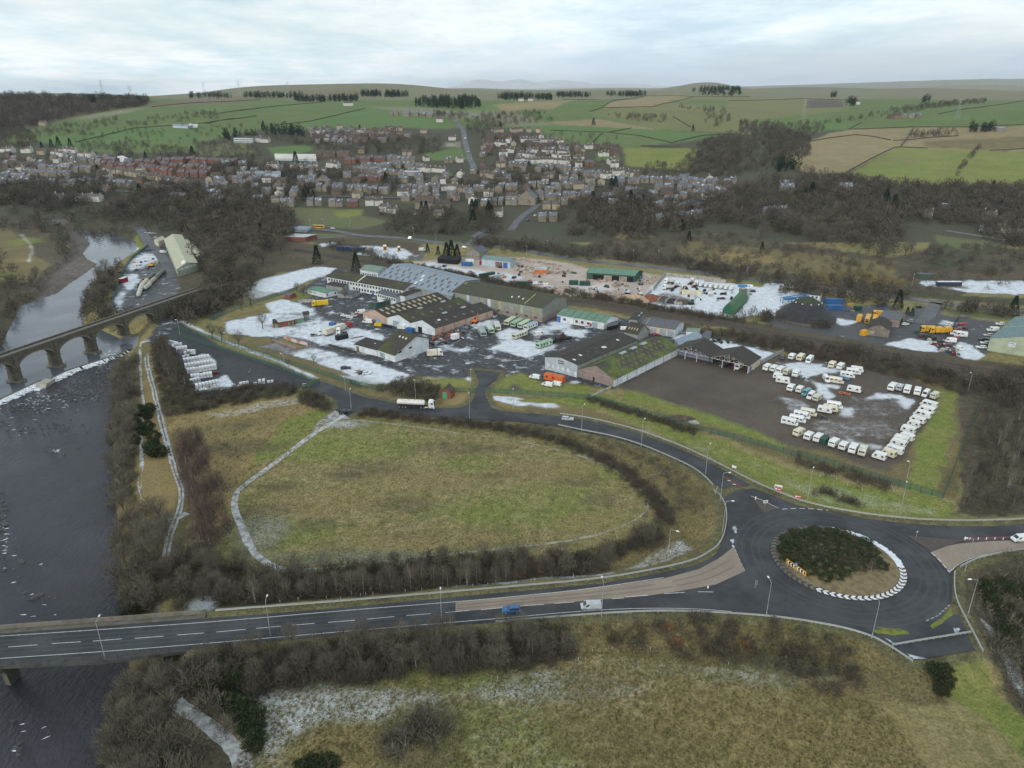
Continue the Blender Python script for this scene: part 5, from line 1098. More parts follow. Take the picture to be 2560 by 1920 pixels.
M_GLASS=mat('window glass',(.05,.06,.07),.12,.3,.5,spec=.6);M_DOORB=mat('blue door',(.05,.13,.36),.6,.15);M_DOORG=mat('green door',(.08,.30,.18),.7,.15);M_SHUT=mat('grey shutter',(.30,.35,.38),.6,.12);M_TANP=mat('yellowed rooflight',(.42,.36,.24),.6,.25,.6);M_BRNP=mat('rusty rooflight',(.15,.13,.11),.8,.25);M_WFR=mat('white frame',(.7,.71,.7),.6,.1);M_REDD=mat('red paint',(.42,.03,.035),.5,.15)
# three-bay warehouse
fA, fB, fC=zB(35, 905), zB(780, 1076), zB(1380, 880)
A3, B3, C3=V3(fA), V3(fB), V3(fC)
cuts=[0, .35, .68, 1]; nm3=('pink', 'white and blue', 'white')
bays = []
wh=[(W_PINK, W_PINK, R_DK), (W_WHITE, W_WHITE, R_MOSS), (W_WHITE, W_PINK, R_DK)]
def unW(v):p=px_of(v); return(p[0], p[1], v.z)
for i in range(3):
 a_,b_=A3.lerp(B3,cuts[i]),A3.lerp(B3,cuts[i+1]-.002);c_=b_+(C3-B3)*(1.06 if i==0 else 1.03 if i==1 else 1)
 s=Shed('warehouse',['pink gabled warehouse bay with rows of tan rooflights','middle white gabled warehouse bay with mossy roof and grey shutter','white gabled warehouse bay with a long pink side wall behind the scrap heap'][i],unW(a_),unW(b_),unW(c_),4.0,7.1,'BC',wh[i][0],wh[i][2],wall2=wh[i][1],cat='warehouse',over=.15,group='touching bays of the big warehouse');bays.append(s)
for k in range(11):
 r_ = .05+k*.083
 bays[0].roofp(1,.62,.88,r_,r_+.03,M_TANP);bays[0].roofp(1,.22,.48,r_+.015,r_+.045,M_TANP)
for k in range(6):bays[1].roofp(1,.3,.5,.1+k*.15,.13+k*.15,M_BRNP);bays[2].roofp(1,.3,.5,.1+k*.15,.13+k*.15,M_BRNP)
bays[1].vent(.34,M_SHUT);bays[1].vent(.72,M_SHUT);bays[2].vent(.36,M_SHUT);bays[2].vent(.68,M_SHUT);bays[2].roofp(1,.5,.62,.16,.2,M_WFR)
bays[0].wallp('r0',.52,.74,0,2.9,M_SHUT,'roller_door');bays[0].wallp('r0',.12,.18,0,2.1,W_WHITE,'door');bays[1].wallp('r0',.25,.52,0,3.3,M_SHUT,'roller_door');bays[2].wallp('r0',.30,.47,0,3.0,W_BLK,'open_doorway');bays[2].wallp('r0',.55,.72,0,3.0,W_WHITE,'sliding_door')
for k in range(5):bays[2].wallp('c1',.12+k*.19,.128+k*.19,0,4.0,W_BRN,'buttress',.25)
# long two-storey office
s=Shed('office_building','long white two-storey office block with rows of windows and a dark mossy roof',zA(1405,560),(1010,751),(1052,738),6.2,9.0,'AB',W_WHITE,R_MOSS,cat='office block')
for st in (0, 1):
 for k in range(26):
  a = .02+k*.037
  if st==0 and k<9:continue
  s.wallp('c0', a, a+.026, .9+st*2.9, 2.6+st*2.9, M_GLASS, 'window', frame=M_WFR)
s.wallp('c0',.60,.625,0,2.4,M_DOORB,'door');s.wallp('c0',.70,.72,0,2.4,M_DOORB,'door');s.roofp(0,0,.98,.415,.425,M_WFR,'parapet_strip',.2);s.wallp('r1',.3,.7,5.6,6.6,M_BRNP,'louvre')
s=Shed('office_annexe','flat grey roofed annexe with white window band in front of the office block',zB(180,715),zB(375,770),zB(440,735),5.0,5.3,'AB',W_WHITE,R_SLATE,cat='office block')
for k in range(8):s.wallp('c0', .04+k*.12, .13+k*.12, 2.9, 4.4, M_GLASS, frame=M_WFR)
s=Shed('canopy_link','white edged canopy between the office block and the pink warehouse bay',zB(370,745),zB(470,755),zB(640,690),5.2,5.6,'BC',W_WHITE,R_DK,cat='canopy')
s=Shed('lean_to','small dark green lean-to shed in front of the annexe',zB(95,790),zB(165,795),zB(310,760),3.2,3.6,'BC',W_DGRN,R_SLATE,cat='shed');s.roofp(1,.1,.9,.35,.65,M_WFR)
e=zB(185, 470); f_=zB(950, 664); t_=zB(1110, 503)
Bg=V3((f_[0],f_[1],6.5));Tg=V3((t_[0],t_[1],10.5));Cg=Bg+(Tg-Bg)*1.9;Cg.z=6.5
s=Shed('steel_hall','wide hall with a blue-grey steel roof dotted with rusty rooflights',(e[0],e[1],6.5),(f_[0],f_[1],6.5),unW(Cg),6.5,10.5,'AB',W_GREY,R_BLUE,cat='hall')
for row, t in enumerate((.12, .36, .6, .8)):
 for k in range(11):
  a=.04+k*.088+(.03 if row%2 else 0)
  if a<.95 and not(row==3 and k%2):s.roofp(0,t,t+.17,a,a+.022,M_BRNP if k!=5 else M_WFR)
for k in range(9):s.roofp(0, .93, .99, .07+k*.1, .09+k*.1, M_TANP, 'roof_vent', .4)
s=Shed('green_roof_office','low white building with a green roof at the far end of the steel hall',zB(5,452),zB(190,482),zB(290,430),4.2,5.6,'AB',W_WHITE,R_GRN,cat='building')
for k in range(9):s.wallp('c0', .06+k*.1, .11+k*.1, 1.0, 2.4, M_GLASS)
# tall grey-green hall
s=Shed('grey_hall','tall grey-green corrugated hall with a dark olive roof and pink brick base',zB(960,755),zB(1890,936),zC(480,812),8.0,11.2,'AB',W_OLV,R_OLV,cat='hall')
s.wallp('c0',0,1,-.2,2.7,W_BRN,'brick_base',.12);s.wallp('r1',0,1,-.2,2.7,W_BRN,'brick_base',.12)
for k in range(9):
 a = .12+k*.1
 for j in(0, .014):s.wallp('c0', a+j, a+j+.011, 1.5, 2.5, M_GLASS, 'window', .16)
for k,c_ in((1,W_BLUE),(3,W_WHITE),(4,mat('ochre panel',(.36,.32,.20),.8,.2)),(6,W_PGRN),(7,MATS['ochre panel'])):s.wallp('c0',.05+k*.12,.085+k*.12,2.75,7.7,c_,'cladding_panel',.07)
for k in range(9):s.wallp('c0', .10+k*.1, .1025+k*.1, 0, 7.9, W_GREY, 'downpipe', .2)
s.roofp(0,.05,.95,.80,.807,M_TANP,'roof_strip',.12);s.roofp(0,.75,.98,.02,.03,M_TANP)
for k in range(3):s.roofp(0,.35+.1*(k%2),.43+.1*(k%2),.62+k*.06,.63+k*.06,M_WFR,'roof_vent',.5)
s=Shed('white_gable_shed','dark roofed shed with a tall pale gable end facing the estate road',zB(185,1290),zB(365,1352),zB(716,1226),3.5,9.4,'AB',W_WHITE,R_MOSS,frac=.62,eave1=6.2,cat='shed')
s.wallp('r1',.1,.2,3.6,4.9,M_GLASS,frame=M_WFR);s.wallp('r1',.40,.5,4.0,5.2,M_GLASS,frame=M_WFR);s.wallp('c0',.14,.42,0,2.6,mat('grey green doors',(.28,.36,.35),.7,.2),'double_door')
for k in range(3):s.roofp(0, .74, .8, .35+k*.18, .4+k*.18, M_WFR, 'roof_vent', .4)
s=Shed('low_shed','low dark roofed shed adjoining the pale gable shed',zA(1690,1228),zB(180,1289),zB(330,1230),3.2,4.4,'AB',W_WHITE,R_DK,frac=.8,cat='shed');s.wallp('c0',.08,.20,0,2.5,mat('old timber door',(.22,.16,.10),.8,.2),'door');s.roofp(0,.55,.62,.6,.64,M_WFR)
s=Shed('flat_gable_hall','low pitched dark roofed hall with a pale blue-grey front beside the orange cabin',zC(258,1422),zC(590,1508),(zC(1217,1117)[0],zC(1217,1117)[1],6.0),6.0,7.6,'BC',W_BLUE,R_DK,wall2=W_GREY,cat='hall')
for k in range(5):s.wallp('r0',.07+k*.155,.14+k*.155,1.6,3.2,W_WHITE,'window',frame=M_WFR)
s.wallp('r0',.42,.58,4.5,6.0,W_BLK,'sign');s.wallp('r0',.435,.565,4.95,5.15,M_WFR,'sign_lettering',.08);s.wallp('r0',.435,.565,5.35,5.55,M_WFR,'sign_lettering',.08);s.wallp('r0',.92,.99,0,2.4,W_WHITE,'door')
for(t,r_)in((.35,.05),(.5,.18),(.4,.52),(.36,.545),(.5,.8)):s.roofp(1,t,t+.16,r_,r_+.022,M_WFR)
for k in range(12):s.roofp(1,.25+.3*(k%2),.42+.3*(k%2),.1+k*.07,.12+k*.07,mat('faded sheet',(.08,.078,.075),.9,.2),'patched_sheet',.03)
for k in range(8):s.wallp('c1', .12*k+.02, .12*k+.024, 0, 6.0, W_GREY, 'pilaster', .15)
s=Shed('mossy_shed','long brown-fronted shed with a frosted mossy green roof and white side wall',zC(603,1502),zC(970,1610),zC(1632,1280),3.7,7.9,'BC',W_BRN,R_MOSS2,wall2=W_WHITE,cat='shed')
s.wallp('r0',.12,.22,1.0,2.6,W_BRN,'bricked_window',.1);s.wallp('r0',.26,.38,1.0,2.6,W_BRN,'bricked_window',.1);s.wallp('r0',.42,.47,0,2.1,W_BLK,'doorway');s.wallp('r0',.0,1,4.0,4.12,W_PINK,'band',.1)
for k in range(3):s.vent(.38+k*.16, M_SHUT, .035, .6, 1.0)
for row in range(3):
 for k in range(11):s.roofp(1,.16+row*.26,.30+row*.26,.16+k*.072+(.03 if row%2 else 0),.182+k*.072+(.03 if row%2 else 0),M_BRNP,'rooflight',.04)
for k in range(7):s.wallp('c1', .05+k*.14, .054+k*.14, 0, 3.6, W_GREY, 'pilaster', .18)
s=Shed('rear_gable','steep dark mossy roof behind the low pitched hall',zC(1080,1100),zC(1215,1130),zC(1330,1080),3.5,7.5,'AB',W_GREY,R_MOSS,cat='shed')
for k in range(4):s.roofp(0, .3, .5, .15+k*.2, .22+k*.2, M_TANP)
s=Shed('linking_roof','flat ribbed grey roof between the mossy shed and the open sheds',zC(1600,1190),zC(1650,1250),zC(1880,1160),3.6,3.9,'BC',W_GREY,R_BLUE,cat='shed')
# green and white unit
s=Shed('green_roof_unit','white workshop with a pale green striped roof and a blue door',zC(383,930),zC(868,1012),zC(1015,962),4.0,6.3,'AB',W_WHITE,R_GRN2,cat='workshop')
for k in range(6):s.roofp(0,.02,.98,.11+k*.155,.135+k*.155,M_BRNP,'roof_strip',.05)
s.wallp('c0', .005, .08, 0, 3.3, M_DOORB, 'door')
for k,a in enumerate((.14,.40,.52,.65)):s.wallp('c0',a,a+.055,1.3,2.7,M_GLASS if k!=3 else mat('dark red frame',(.18,.03,.035),.6,.1),'window',frame=M_REDD if k else W_BRN)
s.wallp('c0',.71,.745,0,2.3,M_REDD,'door');s.wallp('c0',.75,.87,0,3.2,M_SHUT,'roller_door');s.wallp('c0',.36,.365,0,3.8,W_GREY,'downpipe',.15)
s=Shed('side_canopy','dark sloping canopy against the end of the green striped workshop',zC(900,1025),zC(1010,1000),zC(1030,940),2.2,2.6,'AB',W_BLK,R_SLATE,cat='canopy')
s=Shed('tower_store','narrow grey rendered store with a dark flat roof beside the railway',zC(1125,998),zC(1212,1003),zC(1284,925),4.8,5.1,'BC',W_GREY,R_DK,cat='store');s.roofp(1,.3,.7,.45,.62,M_SHUT);s.roofp(1,.3,.7,.8,.95,M_SHUT)
s=Shed('cream_workshop','cream workshop with grey shutters and a white gable near the railway',zC(1254,1040),zC(1600,1092),zC(1692,1012),4.2,6.2,'AB',W_CREAM,R_SLATE,wall2=W_CREAM,cat='workshop')
s.wallp('c0',.06,.11,0,2.3,M_REDD,'door');s.wallp('c0',.30,.47,0,3.2,M_SHUT,'roller_door');s.wallp('c0',.56,.75,0,3.4,M_SHUT,'roller_door');s.wallp('c0',.79,.98,0,3.4,M_SHUT,'roller_door');s.wallp('c0',.02,.2,2.7,3.8,W_WHITE,'sign');s.wallp('r1',0,1,-.2,4.15,W_WHITE,'render',.04);s.roofp(0,.1,.95,.10,.13,W_BRN,'roof_strip',.1)
s=Shed('white_cabin','small white flat-topped cabin beside the railway scrub',zD(60,1082),zD(190,1088),zD(206,1052),2.7,2.9,'AB',W_WHITE,R_GRN,cat='cabin');s.wallp('c0',.40,.52,.8,2.2,mat('lime panel',(.35,.5,.12),.6,.1),'notice')
s=Shed('grey_screen','grey slatted enclosure by the small white cabin',zD(210,1135),zD(255,1150),zD(325,1085),2.6,2.65,'BC',W_GREY,R_SLATE,cat='enclosure')
s=Shed('green_flat_office','low white office with a flat green roof beside the yellow lorry',zA(1203,640),zA(1388,682),zA(1512,655),3.0,3.7,'AB',W_WHITE,R_GRN2,cat='office')
for k in range(4):s.wallp('c0',.08+k*.11,.15+k*.11,1.0,2.2,mat('beige panel',(.40,.37,.30),.8,.15),'panel')
s.wallp('r1',.1,.2,1.1,2.2,M_GLASS);s.wallp('r1',.75,.88,1.1,2.2,M_GLASS);s.wallp('c0',.62,.7,0,2.1,W_WHITE,'door')
s=Shed('grey_hut','low grey hut against the office block wall',zA(1512,680),zA(1660,690),zA(1745,655),2.8,3.6,'AB',W_GREY,R_SLATE,cat='hut')
s=Shed('brown_extension','flat brown roofed extension at the end of the office block',zA(1395,600),zA(1560,628),zA(1650,590),3.4,3.9,'AB',W_GREY,R_DK,cat='extension')
s=Shed('brick_kiosk','little red brick kiosk at the edge of the lawn',zA(965,690),zA(1020,697),zA(1085,680),2.4,3.2,'AB',W_RED,R_SLATE,cat='kiosk')
for i,(a_,b_,c_,h_,lab,wm_)in enumerate(((zA(905,992),zA(1063,966),zA(1040,940),3.1,'red brick flat-roofed hut topped with snow in the lorry park',W_RED),(zA(1072,955),zA(1160,938),zA(1145,915),2.8,'low brick garage with green doors joined to the snowy hut',W_BRN),(zA(1163,922),zA(1220,912),zA(1210,880),3.4,'small brick store with a bright green door at the end of the hut row',W_BRN),(zA(845,992),zA(903,993),zA(905,950),2.4,'small green and red shed at the left end of the hut row',W_RED))):
 s=Shed('brick_hut',lab,a_,b_,c_,h_,h_+.15,'AB',wm_,R_SNOW if i<2 else R_DK,cat='hut')
 if i == 0:
  for a in(.62, .88):s.wallp('c0', a, a+.08, 0, 2.2, M_DOORG, 'door')
  for a in(.12, .22, .32):s.wallp('c0', a, a+.05, 1.2, 1.9, M_GLASS)
 else:s.wallp('c0',.35,.62,0,2.2,M_DOORG,'door');s.wallp('c0',.75,.88,0,2.0,M_DOORG,'door')
s=Shed('brick_pump_house','red brick hut with green double doors and a brown roof beside the access road',zH(1018,302),zH(1098,309),zH(1127,281),3.2,5.0,'BC',W_RED,roofmat('brown tile roof',(.085,.07,.06),.1),cat='hut');s.wallp('r0',.17,.62,0,2.8,M_DOORG,'double_door');s.wallp('c1',.3,.36,1.6,2.0,mat('yellow notice',(.6,.5,.05),.6,.1),'notice')
op=V3(zD(-75,1290));oq=V3(zD(700,1468));od=(oq-op);on=Vector((-od.y,od.x,0)).normalized()
oc = oq+on*15
sh=empty('open_shed',tuple(op),0,'pair of open-fronted sheds with white trusses and dark pitched roofs facing the mud yard','shed')
def opp(t, d, z):v=od*t+on*d; return(v.x, v.y, z)
M_TRUSS=mat('white truss paint', (.62, .60, .58), .7, .15)
for(ta, tb)in((.0, .5), (.505, 1.0)):
 tm=(ta+tb)/2; lo, hi=3.6, 7.2
 for a, b in((ta-.01, tm), (tb+.01, tm)):
  mb=MB();q=[opp(a,-.5,lo),opp(b,-.5,hi),opp(b,15,hi),opp(a,15,lo)];mb.v+=q+[(p[0],p[1],p[2]+.15)for p in q]
  mb.f+=[(0,1,2,3),(4,7,6,5),(0,4,5,1),(1,5,6,2),(2,6,7,3),(3,7,4,0)];mb.build('roof',R_MOSS if a<b else R_DK,sh)
 for d in (0, 5, 10):
  tr_ = MB(); n = 8
  tr_.bar(opp(ta,d,lo-.1),opp(tb,d,lo-.1),.1,.1,4).bar(opp(ta,d,lo-.1),opp(tm,d,hi-.15),.11,.11,4).bar(opp(tb,d,lo-.1),opp(tm,d,hi-.15),.11,.11,4)
  for i in range(1, n):
   t=ta+(tb-ta)*i/n;ht=lo+(hi-lo)*(1-abs(t-tm)/(tm-ta))-.15;tr_.bar(opp(t,d,lo-.1),opp(t,d,ht),.07,.07,4)
   tc_=ta+(tb-ta)*(i+(1 if i<n/2 else-1))/n;tr_.bar(opp(t,d,ht),opp(tc_,d,lo-.1),.06,.06,4)
  tr_.build('truss', M_TRUSS, sh)
 MB().poly(opp(ta,14.9,0),opp(tb,14.9,0),opp(tb,14.9,lo),opp(tm,14.9,hi-.1),opp(ta,14.9,lo)).build('back_wall',W_GREY,sh)
for t in(0,.17,.33,.5,.67,.83,1):MB().bar(opp(t,0,0),opp(t,0,3.6),.16,.16,6).build('post',M_TRUSS if t!=.5 else W_NAVY,sh)
MB().poly(opp(1,0,0),opp(1,15,0),opp(1,15,3.6),opp(1,0,3.6)).build('end_wall',W_CREAM,sh);MB().poly(opp(.0,4,0),opp(.5,4,0),opp(.5,4,3.2),opp(0,4,3.2)).build('partition',mat('blue grey partition',(.16,.2,.26),.8,.2),sh)
for k in range(3):MB().box(-.6,.6,-.05,.05,0,2.6).build('door',[M_DOORB,W_WHITE,W_CREAM][k],sh,opp(1.006,3+k*4,0),math.atan2(on.y,on.x))
# walled plot, kerbs
def wall_run(pp, h_, th, label, m, cat='wall', name='low_wall', z=0.0):
 P=[Vector(W(p[0],p[1],z))for p in pp];P=[Vector((p.x,p.y,h1(p.x,p.y)))for p in P];o=P[0].copy()
 x=rail_solid(P,-th/2,-.2,h_,th,name,m,None,o);x.location=tuple(o);return tag(x,label,cat)
wall_run(pts(zA,838,1130,1085,1218),1.3,.3,'low brown brick wall at the front of the ruined plot',W_BRN);wall_run(pts(zA,955,1105,1050,1140,1200,1180),1.6,.25,'white and red painted wall at the back of the ruined plot',mat('faded painted wall',(.55,.50,.45),.85,.3,.25,col2=(.40,.16,.12)))
wall_run(pts(zA,1420,1178,1700,1255),.9,.35,'low dark wall in front of the lorry park',mat('dark wall',(.06,.055,.05),.9,.2));
for i,pp in enumerate((pts(zB,900,1185,1100,1095),pts(zB,1230,1270,1400,1312,1500,1330,1640,1335,1740,1310,1990,1205),pts(zB,1340,1200,1470,1150))):wall_run(pp,.15,.3,'pale kerb edging the static caravan plot, %s piece from the left'%nth(i),M_CONC,'kerb','kerb_edge')
for i,pp in enumerate((pts(zI,270,350,340,322),pts(zI,340,318,412,284),pts(zI,420,280,465,260))):wall_run(pp,.8,.8,'concrete block barrier on the grass by the mossy shed, %s from the fence'%nth(i),M_CONC,'concrete block','concrete_block')
s=Shed('cream_depot','long cream depot shed with white rooflights beside the river',zF(1715,395),zF(1850,718),zF(2060,650),5.5,8.0,'AB',W_PGRN,R_CRM,cat='depot',over=.5)
for k in range(3):s.roofp(1 if False else 0,.55,.9,.90-.0*k,.98,M_WFR)if k==0 else None
for k in range(3):s.wallp('r1', .05+k*.3, .3+k*.3, 4.2, 5.4, W_WHITE, 'panel')
s=Shed('cream_lodge','small cream building at the far end of the depot',zF(1605,380),zF(1650,400),zF(1720,370),4.0,5.5,'BC',W_CREAM,R_CRM,cat='building')
s=Shed('depot_annexe','pale flat roofed annexe behind the cream depot',zF(1880,400),zF(2050,560),zF(2120,530),4.0,4.6,'AB',W_PGRN,R_CRM,cat='annexe')
M_TANKW=mat('faded tank',(.50,.50,.42),.6,.25,.6,col2=(.34,.33,.27));M_TANKB=mat('brown tank',(.30,.24,.16),.6,.25,.6,col2=(.40,.38,.30));M_TANKD=mat('dark tank',(.13,.14,.13),.6,.2)
for i,(p,q,m_)in enumerate(((zF(1440,930),zF(1470,840),M_TANKW),(zF(1470,835),zF(1530,770),M_TANKW),(zF(1530,765),zF(1600,705),M_TANKD),(zF(1500,860),zF(1560,815),M_TANKW),(zF(1550,810),zF(1610,755),M_TANKB),(zF(1625,745),zF(1665,705),M_TANKD),(zF(1665,700),zF(1710,675),M_TANKD))):
 a_,b_=Vector(W(*p)),Vector(W(*q));d=(b_-a_);L_=d.length*.93;e=empty('storage_tank',tuple((a_+b_)/2),math.atan2(d.y,d.x),'%s cylindrical storage tank lying in the river depot, %s from the viaduct'%({id(M_TANKW):'cream',id(M_TANKD):'dark',id(M_TANKB):'rusty brown'}[id(m_)],nth(i)),'tank','tanks lying in the depot')
 MB().bar((-L_/2,0,1.7),(L_/2,0,1.7),1.35,1.35,14).bar((-L_/2-.4,0,1.7),(-L_/2,0,1.7),.8,1.35,14).bar((L_/2,0,1.7),(L_/2+.4,0,1.7),1.35,.8,14).build('shell',m_,e,smooth=False)
 for x_ in(-L_/3,L_/3):MB().box(x_-.2,x_+.2,-1.1,1.1,0,1.0).build('saddle',M_DKST,e)
s=Shed('green_open_shed','large open-fronted green shed with a curved green roof in the stone yard',zC(690,487),zC(1188,522),zC(1268,482),4.6,6.6,'AB',W_DGRN,R_GRN2,cat='shed',curved=True)
for a,b,m_ in((.13,.36,W_BLK),(.53,.68,W_BLK),(.84,.97,W_BLK),(.36,.53,mat('sawn stone wall',(.30,.27,.23),.9,.2)),(.68,.84,MATS['sawn stone wall'])):s.wallp('c0',a,b,0,3.4,m_,'open_bay' if m_ is W_BLK else 'block_wall')
s=Shed('blue_workshop','workshop with a grey-green roof and blue walls behind the red trailer',zB(1262,350),zB(1560,380),zB(1622,350),5.0,6.6,'AB',W_BLUE,R_TEAL,cat='workshop');s.wallp('c0',.48,.72,0,4.0,mat('rusty clutter',(.22,.10,.06),.8,.3,1.0,col2=(.10,.12,.16)),'shutter');s.wallp('c0',.75,.9,0,4,M_DOORB,'door');s.wallp('r1',.1,.9,0,4.2,W_BLUE,'roller_door')
for k in range(4):s.roofp(0, .3, .8, .16+k*.2, .175+k*.2, M_TANP)
s=Shed('slate_house','grey slate roofed house behind the stone yard',zB(1105,280),zB(1240,292),zB(1330,262),5.5,8.5,'BC',mat('grey stone house',(.26,.24,.21),.9,.2),R_SLATE,cat='house')
s=Shed('black_open_shed','low black open shed left of the blue containers',zB(805,322),zB(1015,338),zB(1050,300),3.2,3.5,'AB',W_BLK,mat('black roof',(.02,.02,.022),.9,.2),cat='shed')
s=Shed('brick_office_far','low brown brick building with a snowy roof far beyond the wood',zA(905,90),zA(1180,100),zA(1300,70),3.6,3.9,'AB',W_RED,R_SNOW,cat='building')
s=Shed('far_pavilion','flat roofed pale pavilion on the far green',t2(400,1365),t2(560,1375),t2(620,1345),3.0,3.2,'AB',W_BLUE,R_BLUE,cat='pavilion',base=0)
# salt barn
c0=Vector(W(*zD(1300,895)));sb=empty('salt_dome',tuple(c0),0,'big black conical salt dome on a low concrete ring','dome')
mb=MB();n=40;prof=[(16.2,1.6),(13.2,4.0),(10,6.8),(7,9.6),(3.2,11.6),(0.02,12.3)]
for r_,z_ in prof:mb.v+=[(r_*math.cos(2*math.pi*i/n),r_*math.sin(2*math.pi*i/n),z_)for i in range(n)]
mb.f+=[(j*n+i,j*n+(i+1)%n,(j+1)*n+(i+1)%n,(j+1)*n+i)for j in range(len(prof)-1)for i in range(n)]
mb.build('roof',mat('black felt',(.022,.022,.026),.6,.25,.5,col2=(.035,.034,.035)),sb)
mc=MB();mc.v+=[(r_*math.cos(2*math.pi*i/n),r_*math.sin(2*math.pi*i/n),z_)for r_,z_ in((7.05,9.66),(3.2,11.7),(0.02,12.4))for i in range(n)];mc.f+=[(j*n+i,j*n+(i+1)%n,(j+1)*n+(i+1)%n,(j+1)*n+i)for j in range(2)for i in range(n)]
mc.build('cap',mat('mossy felt',(.05,.06,.035),.9,.2),sb);MB().cyl((0,0,.8),(0,0,1),16.0,1.7,40).build('ring_wall',M_CONCD,sb)
for i in range(10):a=2*math.pi*(i+.3)/10+math.pi;MB().box(-.3,.3,-.3,.3,0,.4).build('vent',M_WFR,sb,(7.3*math.cos(a),7.3*math.sin(a),9.5))
s=Shed('green_canvas_shelter','dark green canvas shelter with a sloping side in the concrete yard',zD(440,838),zD(560,868),zD(700,720),2.2,6.2,'BC',mat('green canvas',(.03,.13,.07),.7,.2),mat('green sheet',(.035,.15,.085),.7,.2,.4,col2=(.09,.10,.04)),cat='shelter',curved=True)
s=Shed('site_office','white site cabin behind the salt dome',zD(1300,722),zD(1440,738),zD(1465,690),4.6,4.8,'AB',W_WHITE,R_DK,cat='cabin')
for k in range(3):s.wallp('c0', .1+k*.3, .25+k*.3, 2.6, 3.8, M_GLASS)
s=Shed('grey_barn','grey slate roofed barn in the gritting yard',zE(565,965),zE(770,990),zE(836,925),4.2,6.6,'AB',W_BRN,R_SLATE,cat='barn');s.wallp('r1',.2,.6,0,3.4,W_BLK,'open_doorway')
s=Shed('timber_barn','brown timber barn with a dark roof at the gritting yard front',zE(445,1068),zE(668,1096),zE(692,1010),4.0,6.4,'BC',mat('grey timber boards',(.22,.195,.16),.9,.25,.5),R_DK,cat='barn');s.wallp('r0',.1,.3,1,2.6,W_GREY,'hatch')
e1=zE(1722,1105);e2=zE(1990,880);Aq=V3(zE(1690,1230));Bq=V3(zE(2420,1345));Dq=V3((e2[0],e2[1],6.5));Dq.z=0;Cq=Bq+(Dq-Aq)
s=Shed('pale_green_unit','large pale green trade unit with a teal roof at the right edge',unW(Aq),unW(Bq),unW(Cq),6.4,10.0,'BC',W_PGRN,R_TEAL,cat='trade unit');s.wallp('r0',.28,.38,3.8,6.0,W_WHITE,'sign');s.wallp('r0',.295,.365,5.2,5.5,mat('blue lettering',(.05,.12,.35),.6,.1),'sign_lettering',.08);s.wallp('r0',.295,.365,4.4,4.7,W_GREY,'sign_lettering',.08);s.roofp(0,0,1,.48,.495,W_PGRN,'roof_strip',.06)
wall_run(pts(zC,1505,457,1440,530,1380,612),2.6,.5,'grey concrete wall on the left side of the concrete yard',M_CONC);wall_run(pts(zC,1360,625,1300,675,1230,730),1.9,.5,'stepped concrete wall beside the red aggregate heap',M_CONC)
wall_run(pts(zC,1507,457,1800,485,2074,512)+pts(zD,250,512,475,532),2.4,.5,'long concrete rear wall of the concrete yard',M_CONC)
for i,pp in enumerate((pts(zC,1425,725,1500,672),pts(zC,1510,735,1580,680),pts(zC,1595,752,1680,755),pts(zC,1600,752,1650,705),pts(zC,1310,785,1350,750))):wall_run(pp,1.7,.6,'concrete block divider between aggregate bays, %s from the left'%nth(i),M_CONC,'wall')
def heap(px_, py_, rx, ry, h_, m, label, name='gravel_heap', cat='heap', ang=0):
 rr=random.Random(int(px_*7+py_));mb=MB();n=18;w_=W(px_,py_);prof=[(1,-.1),(.8,.25),(.55,.6),(.3,.88),(.08,1),(.001,1.02)]
 for t,z_ in prof:mb.v+=[(rx*t*math.cos(2*math.pi*i/n)*rr.uniform(.86,1.14),ry*t*math.sin(2*math.pi*i/n)*rr.uniform(.86,1.14),h_*z_*rr.uniform(.9,1.08))for i in range(n)]
 mb.f+=[(j*n+i,j*n+(i+1)%n,(j+1)*n+(i+1)%n,(j+1)*n+i)for j in range(len(prof)-1)for i in range(n)]
 return tag(mb.build(name,m,None,(w_[0],w_[1],h1(w_[0],w_[1])),rad(ang)),label,cat)
H_RED=mat('red aggregate',(.21,.085,.055),.95,.25,.8);H_GRY=mat('grey aggregate',(.10,.09,.085),.95,.3,.8);H_DRK=mat('dark aggregate',(.045,.045,.05),.95,.3);H_BRN=mat('brown soil',(.11,.08,.06),.95,.3,.6);H_SAND=mat('sand',(.46,.33,.22),.95,.25,.5)
heap(*zC(1365,700),9,6,3.2,H_RED,'red-brown aggregate heap against the concrete wall');heap(*zC(1490,705),6,5,2.2,H_GRY,'grey aggregate heap right of the red one');heap(*zC(1590,725),6,5,2.0,H_DRK,'dark aggregate heap in the third bay');heap(*zC(1690,735),7,5,2.2,H_BRN,'brown soil heap beside the green loader')
heap(*zC(1170,705),12,7,3.4,H_SAND,'pale sand heap at the edge of the stone yard');heap(*zC(1300,760),6,3,1.3,H_BRN,'low brown heap outside the concrete bays');heap(*zC(1420,780),5,3,1.2,H_GRY,'low grey heap outside the concrete bays');heap(*zI(1100,545),7,3,1.6,H_BRN,'overgrown rubble heap beside the green fence');heap(*zI(1235,575),2.4,1.8,.9,M_CONC,'pale broken concrete pile at the end of the rubble heap');heap(*zA(1190,715),6,4,1.2,mat('pale rubble',(.34,.32,.29),.95,.4,1.0,col2=(.12,.10,.09)),'rubble pile on the tarmac beside the yellow lorry')
si=empty('silo',tuple(W(*zD(640,690))),0,'brown cement silo with blue head gear in the concrete yard','silo');MB().bar((0,0,0),(0,0,6.5),2.2,2.2,14).build('drum',mat('rusty silo',(.24,.15,.11),.7,.2),si);MB().bar((0,0,6.5),(0,0,7.4),2.2,.6,14).build('cone',M_SHUT,si);MB().box(-3,2.4,-1,1,7.4,8.6).build('head_gear',mat('bright blue',(.06,.24,.50),.5,.15),si);MB().bar((3.4,0,0),(3.4,0,6),1.1,1.1,10).build('side_silo',M_SHUT,si)
stone_me = []
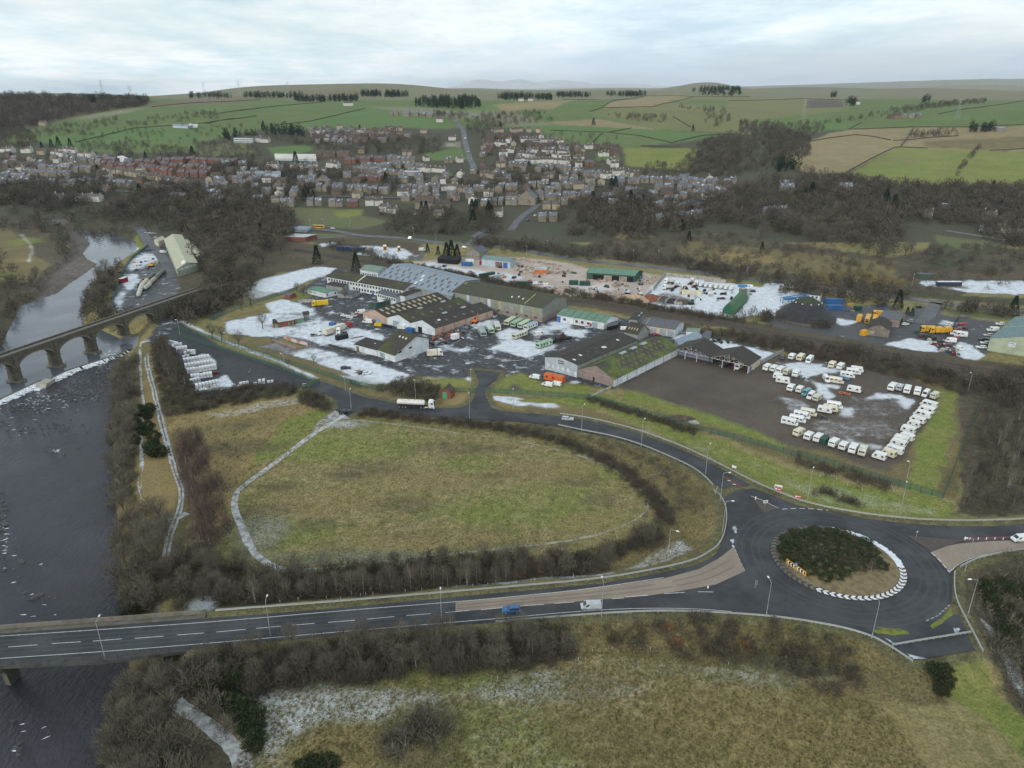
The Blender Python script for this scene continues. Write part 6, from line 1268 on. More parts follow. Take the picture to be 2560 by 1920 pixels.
for i in range(4):
 rr=random.Random(i); bm=bmesh.new(); bmesh.ops.create_cube(bm, size=1)
 for v in bm.verts:v.co+=Vector((rr.uniform(-.12,.12),rr.uniform(-.12,.12),rr.uniform(-.1,.1)));v.co.z+=.45
 me_=bpy.data.meshes.new('stone_block');bm.to_mesh(me_);bm.free();me_.materials.append(mat('cut sandstone',(.40,.32,.25),.9,.3,.7,col2=(.24,.2,.16),rnd=.5,snow=.4));stone_me.append(me_)
STONES=(('along the far edge of the stone yard',pts(zC,-420,275,-200,285,60,300,220,320,420,345),56),('beside the green cabins',pts(zC,330,600,480,580,700,610,800,600),26),('behind the scrub in the stone yard',pts(zC,380,640,620,650,800,655,1000,640),44),('in the middle of the stone yard',pts(zC,-60,380,150,440,340,430,500,410),40),('in front of the curved green shed',pts(zC,830,500,900,490,1000,560,1110,580),22),('beyond the blue workshop',pts(zB,1640,340,1750,370,1900,380,2050,370),30),('near the concrete wall',pts(zC,1240,520,1330,530,1400,470),24))
for where, line, n_ in STONES:
 P_=[Vector(W(*p))for p in line]
 for i in range(n_):
  t=(i+R.random())/n_*(len(P_)-1);k=min(int(t),len(P_)-2);p=P_[k].lerp(P_[k+1],t-k)+Vector((R.gauss(0,1.3),R.gauss(0,3.2),0));s_=R.uniform(.7,1.9)
  o=mobj('stone_block',R.choice(stone_me),loc=(p.x,p.y,h1(p.x,p.y)-.05));o.scale=(s_*R.uniform(.8,1.8),s_,s_*R.uniform(.5,1.0));o.rotation_euler=(0,0,R.random()*3)
  tag(o, 'rough sandstone block %s'%where, 'stone block', 'stone blocks '+where)
# railway
rp=[Vector(W(p[0],p[1],0))for p in RAIL];ro_=rp[5].copy();rly=empty('railway_track',tuple(ro_),0,'double railway line running behind the estate and caravan yard','railway')
rs=dense([tuple(p)for p in smoothline([tuple(p)for p in rp],1)],6);rs=[Vector((p.x,p.y,h1(p.x,p.y)))for p in rs]
M_RUST=mat('rail steel', (.16, .13, .11), .5, .2, metal=.3)
for off in (-3.2, 1.4):
 for g_ in(0, 1.5):rail_solid(rs, off+g_, .12, .28, .09, 'rail', M_RUST, rly, ro_)
 sl = MB()
 for a, b in zip(rs[:-1], rs[1:]):
  t=(b-a).normalized(); s_=Vector((-t.y, t.x, 0)); n_=int((b-a).length/.9)+1
  for i in range(n_):
   c=a.lerp(b, i/n_)-ro_; k=len(sl.v)
   for e1_,e2_ in((off-.55,-.13),(off+2.1,-.13),(off+2.1,.13),(off-.55,.13)):v=c+s_*e1_+t*e2_;sl.v.append((v.x,v.y,v.z+.1))
   sl.f.append((k, k+1, k+2, k+3))
 tag(sl.build('sleepers', mat('sleeper', (.11, .095, .08), .9, .2), rly), kind='stuff')
def draped(name, pp, wd_, m, z=None, line=True):
 P=[G(*p)for p in pp];P=smoothline([tuple(p)for p in P],2);P=dense([tuple(p)for p in P],10);V_,F_=[],[]
 for i, p in enumerate(P):
  a,b=P[max(i-1,0)],P[min(i+1,len(P)-1)];t=(b-a);t.z=0;t.normalize();s_=Vector((-t.y,t.x,0))*wd_/2;zz_=max(h1(p.x+s_.x,p.y+s_.y),h1(p.x-s_.x,p.y-s_.y),p.z)+.12
  V_+=[(p.x+s_.x, p.y+s_.y, zz_), (p.x-s_.x, p.y-s_.y, zz_)]
  if i:k=2*i; F_.append((k-2, k-1, k+1, k))
 me_=bpy.data.meshes.new(name);me_.from_pydata(V_,[],F_);me_.materials.append(m);o=tag(mobj(name,me_),kind='structure')
 if line:
  for i in range(0,len(P)-2,2):strip('centre_dash',[(P[i].x,P[i].y,V_[2*i][2]+.03),(P[i+1].x,P[i+1].y,V_[2*i+2][2]+.03)],.25,M_WHITE,o,.0)
 return o
M_ASPHL=sh_road('old asphalt', (.085, .088, .095), (.12, .123, .13), .4)
draped('road',pts(t2,280,1310,520,1330,800,1350)+pts(zB,0,40,300,55,600,80,880,125)+pts(zC,-300,140,0,180,400,262,800,312,1450,372,2074,440)+pts(zD,500,465,900,510,1200,530,1700,615)+pts(zE,400,640,950,700,1300,750,1850,805,2400,860),8.5,M_ASPHL)
draped('street',pts(t2,1815,400,1870,450,1905,510,1910,560,1920,620,1945,700,1965,760,2000,835),8.0,M_ASPHL,line=False)
draped('side_road',pts(zB,1100,135,1200,75,1340,5)+pts(t3,-100,1420,60,1340,160,1290),7.0,M_ASPHL)
draped('side_road',pts(zE,1170,735,1130,790,1090,860,1000,950),7.0,M_ASPHL,line=False);draped('loop_road',pts(t2,300,1330,300,1390,500,1420,800,1410,960,1390),6,M_ASPHL,line=False);draped('street',pts(t3,260,1350,340,1240,430,1180,500,1120),7,M_ASPHL,line=False)
draped('lane',pts(t1,1230,1080,1300,1060,1400,1050),10,M_ASPHL,line=False);draped('lane',pts(t2,860,680,900,640,950,590),7,M_ASPHL,line=False);draped('lane',pts(t1,240,500,400,460,620,430),6,M_ASPHL,line=False)
draped('lane',pts(zF,1440,200,1480,260,1520,330,1560,400,1680,500,1760,620,1800,720),8,M_ASPHL,line=False);draped('track',pts(t4,1550,1350,1800,1390,2050,1430),6,M_PATHM,line=False);draped('street',pts(t1,30,970,200,965,400,985),7,M_ASPHL,line=False)
for pp in(pts(t2,560,1060,900,1060,1300,1075,1900,1085,2200,1080),pts(t3,0,935,400,950,800,960,1250,985,1800,1035,2100,1060),pts(t1,0,990,500,995,1150,1020,1500,1050),pts(t2,980,895,1560,905,1950,880),pts(t3,60,860,300,840,800,850,1000,910),pts(t3,60,700,300,705,780,715),pts(t2,600,590,1000,590,1400,600),pts(t1,850,890,1400,960)):draped('street',pp,7,M_ASPHL,line=False)
M_TYRE=mat('tyre',(.02,.02,.021),.9,.2);M_RIM=mat('wheel rim',(.35,.36,.37),.4,.1,metal=.4);M_VGL=mat('vehicle glass',(.025,.03,.035),.08,.1,spec=.7);M_HEAD=mat('headlight',(.7,.72,.72),.2,.05);M_TAIL=mat('tail light',(.35,.02,.02),.3,.1);M_UNDER=mat('chassis',(.025,.025,.027),.8,.2)
PAINT=dict(white=(.70,.72,.72),silver=(.42,.45,.47),black=(.018,.02,.024),navy=(.02,.035,.085),blue=(.03,.12,.30),red=(.30,.018,.025),grey=(.13,.14,.15),maroon=(.13,.02,.03),purple=(.09,.04,.10),yellow=(.62,.42,.02),cream=(.62,.58,.46),orange=(.65,.16,.03),teal=(.10,.30,.33),dgreen=(.02,.07,.05),amber=(.62,.34,.03),lblue=(.40,.52,.58))
def paintm(c):return mat('car paint '+c, PAINT[c], .3, .12, .8, spec=.5)
def loft(secs, ch=.12):
 """secs: (z, x0, x1, half width); chamfered rectangles joined upward"""
 mb = MB()
 for (z, x0, x1, w) in secs:
  c=min(ch,w*.5,abs(x1-x0)*.3);mb.v+=[(x0+c,-w,z),(x1-c,-w,z),(x1,-w+c,z),(x1,w-c,z),(x1-c,w,z),(x0+c,w,z),(x0,w-c,z),(x0,-w+c,z)]
 n = len(secs)
 for i in range(n-1):
  for j in range(8):a=i*8+j; b=i*8+(j+1)%8; mb.f.append((a, b, b+8, a+8))
 mb.f+=[tuple(range(7, -1, -1)), tuple(range((n-1)*8, n*8))]; return mb
def wq(P, s0, s1, t0_, t1_, out):
 """rectangle inside the quad P (bl, br, tr, tl), lifted by out"""
 P=[Vector(p)for p in P];f_=lambda s,t:P[0].lerp(P[1],s).lerp(P[3].lerp(P[2],s),t)
 n=(P[1]-P[0]).cross(P[3]-P[0]).normalized()*out;mb=MB();mb.poly(*[tuple(f_(s,t)+n)for s,t in((s0,t0_),(s1,t0_),(s1,t1_),(s0,t1_))]);return mb
SPEC = dict(
 hatch=dict(secs=[(.22,-1.95,1.95,.72),(.45,-2.03,2.05,.84),(.78,-2.02,2.02,.86),(.9,-1.98,1.85,.82),(.94,-1.9,.95,.79),(1.40,-1.62,.15,.62),(1.47,-1.45,.0,.54)],gh=(4,5),wheels=(1.25,-1.25,.31,.76)),
 estate=dict(secs=[(.22,-2.25,2.25,.74),(.45,-2.33,2.35,.86),(.78,-2.32,2.32,.88),(.9,-2.28,2.1,.84),(.94,-2.25,1.05,.81),(1.42,-2.0,.25,.64),(1.49,-1.85,.1,.56)],gh=(4,5),wheels=(1.42,-1.38,.32,.78)),
 suv=dict(secs=[(.3,-2.1,2.1,.78),(.55,-2.18,2.2,.9),(.95,-2.16,2.16,.92),(1.06,-2.1,1.95,.87),(1.1,-2.1,1.0,.84),(1.60,-1.85,.25,.66),(1.68,-1.65,.1,.56)],gh=(4,5),wheels=(1.32,-1.32,.36,.82)),
 van=dict(secs=[(.28,-2.45,2.4,.82),(.55,-2.5,2.5,.94),(.98,-2.5,2.46,.95),(1.12,-2.5,1.95,.93),(1.85,-2.46,1.12,.84),(1.96,-2.38,.95,.76)],gh=(3,4),wheels=(1.55,-1.45,.34,.84),panel=True),
 bigvan=dict(secs=[(.3,-2.85,2.75,.86),(.6,-2.9,2.9,.98),(1.1,-2.9,2.85,.99),(1.3,-2.9,2.3,.97),(2.35,-2.86,1.45,.9),(2.5,-2.75,1.2,.8)],gh=(3,4),wheels=(1.85,-1.75,.36,.88),panel=True),
 motorhome=dict(secs=[(.35,-3.1,2.95,.95),(.6,-3.15,3.1,1.08),(1.05,-3.15,3.05,1.1),(1.25,-3.15,2.45,1.1),(1.95,-3.15,1.75,1.1),(2.05,-3.15,2.35,1.1),(2.55,-3.15,2.2,1.1),(2.75,-3.05,1.9,1.02)],gh=(3,4),wheels=(2.0,-1.7,.36,.98),panel=True,camper=True),
)
MC = {}
def veh_parts(kind, col, full=True):
 key = (kind, col, full)
 if key in MC:return MC[key]
 S=SPEC[kind]; sec=S['secs']; g0, g1=sec[S['gh'][0]], sec[S['gh'][1]]; out=[]
 pm = paintm(col)
 out.append(('body', loft(sec).mesh('body', pm), None))
 (za, a0, a1, wa), (zb, b0, b1, wb)=g0, g1
 front=[(a1,-wa,za),(a1,wa,za),(b1,wb,zb),(b1,-wb,zb)];rear=[(a0,wa,za),(a0,-wa,za),(b0,-wb,zb),(b0,wb,zb)]
 L_=[(a1,wa,za),(a0,wa,za),(b0,wb,zb),(b1,wb,zb)];R_=[(a0,-wa,za),(a1,-wa,za),(b1,-wb,zb),(b0,-wb,zb)]
 out.append(('windscreen',wq(front,.1,.9,.1,.92,.015).mesh('windscreen',M_VGL),None))
 if S.get('panel'):
  out.append(('side_window',wq(R_,.76,.93,.1,.85,.015).mesh('side_window',M_VGL),None));out.append(('side_window',wq(L_,.07,.24,.1,.85,.015).mesh('side_window',M_VGL),None))
  if kind in('van','bigvan'):out.append(('rear_window',wq(rear,.1,.9,.3,.85,.015).mesh('rear_window',M_VGL),None))
  if S.get('camper'):
   bx=[(-3.15,-1.1,1.25),(2.2,-1.1,1.25),(2.2,-1.1,2.5),(-3.15,-1.1,2.5)];by=[(2.2,1.1,1.25),(-3.15,1.1,1.25),(-3.15,1.1,2.5),(2.2,1.1,2.5)]
   for q in (bx, by):
    for s0 in(.12,.45):out.append(('side_window',wq(q,s0,s0+.2,.3,.75,.012).mesh('side_window',M_VGL),None))
   out.append(('overcab_window',wq([(2.35,-1.1,2.05),(2.35,1.1,2.05),(2.2,1.1,2.55),(2.2,-1.1,2.55)],.25,.75,.2,.8,.012).mesh('overcab_window',M_VGL),None))
   out.append(('rear_window',wq([(-3.15,1.1,1.25),(-3.15,-1.1,1.25),(-3.15,-1.1,2.5),(-3.15,1.1,2.5)],.2,.8,.35,.8,.012).mesh('rear_window',M_VGL),None))
   out.append(('roof_vent',MB().box(-1.2,-.5,-.35,.35,2.74,2.86).box(-2.5,-2,-.3,.3,2.74,2.84).mesh('roof_vent',M_WFR),None))
 else:
  for q, nm in((R_, 'side_window'), (L_, 'side_window')):
   for s0,s1 in((.06,.48),(.52,.94)):out.append((nm,wq(q,s0,s1,.1,.86,.015).mesh(nm,M_VGL),None))
  out.append(('rear_window',wq(rear,.1,.9,.12,.86,.015).mesh('rear_window',M_VGL),None))
 xf,xr,r_,wy=S['wheels'];wm_=MB().cyl((0,0,0),(0,1,0),r_,.22,12).mesh('wheel',M_TYRE);rm=MB().cyl((0,0,0),(0,1,0),r_*.62,.235,10).mesh('rim',M_RIM)
 for x_ in (xf, xr):
  for y_ in(-wy, wy):out.append(('wheel', wm_, (x_, y_, r_), rm))
 if full:
  xe=sec[1][2]; w_=sec[1][3]; z_=(sec[2][0]+sec[1][0])/2+.06; xb=sec[1][1]
  hm=MB().box(-.12,.04,-.16,.16,-.07,.07).mesh('headlight',M_HEAD);tm_=MB().box(-.03,.1,-.12,.12,-.1,.1).mesh('tail_light',M_TAIL)
  for y_ in(-w_+.24,w_-.24):out.append(('headlight',hm,(xe-.02,y_,z_)));out.append(('tail_light',tm_,(xb-.0,y_,z_+.1)))
  out.append(('bumper',MB().box(xe-.16,xe+.05,-w_+.12,w_-.12,.28,.46).mesh('bumper',M_UNDER),None))
  for y_ in(-w_-.12,w_+.02):out.append(('mirror',MB().box(-.06,.06,0,.12,-.06,.08).mesh('mirror',pm),(a1-.35,y_,za+.1)))
 MC[key] = out; return out
def place(parts, name, loc, ang, label, cat, group=None, scale=1.0):
 e=empty(name, loc, ang, label, cat, group)
 if scale!=1.0:e.scale=(scale, )*3
 for p in parts:
  o = mobj(p[0], p[1], e)
  if p[2]is not None:o.location=p[2]
  if p[0]=='corrugation':o['kind']='stuff'
  if len(p)>3:mobj('rim', p[3], o)
 return e
def gpt(p, z=None):
 if z is None:v=G(*p); return(v.x, v.y, v.z)
 return W(p[0], p[1], z)
def heading(p, q, z=0.0):
 a, b=W(p[0], p[1], z), W(q[0], q[1], z); return math.atan2(b[1]-a[1], b[0]-a[0])
UD, VD=-34.0, 49.0
def veh(kind, col, p, ang, label, cat='car', group=None, full=True, z=None, name=None):
 loc=gpt(p,z);nm=name or{'hatch':'car','estate':'estate_car','suv':'car','van':'van','bigvan':'van','motorhome':'motorhome'}[kind]
 return place(veh_parts(kind, col, full), nm, loc, rad(ang), label, cat, group)
G_RD='vehicles on the roads'
veh('suv','blue',(1278,1530),183,'blue car driving along the main road toward the bridge','car',G_RD,z=2.93);veh('van','silver',(1477,1521),183,'silver panel van following the blue car on the main road','van',G_RD,z=2.83)
veh('van','white',(2550,1352),187,'white van at the right edge on the eastern buff lane','van',G_RD,z=2.53);veh('estate','silver',(1419,1050),-7,'silver estate car on the access road','car',G_RD,z=.3)
veh('suv','black',(864,1033),25,'black car parked on the frosty apron where the path starts','car',G_RD,z=.08)
# tanker and lorries
M_WPL = paintm('white')
def cab_parts(col, sleeper=True, x0=0.0):
 pm = paintm(col); o = []
 o.append(('cab',loft([(.55,x0-1.0,x0+1.2,1.15),(1.0,x0-1.05,x0+1.3,1.22),(2.0,x0-1.05,x0+1.28,1.22),(3.1,x0-1.05,x0+.95,1.18),(3.6,x0-1.0,x0+.5,1.05)],.15).mesh('cab',pm),None))
 o.append(('windscreen',wq([(x0+1.28,-1.22,2.0),(x0+1.28,1.22,2.0),(x0+.95,1.18,3.1),(x0+.95,-1.18,3.1)],.1,.9,.0,.82,.02).mesh('windscreen',M_VGL),None))
 for y_,q in((-1,[(x0-.2,-1.23,2.0),(x0+1.1,-1.23,2.0),(x0+.8,-1.19,3.0),(x0-.2,-1.19,3.0)]),(1,[(x0+1.1,1.23,2.0),(x0-.2,1.23,2.0),(x0-.2,1.19,3.0),(x0+.8,1.19,3.0)])):o.append(('side_window',wq(q,.1,.9,.05,.8,.02).mesh('side_window',M_VGL),None))
 o.append(('grille',MB().box(x0+1.2,x0+1.34,-.8,.8,.8,1.9).mesh('grille',M_UNDER),None));o.append(('bumper',MB().box(x0+.9,x0+1.4,-1.2,1.2,.4,.75).mesh('bumper',pm),None))
 return o
wbig=MB().cyl((0,0,0),(0,1,0),.5,.32,12).mesh('wheel',M_TYRE);rbig=MB().cyl((0,0,0),(0,1,0),.3,.34,10).mesh('rim',M_RIM)
def axles(xs,wy=1.05):return[('wheel',wbig,(x_,y_,.5),rbig)for x_ in xs for y_ in(-wy,wy)]
def tractor(col):return cab_parts(col,True,1.6)+[('chassis',MB().box(-2.9,2.6,-.45,.45,.6,.95).mesh('chassis',M_UNDER),None),('fuel_tank',MB().bar((-.9,-1.0,.75),(.3,-1.0,.75),.3,.3,8).mesh('fuel_tank',M_GALV),None)]+axles((2.0,-1.2,-2.4))
def tanker():
 o=[(n,m_,(5.0,0,0))if l_ is None else(n,m_,(l_[0]+5.0,l_[1],l_[2]))+tuple(r_)for(n,m_,l_,*r_)in tractor('white')]
 n=16; mb=MB(); xs=[(-7.4, .9), (-7.2, 1.12), (3.7, 1.12), (3.9, .9)]
 for x_,r_ in xs:mb.v+=[(x_,1.05*r_*math.cos(2*math.pi*i/n),2.35+.88*r_*math.sin(2*math.pi*i/n))for i in range(n)]
 mb.f+=[(j*n+i,j*n+(i+1)%n,(j+1)*n+(i+1)%n,(j+1)*n+i)for j in range(3)for i in range(n)]+[tuple(range(n-1,-1,-1)),tuple(range(3*n,4*n))]
 o.append(('tank',mb.mesh('tank',mat('tank white',(.66,.64,.60),.35,.12,.6,spec=.5)),None));o.append(('walkway',MB().box(-7,3.5,-.35,.35,3.32,3.42).mesh('walkway',M_WPL),None))
 for x_ in(-5.5,-2.8,0,2.4):o.append(('hatch',MB().cyl((x_,0,3.5),(0,0,1),.32,.2,10).mesh('hatch',M_GALV),None))
 for y_ in(-1.15,1.1):o.append(('side_guard',MB().box(-6.9,1.4,y_,y_+.06,.55,1.35).mesh('side_guard',M_UNDER),None))
 o.append(('chassis',MB().box(-7.2,3.6,-.5,.5,.8,1.4).mesh('chassis',M_UNDER),None));return o+axles((-6.4,-5.1,-3.8))
place(tanker(),'tanker_lorry',tuple(W(1039,1019,.1)),heading((995,1019),(1084,1023)),'white articulated tanker lorry driving along the access road','tanker lorry',G_RD)
def boxbody(x0,x1,w,z0,z1,col,name='box'):return(name,loft([(z0,x0,x1,w),(z1-.06,x0,x1,w),(z1,x0+.05,x1-.05,w-.05)],.06).mesh(name,mat('panel '+col,PAINT[col],.5,.15,.5)),None)
def trailer(col,L_=13.0):return[boxbody(-L_/2,L_/2,1.25,1.1,3.9,col),('chassis',MB().box(-L_/2+.3,L_/2-.5,-.5,.5,.7,1.1).mesh('chassis',M_UNDER),None),('landing_leg',MB().box(L_/2-3,L_/2-2.7,-.9,.9,0,.8).mesh('landing_leg',M_UNDER),None)]+axles((-L_/2+1.2,-L_/2+2.5,-L_/2+3.8))
def boxtruck(col, box, L_=7.0):
 return cab_parts(col,False,L_/2-.3)+[boxbody(-L_/2-.5,L_/2-1.6,1.22,.95,3.5,box),('chassis',MB().box(-L_/2,L_/2-1,-.5,.5,.6,.95).mesh('chassis',M_UNDER),None)]+axles((L_/2-.3,-L_/2+1.2))
def container(col, L_=12.0, h_=2.6, w=1.22):
 mb=MB().box(-L_/2, L_/2, -w, w, .05, h_)
 n = int(L_/.55)
 o=[('shell',mb.mesh('shell',mat('container '+col,PAINT[col]if col in PAINT else(.3,.3,.3),.6,.2,.5,snow=.15)),None)]
 rb_ = MB()
 for i in range(n):
  x_ = -L_/2+(i+.5)*L_/n
  for y_ in(-w, w):rb_.box(x_-.1, x_+.1, y_-.04, y_+.04, .2, h_-.15)
 o.append(('corrugation',rb_.mesh('corrugation',MATS['container '+col]),None));o.append(('door',MB().box(L_/2-.02,L_/2+.05,-w+.08,w-.08,.15,h_-.1).mesh('door',MATS['container '+col]),None));return o
G_LP='lorries in the snowy lorry park'
place(tractor('white'),'lorry_cab',gpt(zA(1290,1075),0),rad(20),'white lorry tractor unit parked left of the long white trailer','lorry',G_LP);place(trailer('cream',13.6),'lorry_trailer',gpt(zA(1480,1050),0),heading(zA(1370,1085),zA(1600,1005)),'long white box trailer in the lorry park','trailer',G_LP)
place(tractor('red'),'lorry_cab',gpt(zA(1608,1000),0),rad(40),'red lorry tractor unit at the far end of the white trailer','lorry',G_LP);place(tractor('white'),'lorry_cab',gpt(zA(1550,1058),0),rad(200),'white lorry tractor unit beside the black box','lorry',G_LP)
place(container('black',6.5,2.4),'dark_container',gpt(zA(1555,1110),0),heading(zA(1490,1115),zA(1620,1085)),'black box body beside the white tractor unit','container');place(container('blue',3.5,1.6),'blue_skip',gpt(zA(1460,968),0),rad(-30),'small blue skip behind the white trailer','skip')
place(boxtruck('yellow','yellow',8.0),'box_lorry',gpt(zA(1335,768),0),rad(195),'bright yellow box lorry parked by the low green-roofed office','lorry');place(boxtruck('white','cream',6.0),'box_van',gpt(zB(772,1290),0),heading(zB(720,1285),zB(825,1275)),'white box van beside the pale gable shed','van')
place(container('yellow',4.2,1.5,.95),'yellow_skip',gpt(zA(1935,972),0),rad(-20),'yellow skip in front of the pink warehouse bay','skip')
for i in range(3):place(container('navy',1.6,1.3,.55),'waste_bin',gpt(zA(1993+i*32,980+i*6),0),rad(-30),'navy waste bin in front of the warehouse, %s from the yellow skip'%nth(i),'bin','navy waste bins')
place(container('blue',4.2,2.2,1.0),'blue_skip',gpt(zB(520,1035),0),rad(-30),'blue container skip in front of the middle warehouse bay','skip');place(container('white',4.5,2.0,1.0),'white_skip',gpt(zB(432,1000),0),rad(-15),'white body in front of the middle warehouse bay','container')
# estate cars and vans
G_E='cars and vans parked on the estate'
for (k, c, p, a, lab, cat) in (('hatch','white',zA(1578,876),-20,'white car by the pink warehouse, leftmost of three','car'),('hatch','white',zA(1637,892),-20,'white car by the pink warehouse, in front of the others','car'),('hatch','silver',zA(1680,875),-20,'silver car half hidden between the white cars and the red one','car'),('suv','red',zA(1705,868),10,'red car by the corner of the pink warehouse','car'),('bigvan','white',zA(1745,850),200,'white van at the corner of the pink warehouse','van'),('bigvan','white',zA(1822,945),165,'white minibus in front of the pink warehouse','minibus'),
 ('estate','black',zA(1595,1420),15,'black car alone on the snowy car park','car'),('hatch','navy',zA(1765,1470),35,'dark blue car beside the white one on the snowy car park','car'),('hatch','white',zA(1812,1475),20,'white car on the snowy car park','car'),('hatch','cream',zA(1730,1452),35,'pale car behind the dark blue one on the snowy car park','car'),
 ('bigvan','white',zB(1860,1075),30,'white van beside the purple car among the static caravans','van'),('hatch','purple',zB(1908,1100),20,'purple car beside the white van','car'),('van','white',zB(1812,1520),155,'white van left of the orange cabin','van'),('van','white',zB(1945,1598),150,'white van in front of the orange cabin, left of two','van'),('van','white',zB(2032,1592),150,'white van in front of the orange cabin, right of two','van'),
 ('suv','lblue',zC(715,1000),10,'pale blue car outside the green striped workshop','car'),('van','white',zC(1088,1018),0,'white van beside the narrow grey store','van'),('hatch','red',zC(1405,1075),10,'red car in front of the cream workshop shutters','car'),('hatch','red',zC(1290,1052),-5,'red car at the left end of the cream workshop','car'),('hatch','black',zB(2010,1140),25,'black car at the edge of the snowy static caravan plot','car')): veh(k, c, p, a, lab, cat, G_E, z=0.0)
for i,(p,q)in enumerate(((zA(1505,200),zA(1660,195)),(zA(1560,205),zA(1760,200)),(zA(1620,215),zA(1815,212)))):place(trailer('navy',12),'curtain_trailer',tuple((Vector(gpt(p,0))+Vector(gpt(q,0)))/2),heading(p,q),'navy curtain-sided trailer in the snowy park beyond the railway, %s from the left'%nth(i),'trailer','navy trailers')
for i,p in enumerate((zA(1998,182),zB(262,184),zB(405,195))):place([(n,m_,l_,*r_)for(n,m_,l_,*r_)in tractor('amber')]+[('roof_fairing',MB().box(.9,2.3,-1.1,1.1,3.4,4.1,(0,.5,.1,.1)).mesh('roof_fairing',M_WPL),None)],'lorry_cab',gpt(p,0),rad(-80),'orange lorry cab with a white top beyond the railway, %s from the left'%nth(i),'lorry','orange lorry cabs')
veh('bigvan','white',zB(648,195),20,'white van at the end of the snowy park by the dark conifers','van',full=False,z=0)
# stone yard boxes
for(c,L_,p,a,lab,nm)in(('red',12,zB(1325,340),-8,'red curtain trailer in front of the blue workshop','container'),('blue',8,zB(1110,350),-6,'blue container in front of the slate house','container'),('white',6,zB(1140,320),-6,'white container behind the blue one','container'),('dgreen',12,zB(1318,465),38,'dark green container in the stone yard','container'),('silver',12,zB(1415,485),38,'pale grey container beside the dark green one','container'),('dgreen',9,zB(1690,555),-3,'grey-green container by the railway scrub','container'),('dgreen',6,zC(555,545),-5,'green portable cabin, left of two in the stone yard','cabin'),('dgreen',7,zC(672,553),-5,'green portable cabin, right of two in the stone yard','cabin'),('lblue',9,zC(212,408),-3,'pale green cabin in the middle of the stone yard','cabin'),('orange',9,zC(215,435),-3,'orange drum container in the middle of the stone yard','container'),('blue',10,zD(1590,738),-5,'blue container behind the salt dome','container'),('blue',9,zD(1600,805),-5,'bright blue low container right of the salt dome','container'),('amber',7,zD(1855,915),60,'tan box body in the gritting yard','container'),('amber',4,zD(1905,1070),30,'small tan box beside the timber barn','container'),('cream',12,zD(120,650),-8,'long row of pale concrete block bays in the concrete yard','block bay'),('dgreen',4,zD(1840,815),20,'grey-green cage bin in the gritting yard','bin')):place(container(c,L_,2.8),'container' if nm!='cabin' else 'portable_cabin',gpt(p,0),rad(a),lab,nm)
bs=empty('blue_steelwork',gpt(zD(1190,735),0),0,'blue steel hopper frame left of the white site cabin','hopper');mb=MB()
for x_ in (-8, -3, 2, 7):
 for y_ in(-2, 2):mb.bar((x_, y_, 0), (x_, y_, 4+x_*.15), .25, .25, 4)
for y_ in(-2, 2):mb.bar((-8, y_, 2.8), (7, y_, 5.0), .3, .3, 4)
mb.build('frame',mat('steel blue',(.05,.16,.33),.5,.15),bs);MB().box(-7,6,-1.9,1.9,2.2,3.4,(1,1,.3,.3)).build('trough',MATS['steel blue'],bs)
for i,(p,a)in enumerate(((zE(450,930),60),(zE(525,940),60),(zE(590,880),-10))):place(boxtruck('amber','amber',7.5),'gritting_lorry',gpt(p,0),rad(a+180),'amber gritting lorry in the gritting yard, %s from the left'%nth(i),'lorry','amber gritting lorries')
for i,p in enumerate((zE(1075,1040),zE(1170,1052),zE(1240,1050))):place(boxtruck('amber','amber',6),'recovery_lorry',gpt(p,0),rad(175),'amber lorry in the row beside the car yard, %s from the left'%nth(i),'lorry','amber lorries by the car yard')
CY=(('hatch','white',1290,965,10),('suv','red',1440,968,160),('hatch','maroon',1390,1018,160),('estate','black',1440,1003,160),('bigvan','white',1365,1070,160),('motorhome','white',1410,1085,160),('estate','red',1345,1112,160),('bigvan','white',1300,1145,165),('estate','maroon',1280,1185,170),('hatch','silver',1262,1225,170),('van','white',1385,1215,100),('suv','white',1822,965,170),('bigvan','white',1745,1030,175),('estate','silver',1700,1080,170),('hatch','black',1645,1125,170),('hatch','white',1665,1160,170),('estate','white',1625,1205,165),('hatch','black',985,785,20),('suv','dgreen',1020,1085,10),('estate','grey',1455,890,165),('suv','grey',880,945,10),('hatch','white',840,965,10))
for i,(k,c,x_,y_,a)in enumerate(CY):veh(k,c,zE(x_,y_),a,'%s %s in the right-hand car yard, %s'%(c if c!='dgreen' else 'dark green',{'motorhome':'motorhome','van':'van','bigvan':'van'}.get(k,'car'),('beside the teal-roofed unit' if x_>1600 else 'along the dividing fence' if x_>1200 else 'near the yard entrance')+', '+nth(i)+' of the yard'),{'motorhome':'motorhome','van':'van','bigvan':'van'}.get(k,'car'),'vehicles in the right-hand car yard',False,0.0)
wall_run(pts(zE,1395,895,1290,1080,1180,1235),1.8,.15,'dark dividing fence through the car yard',mat('dark boards',(.07,.055,.045),.9,.2),'fence','board_fence')
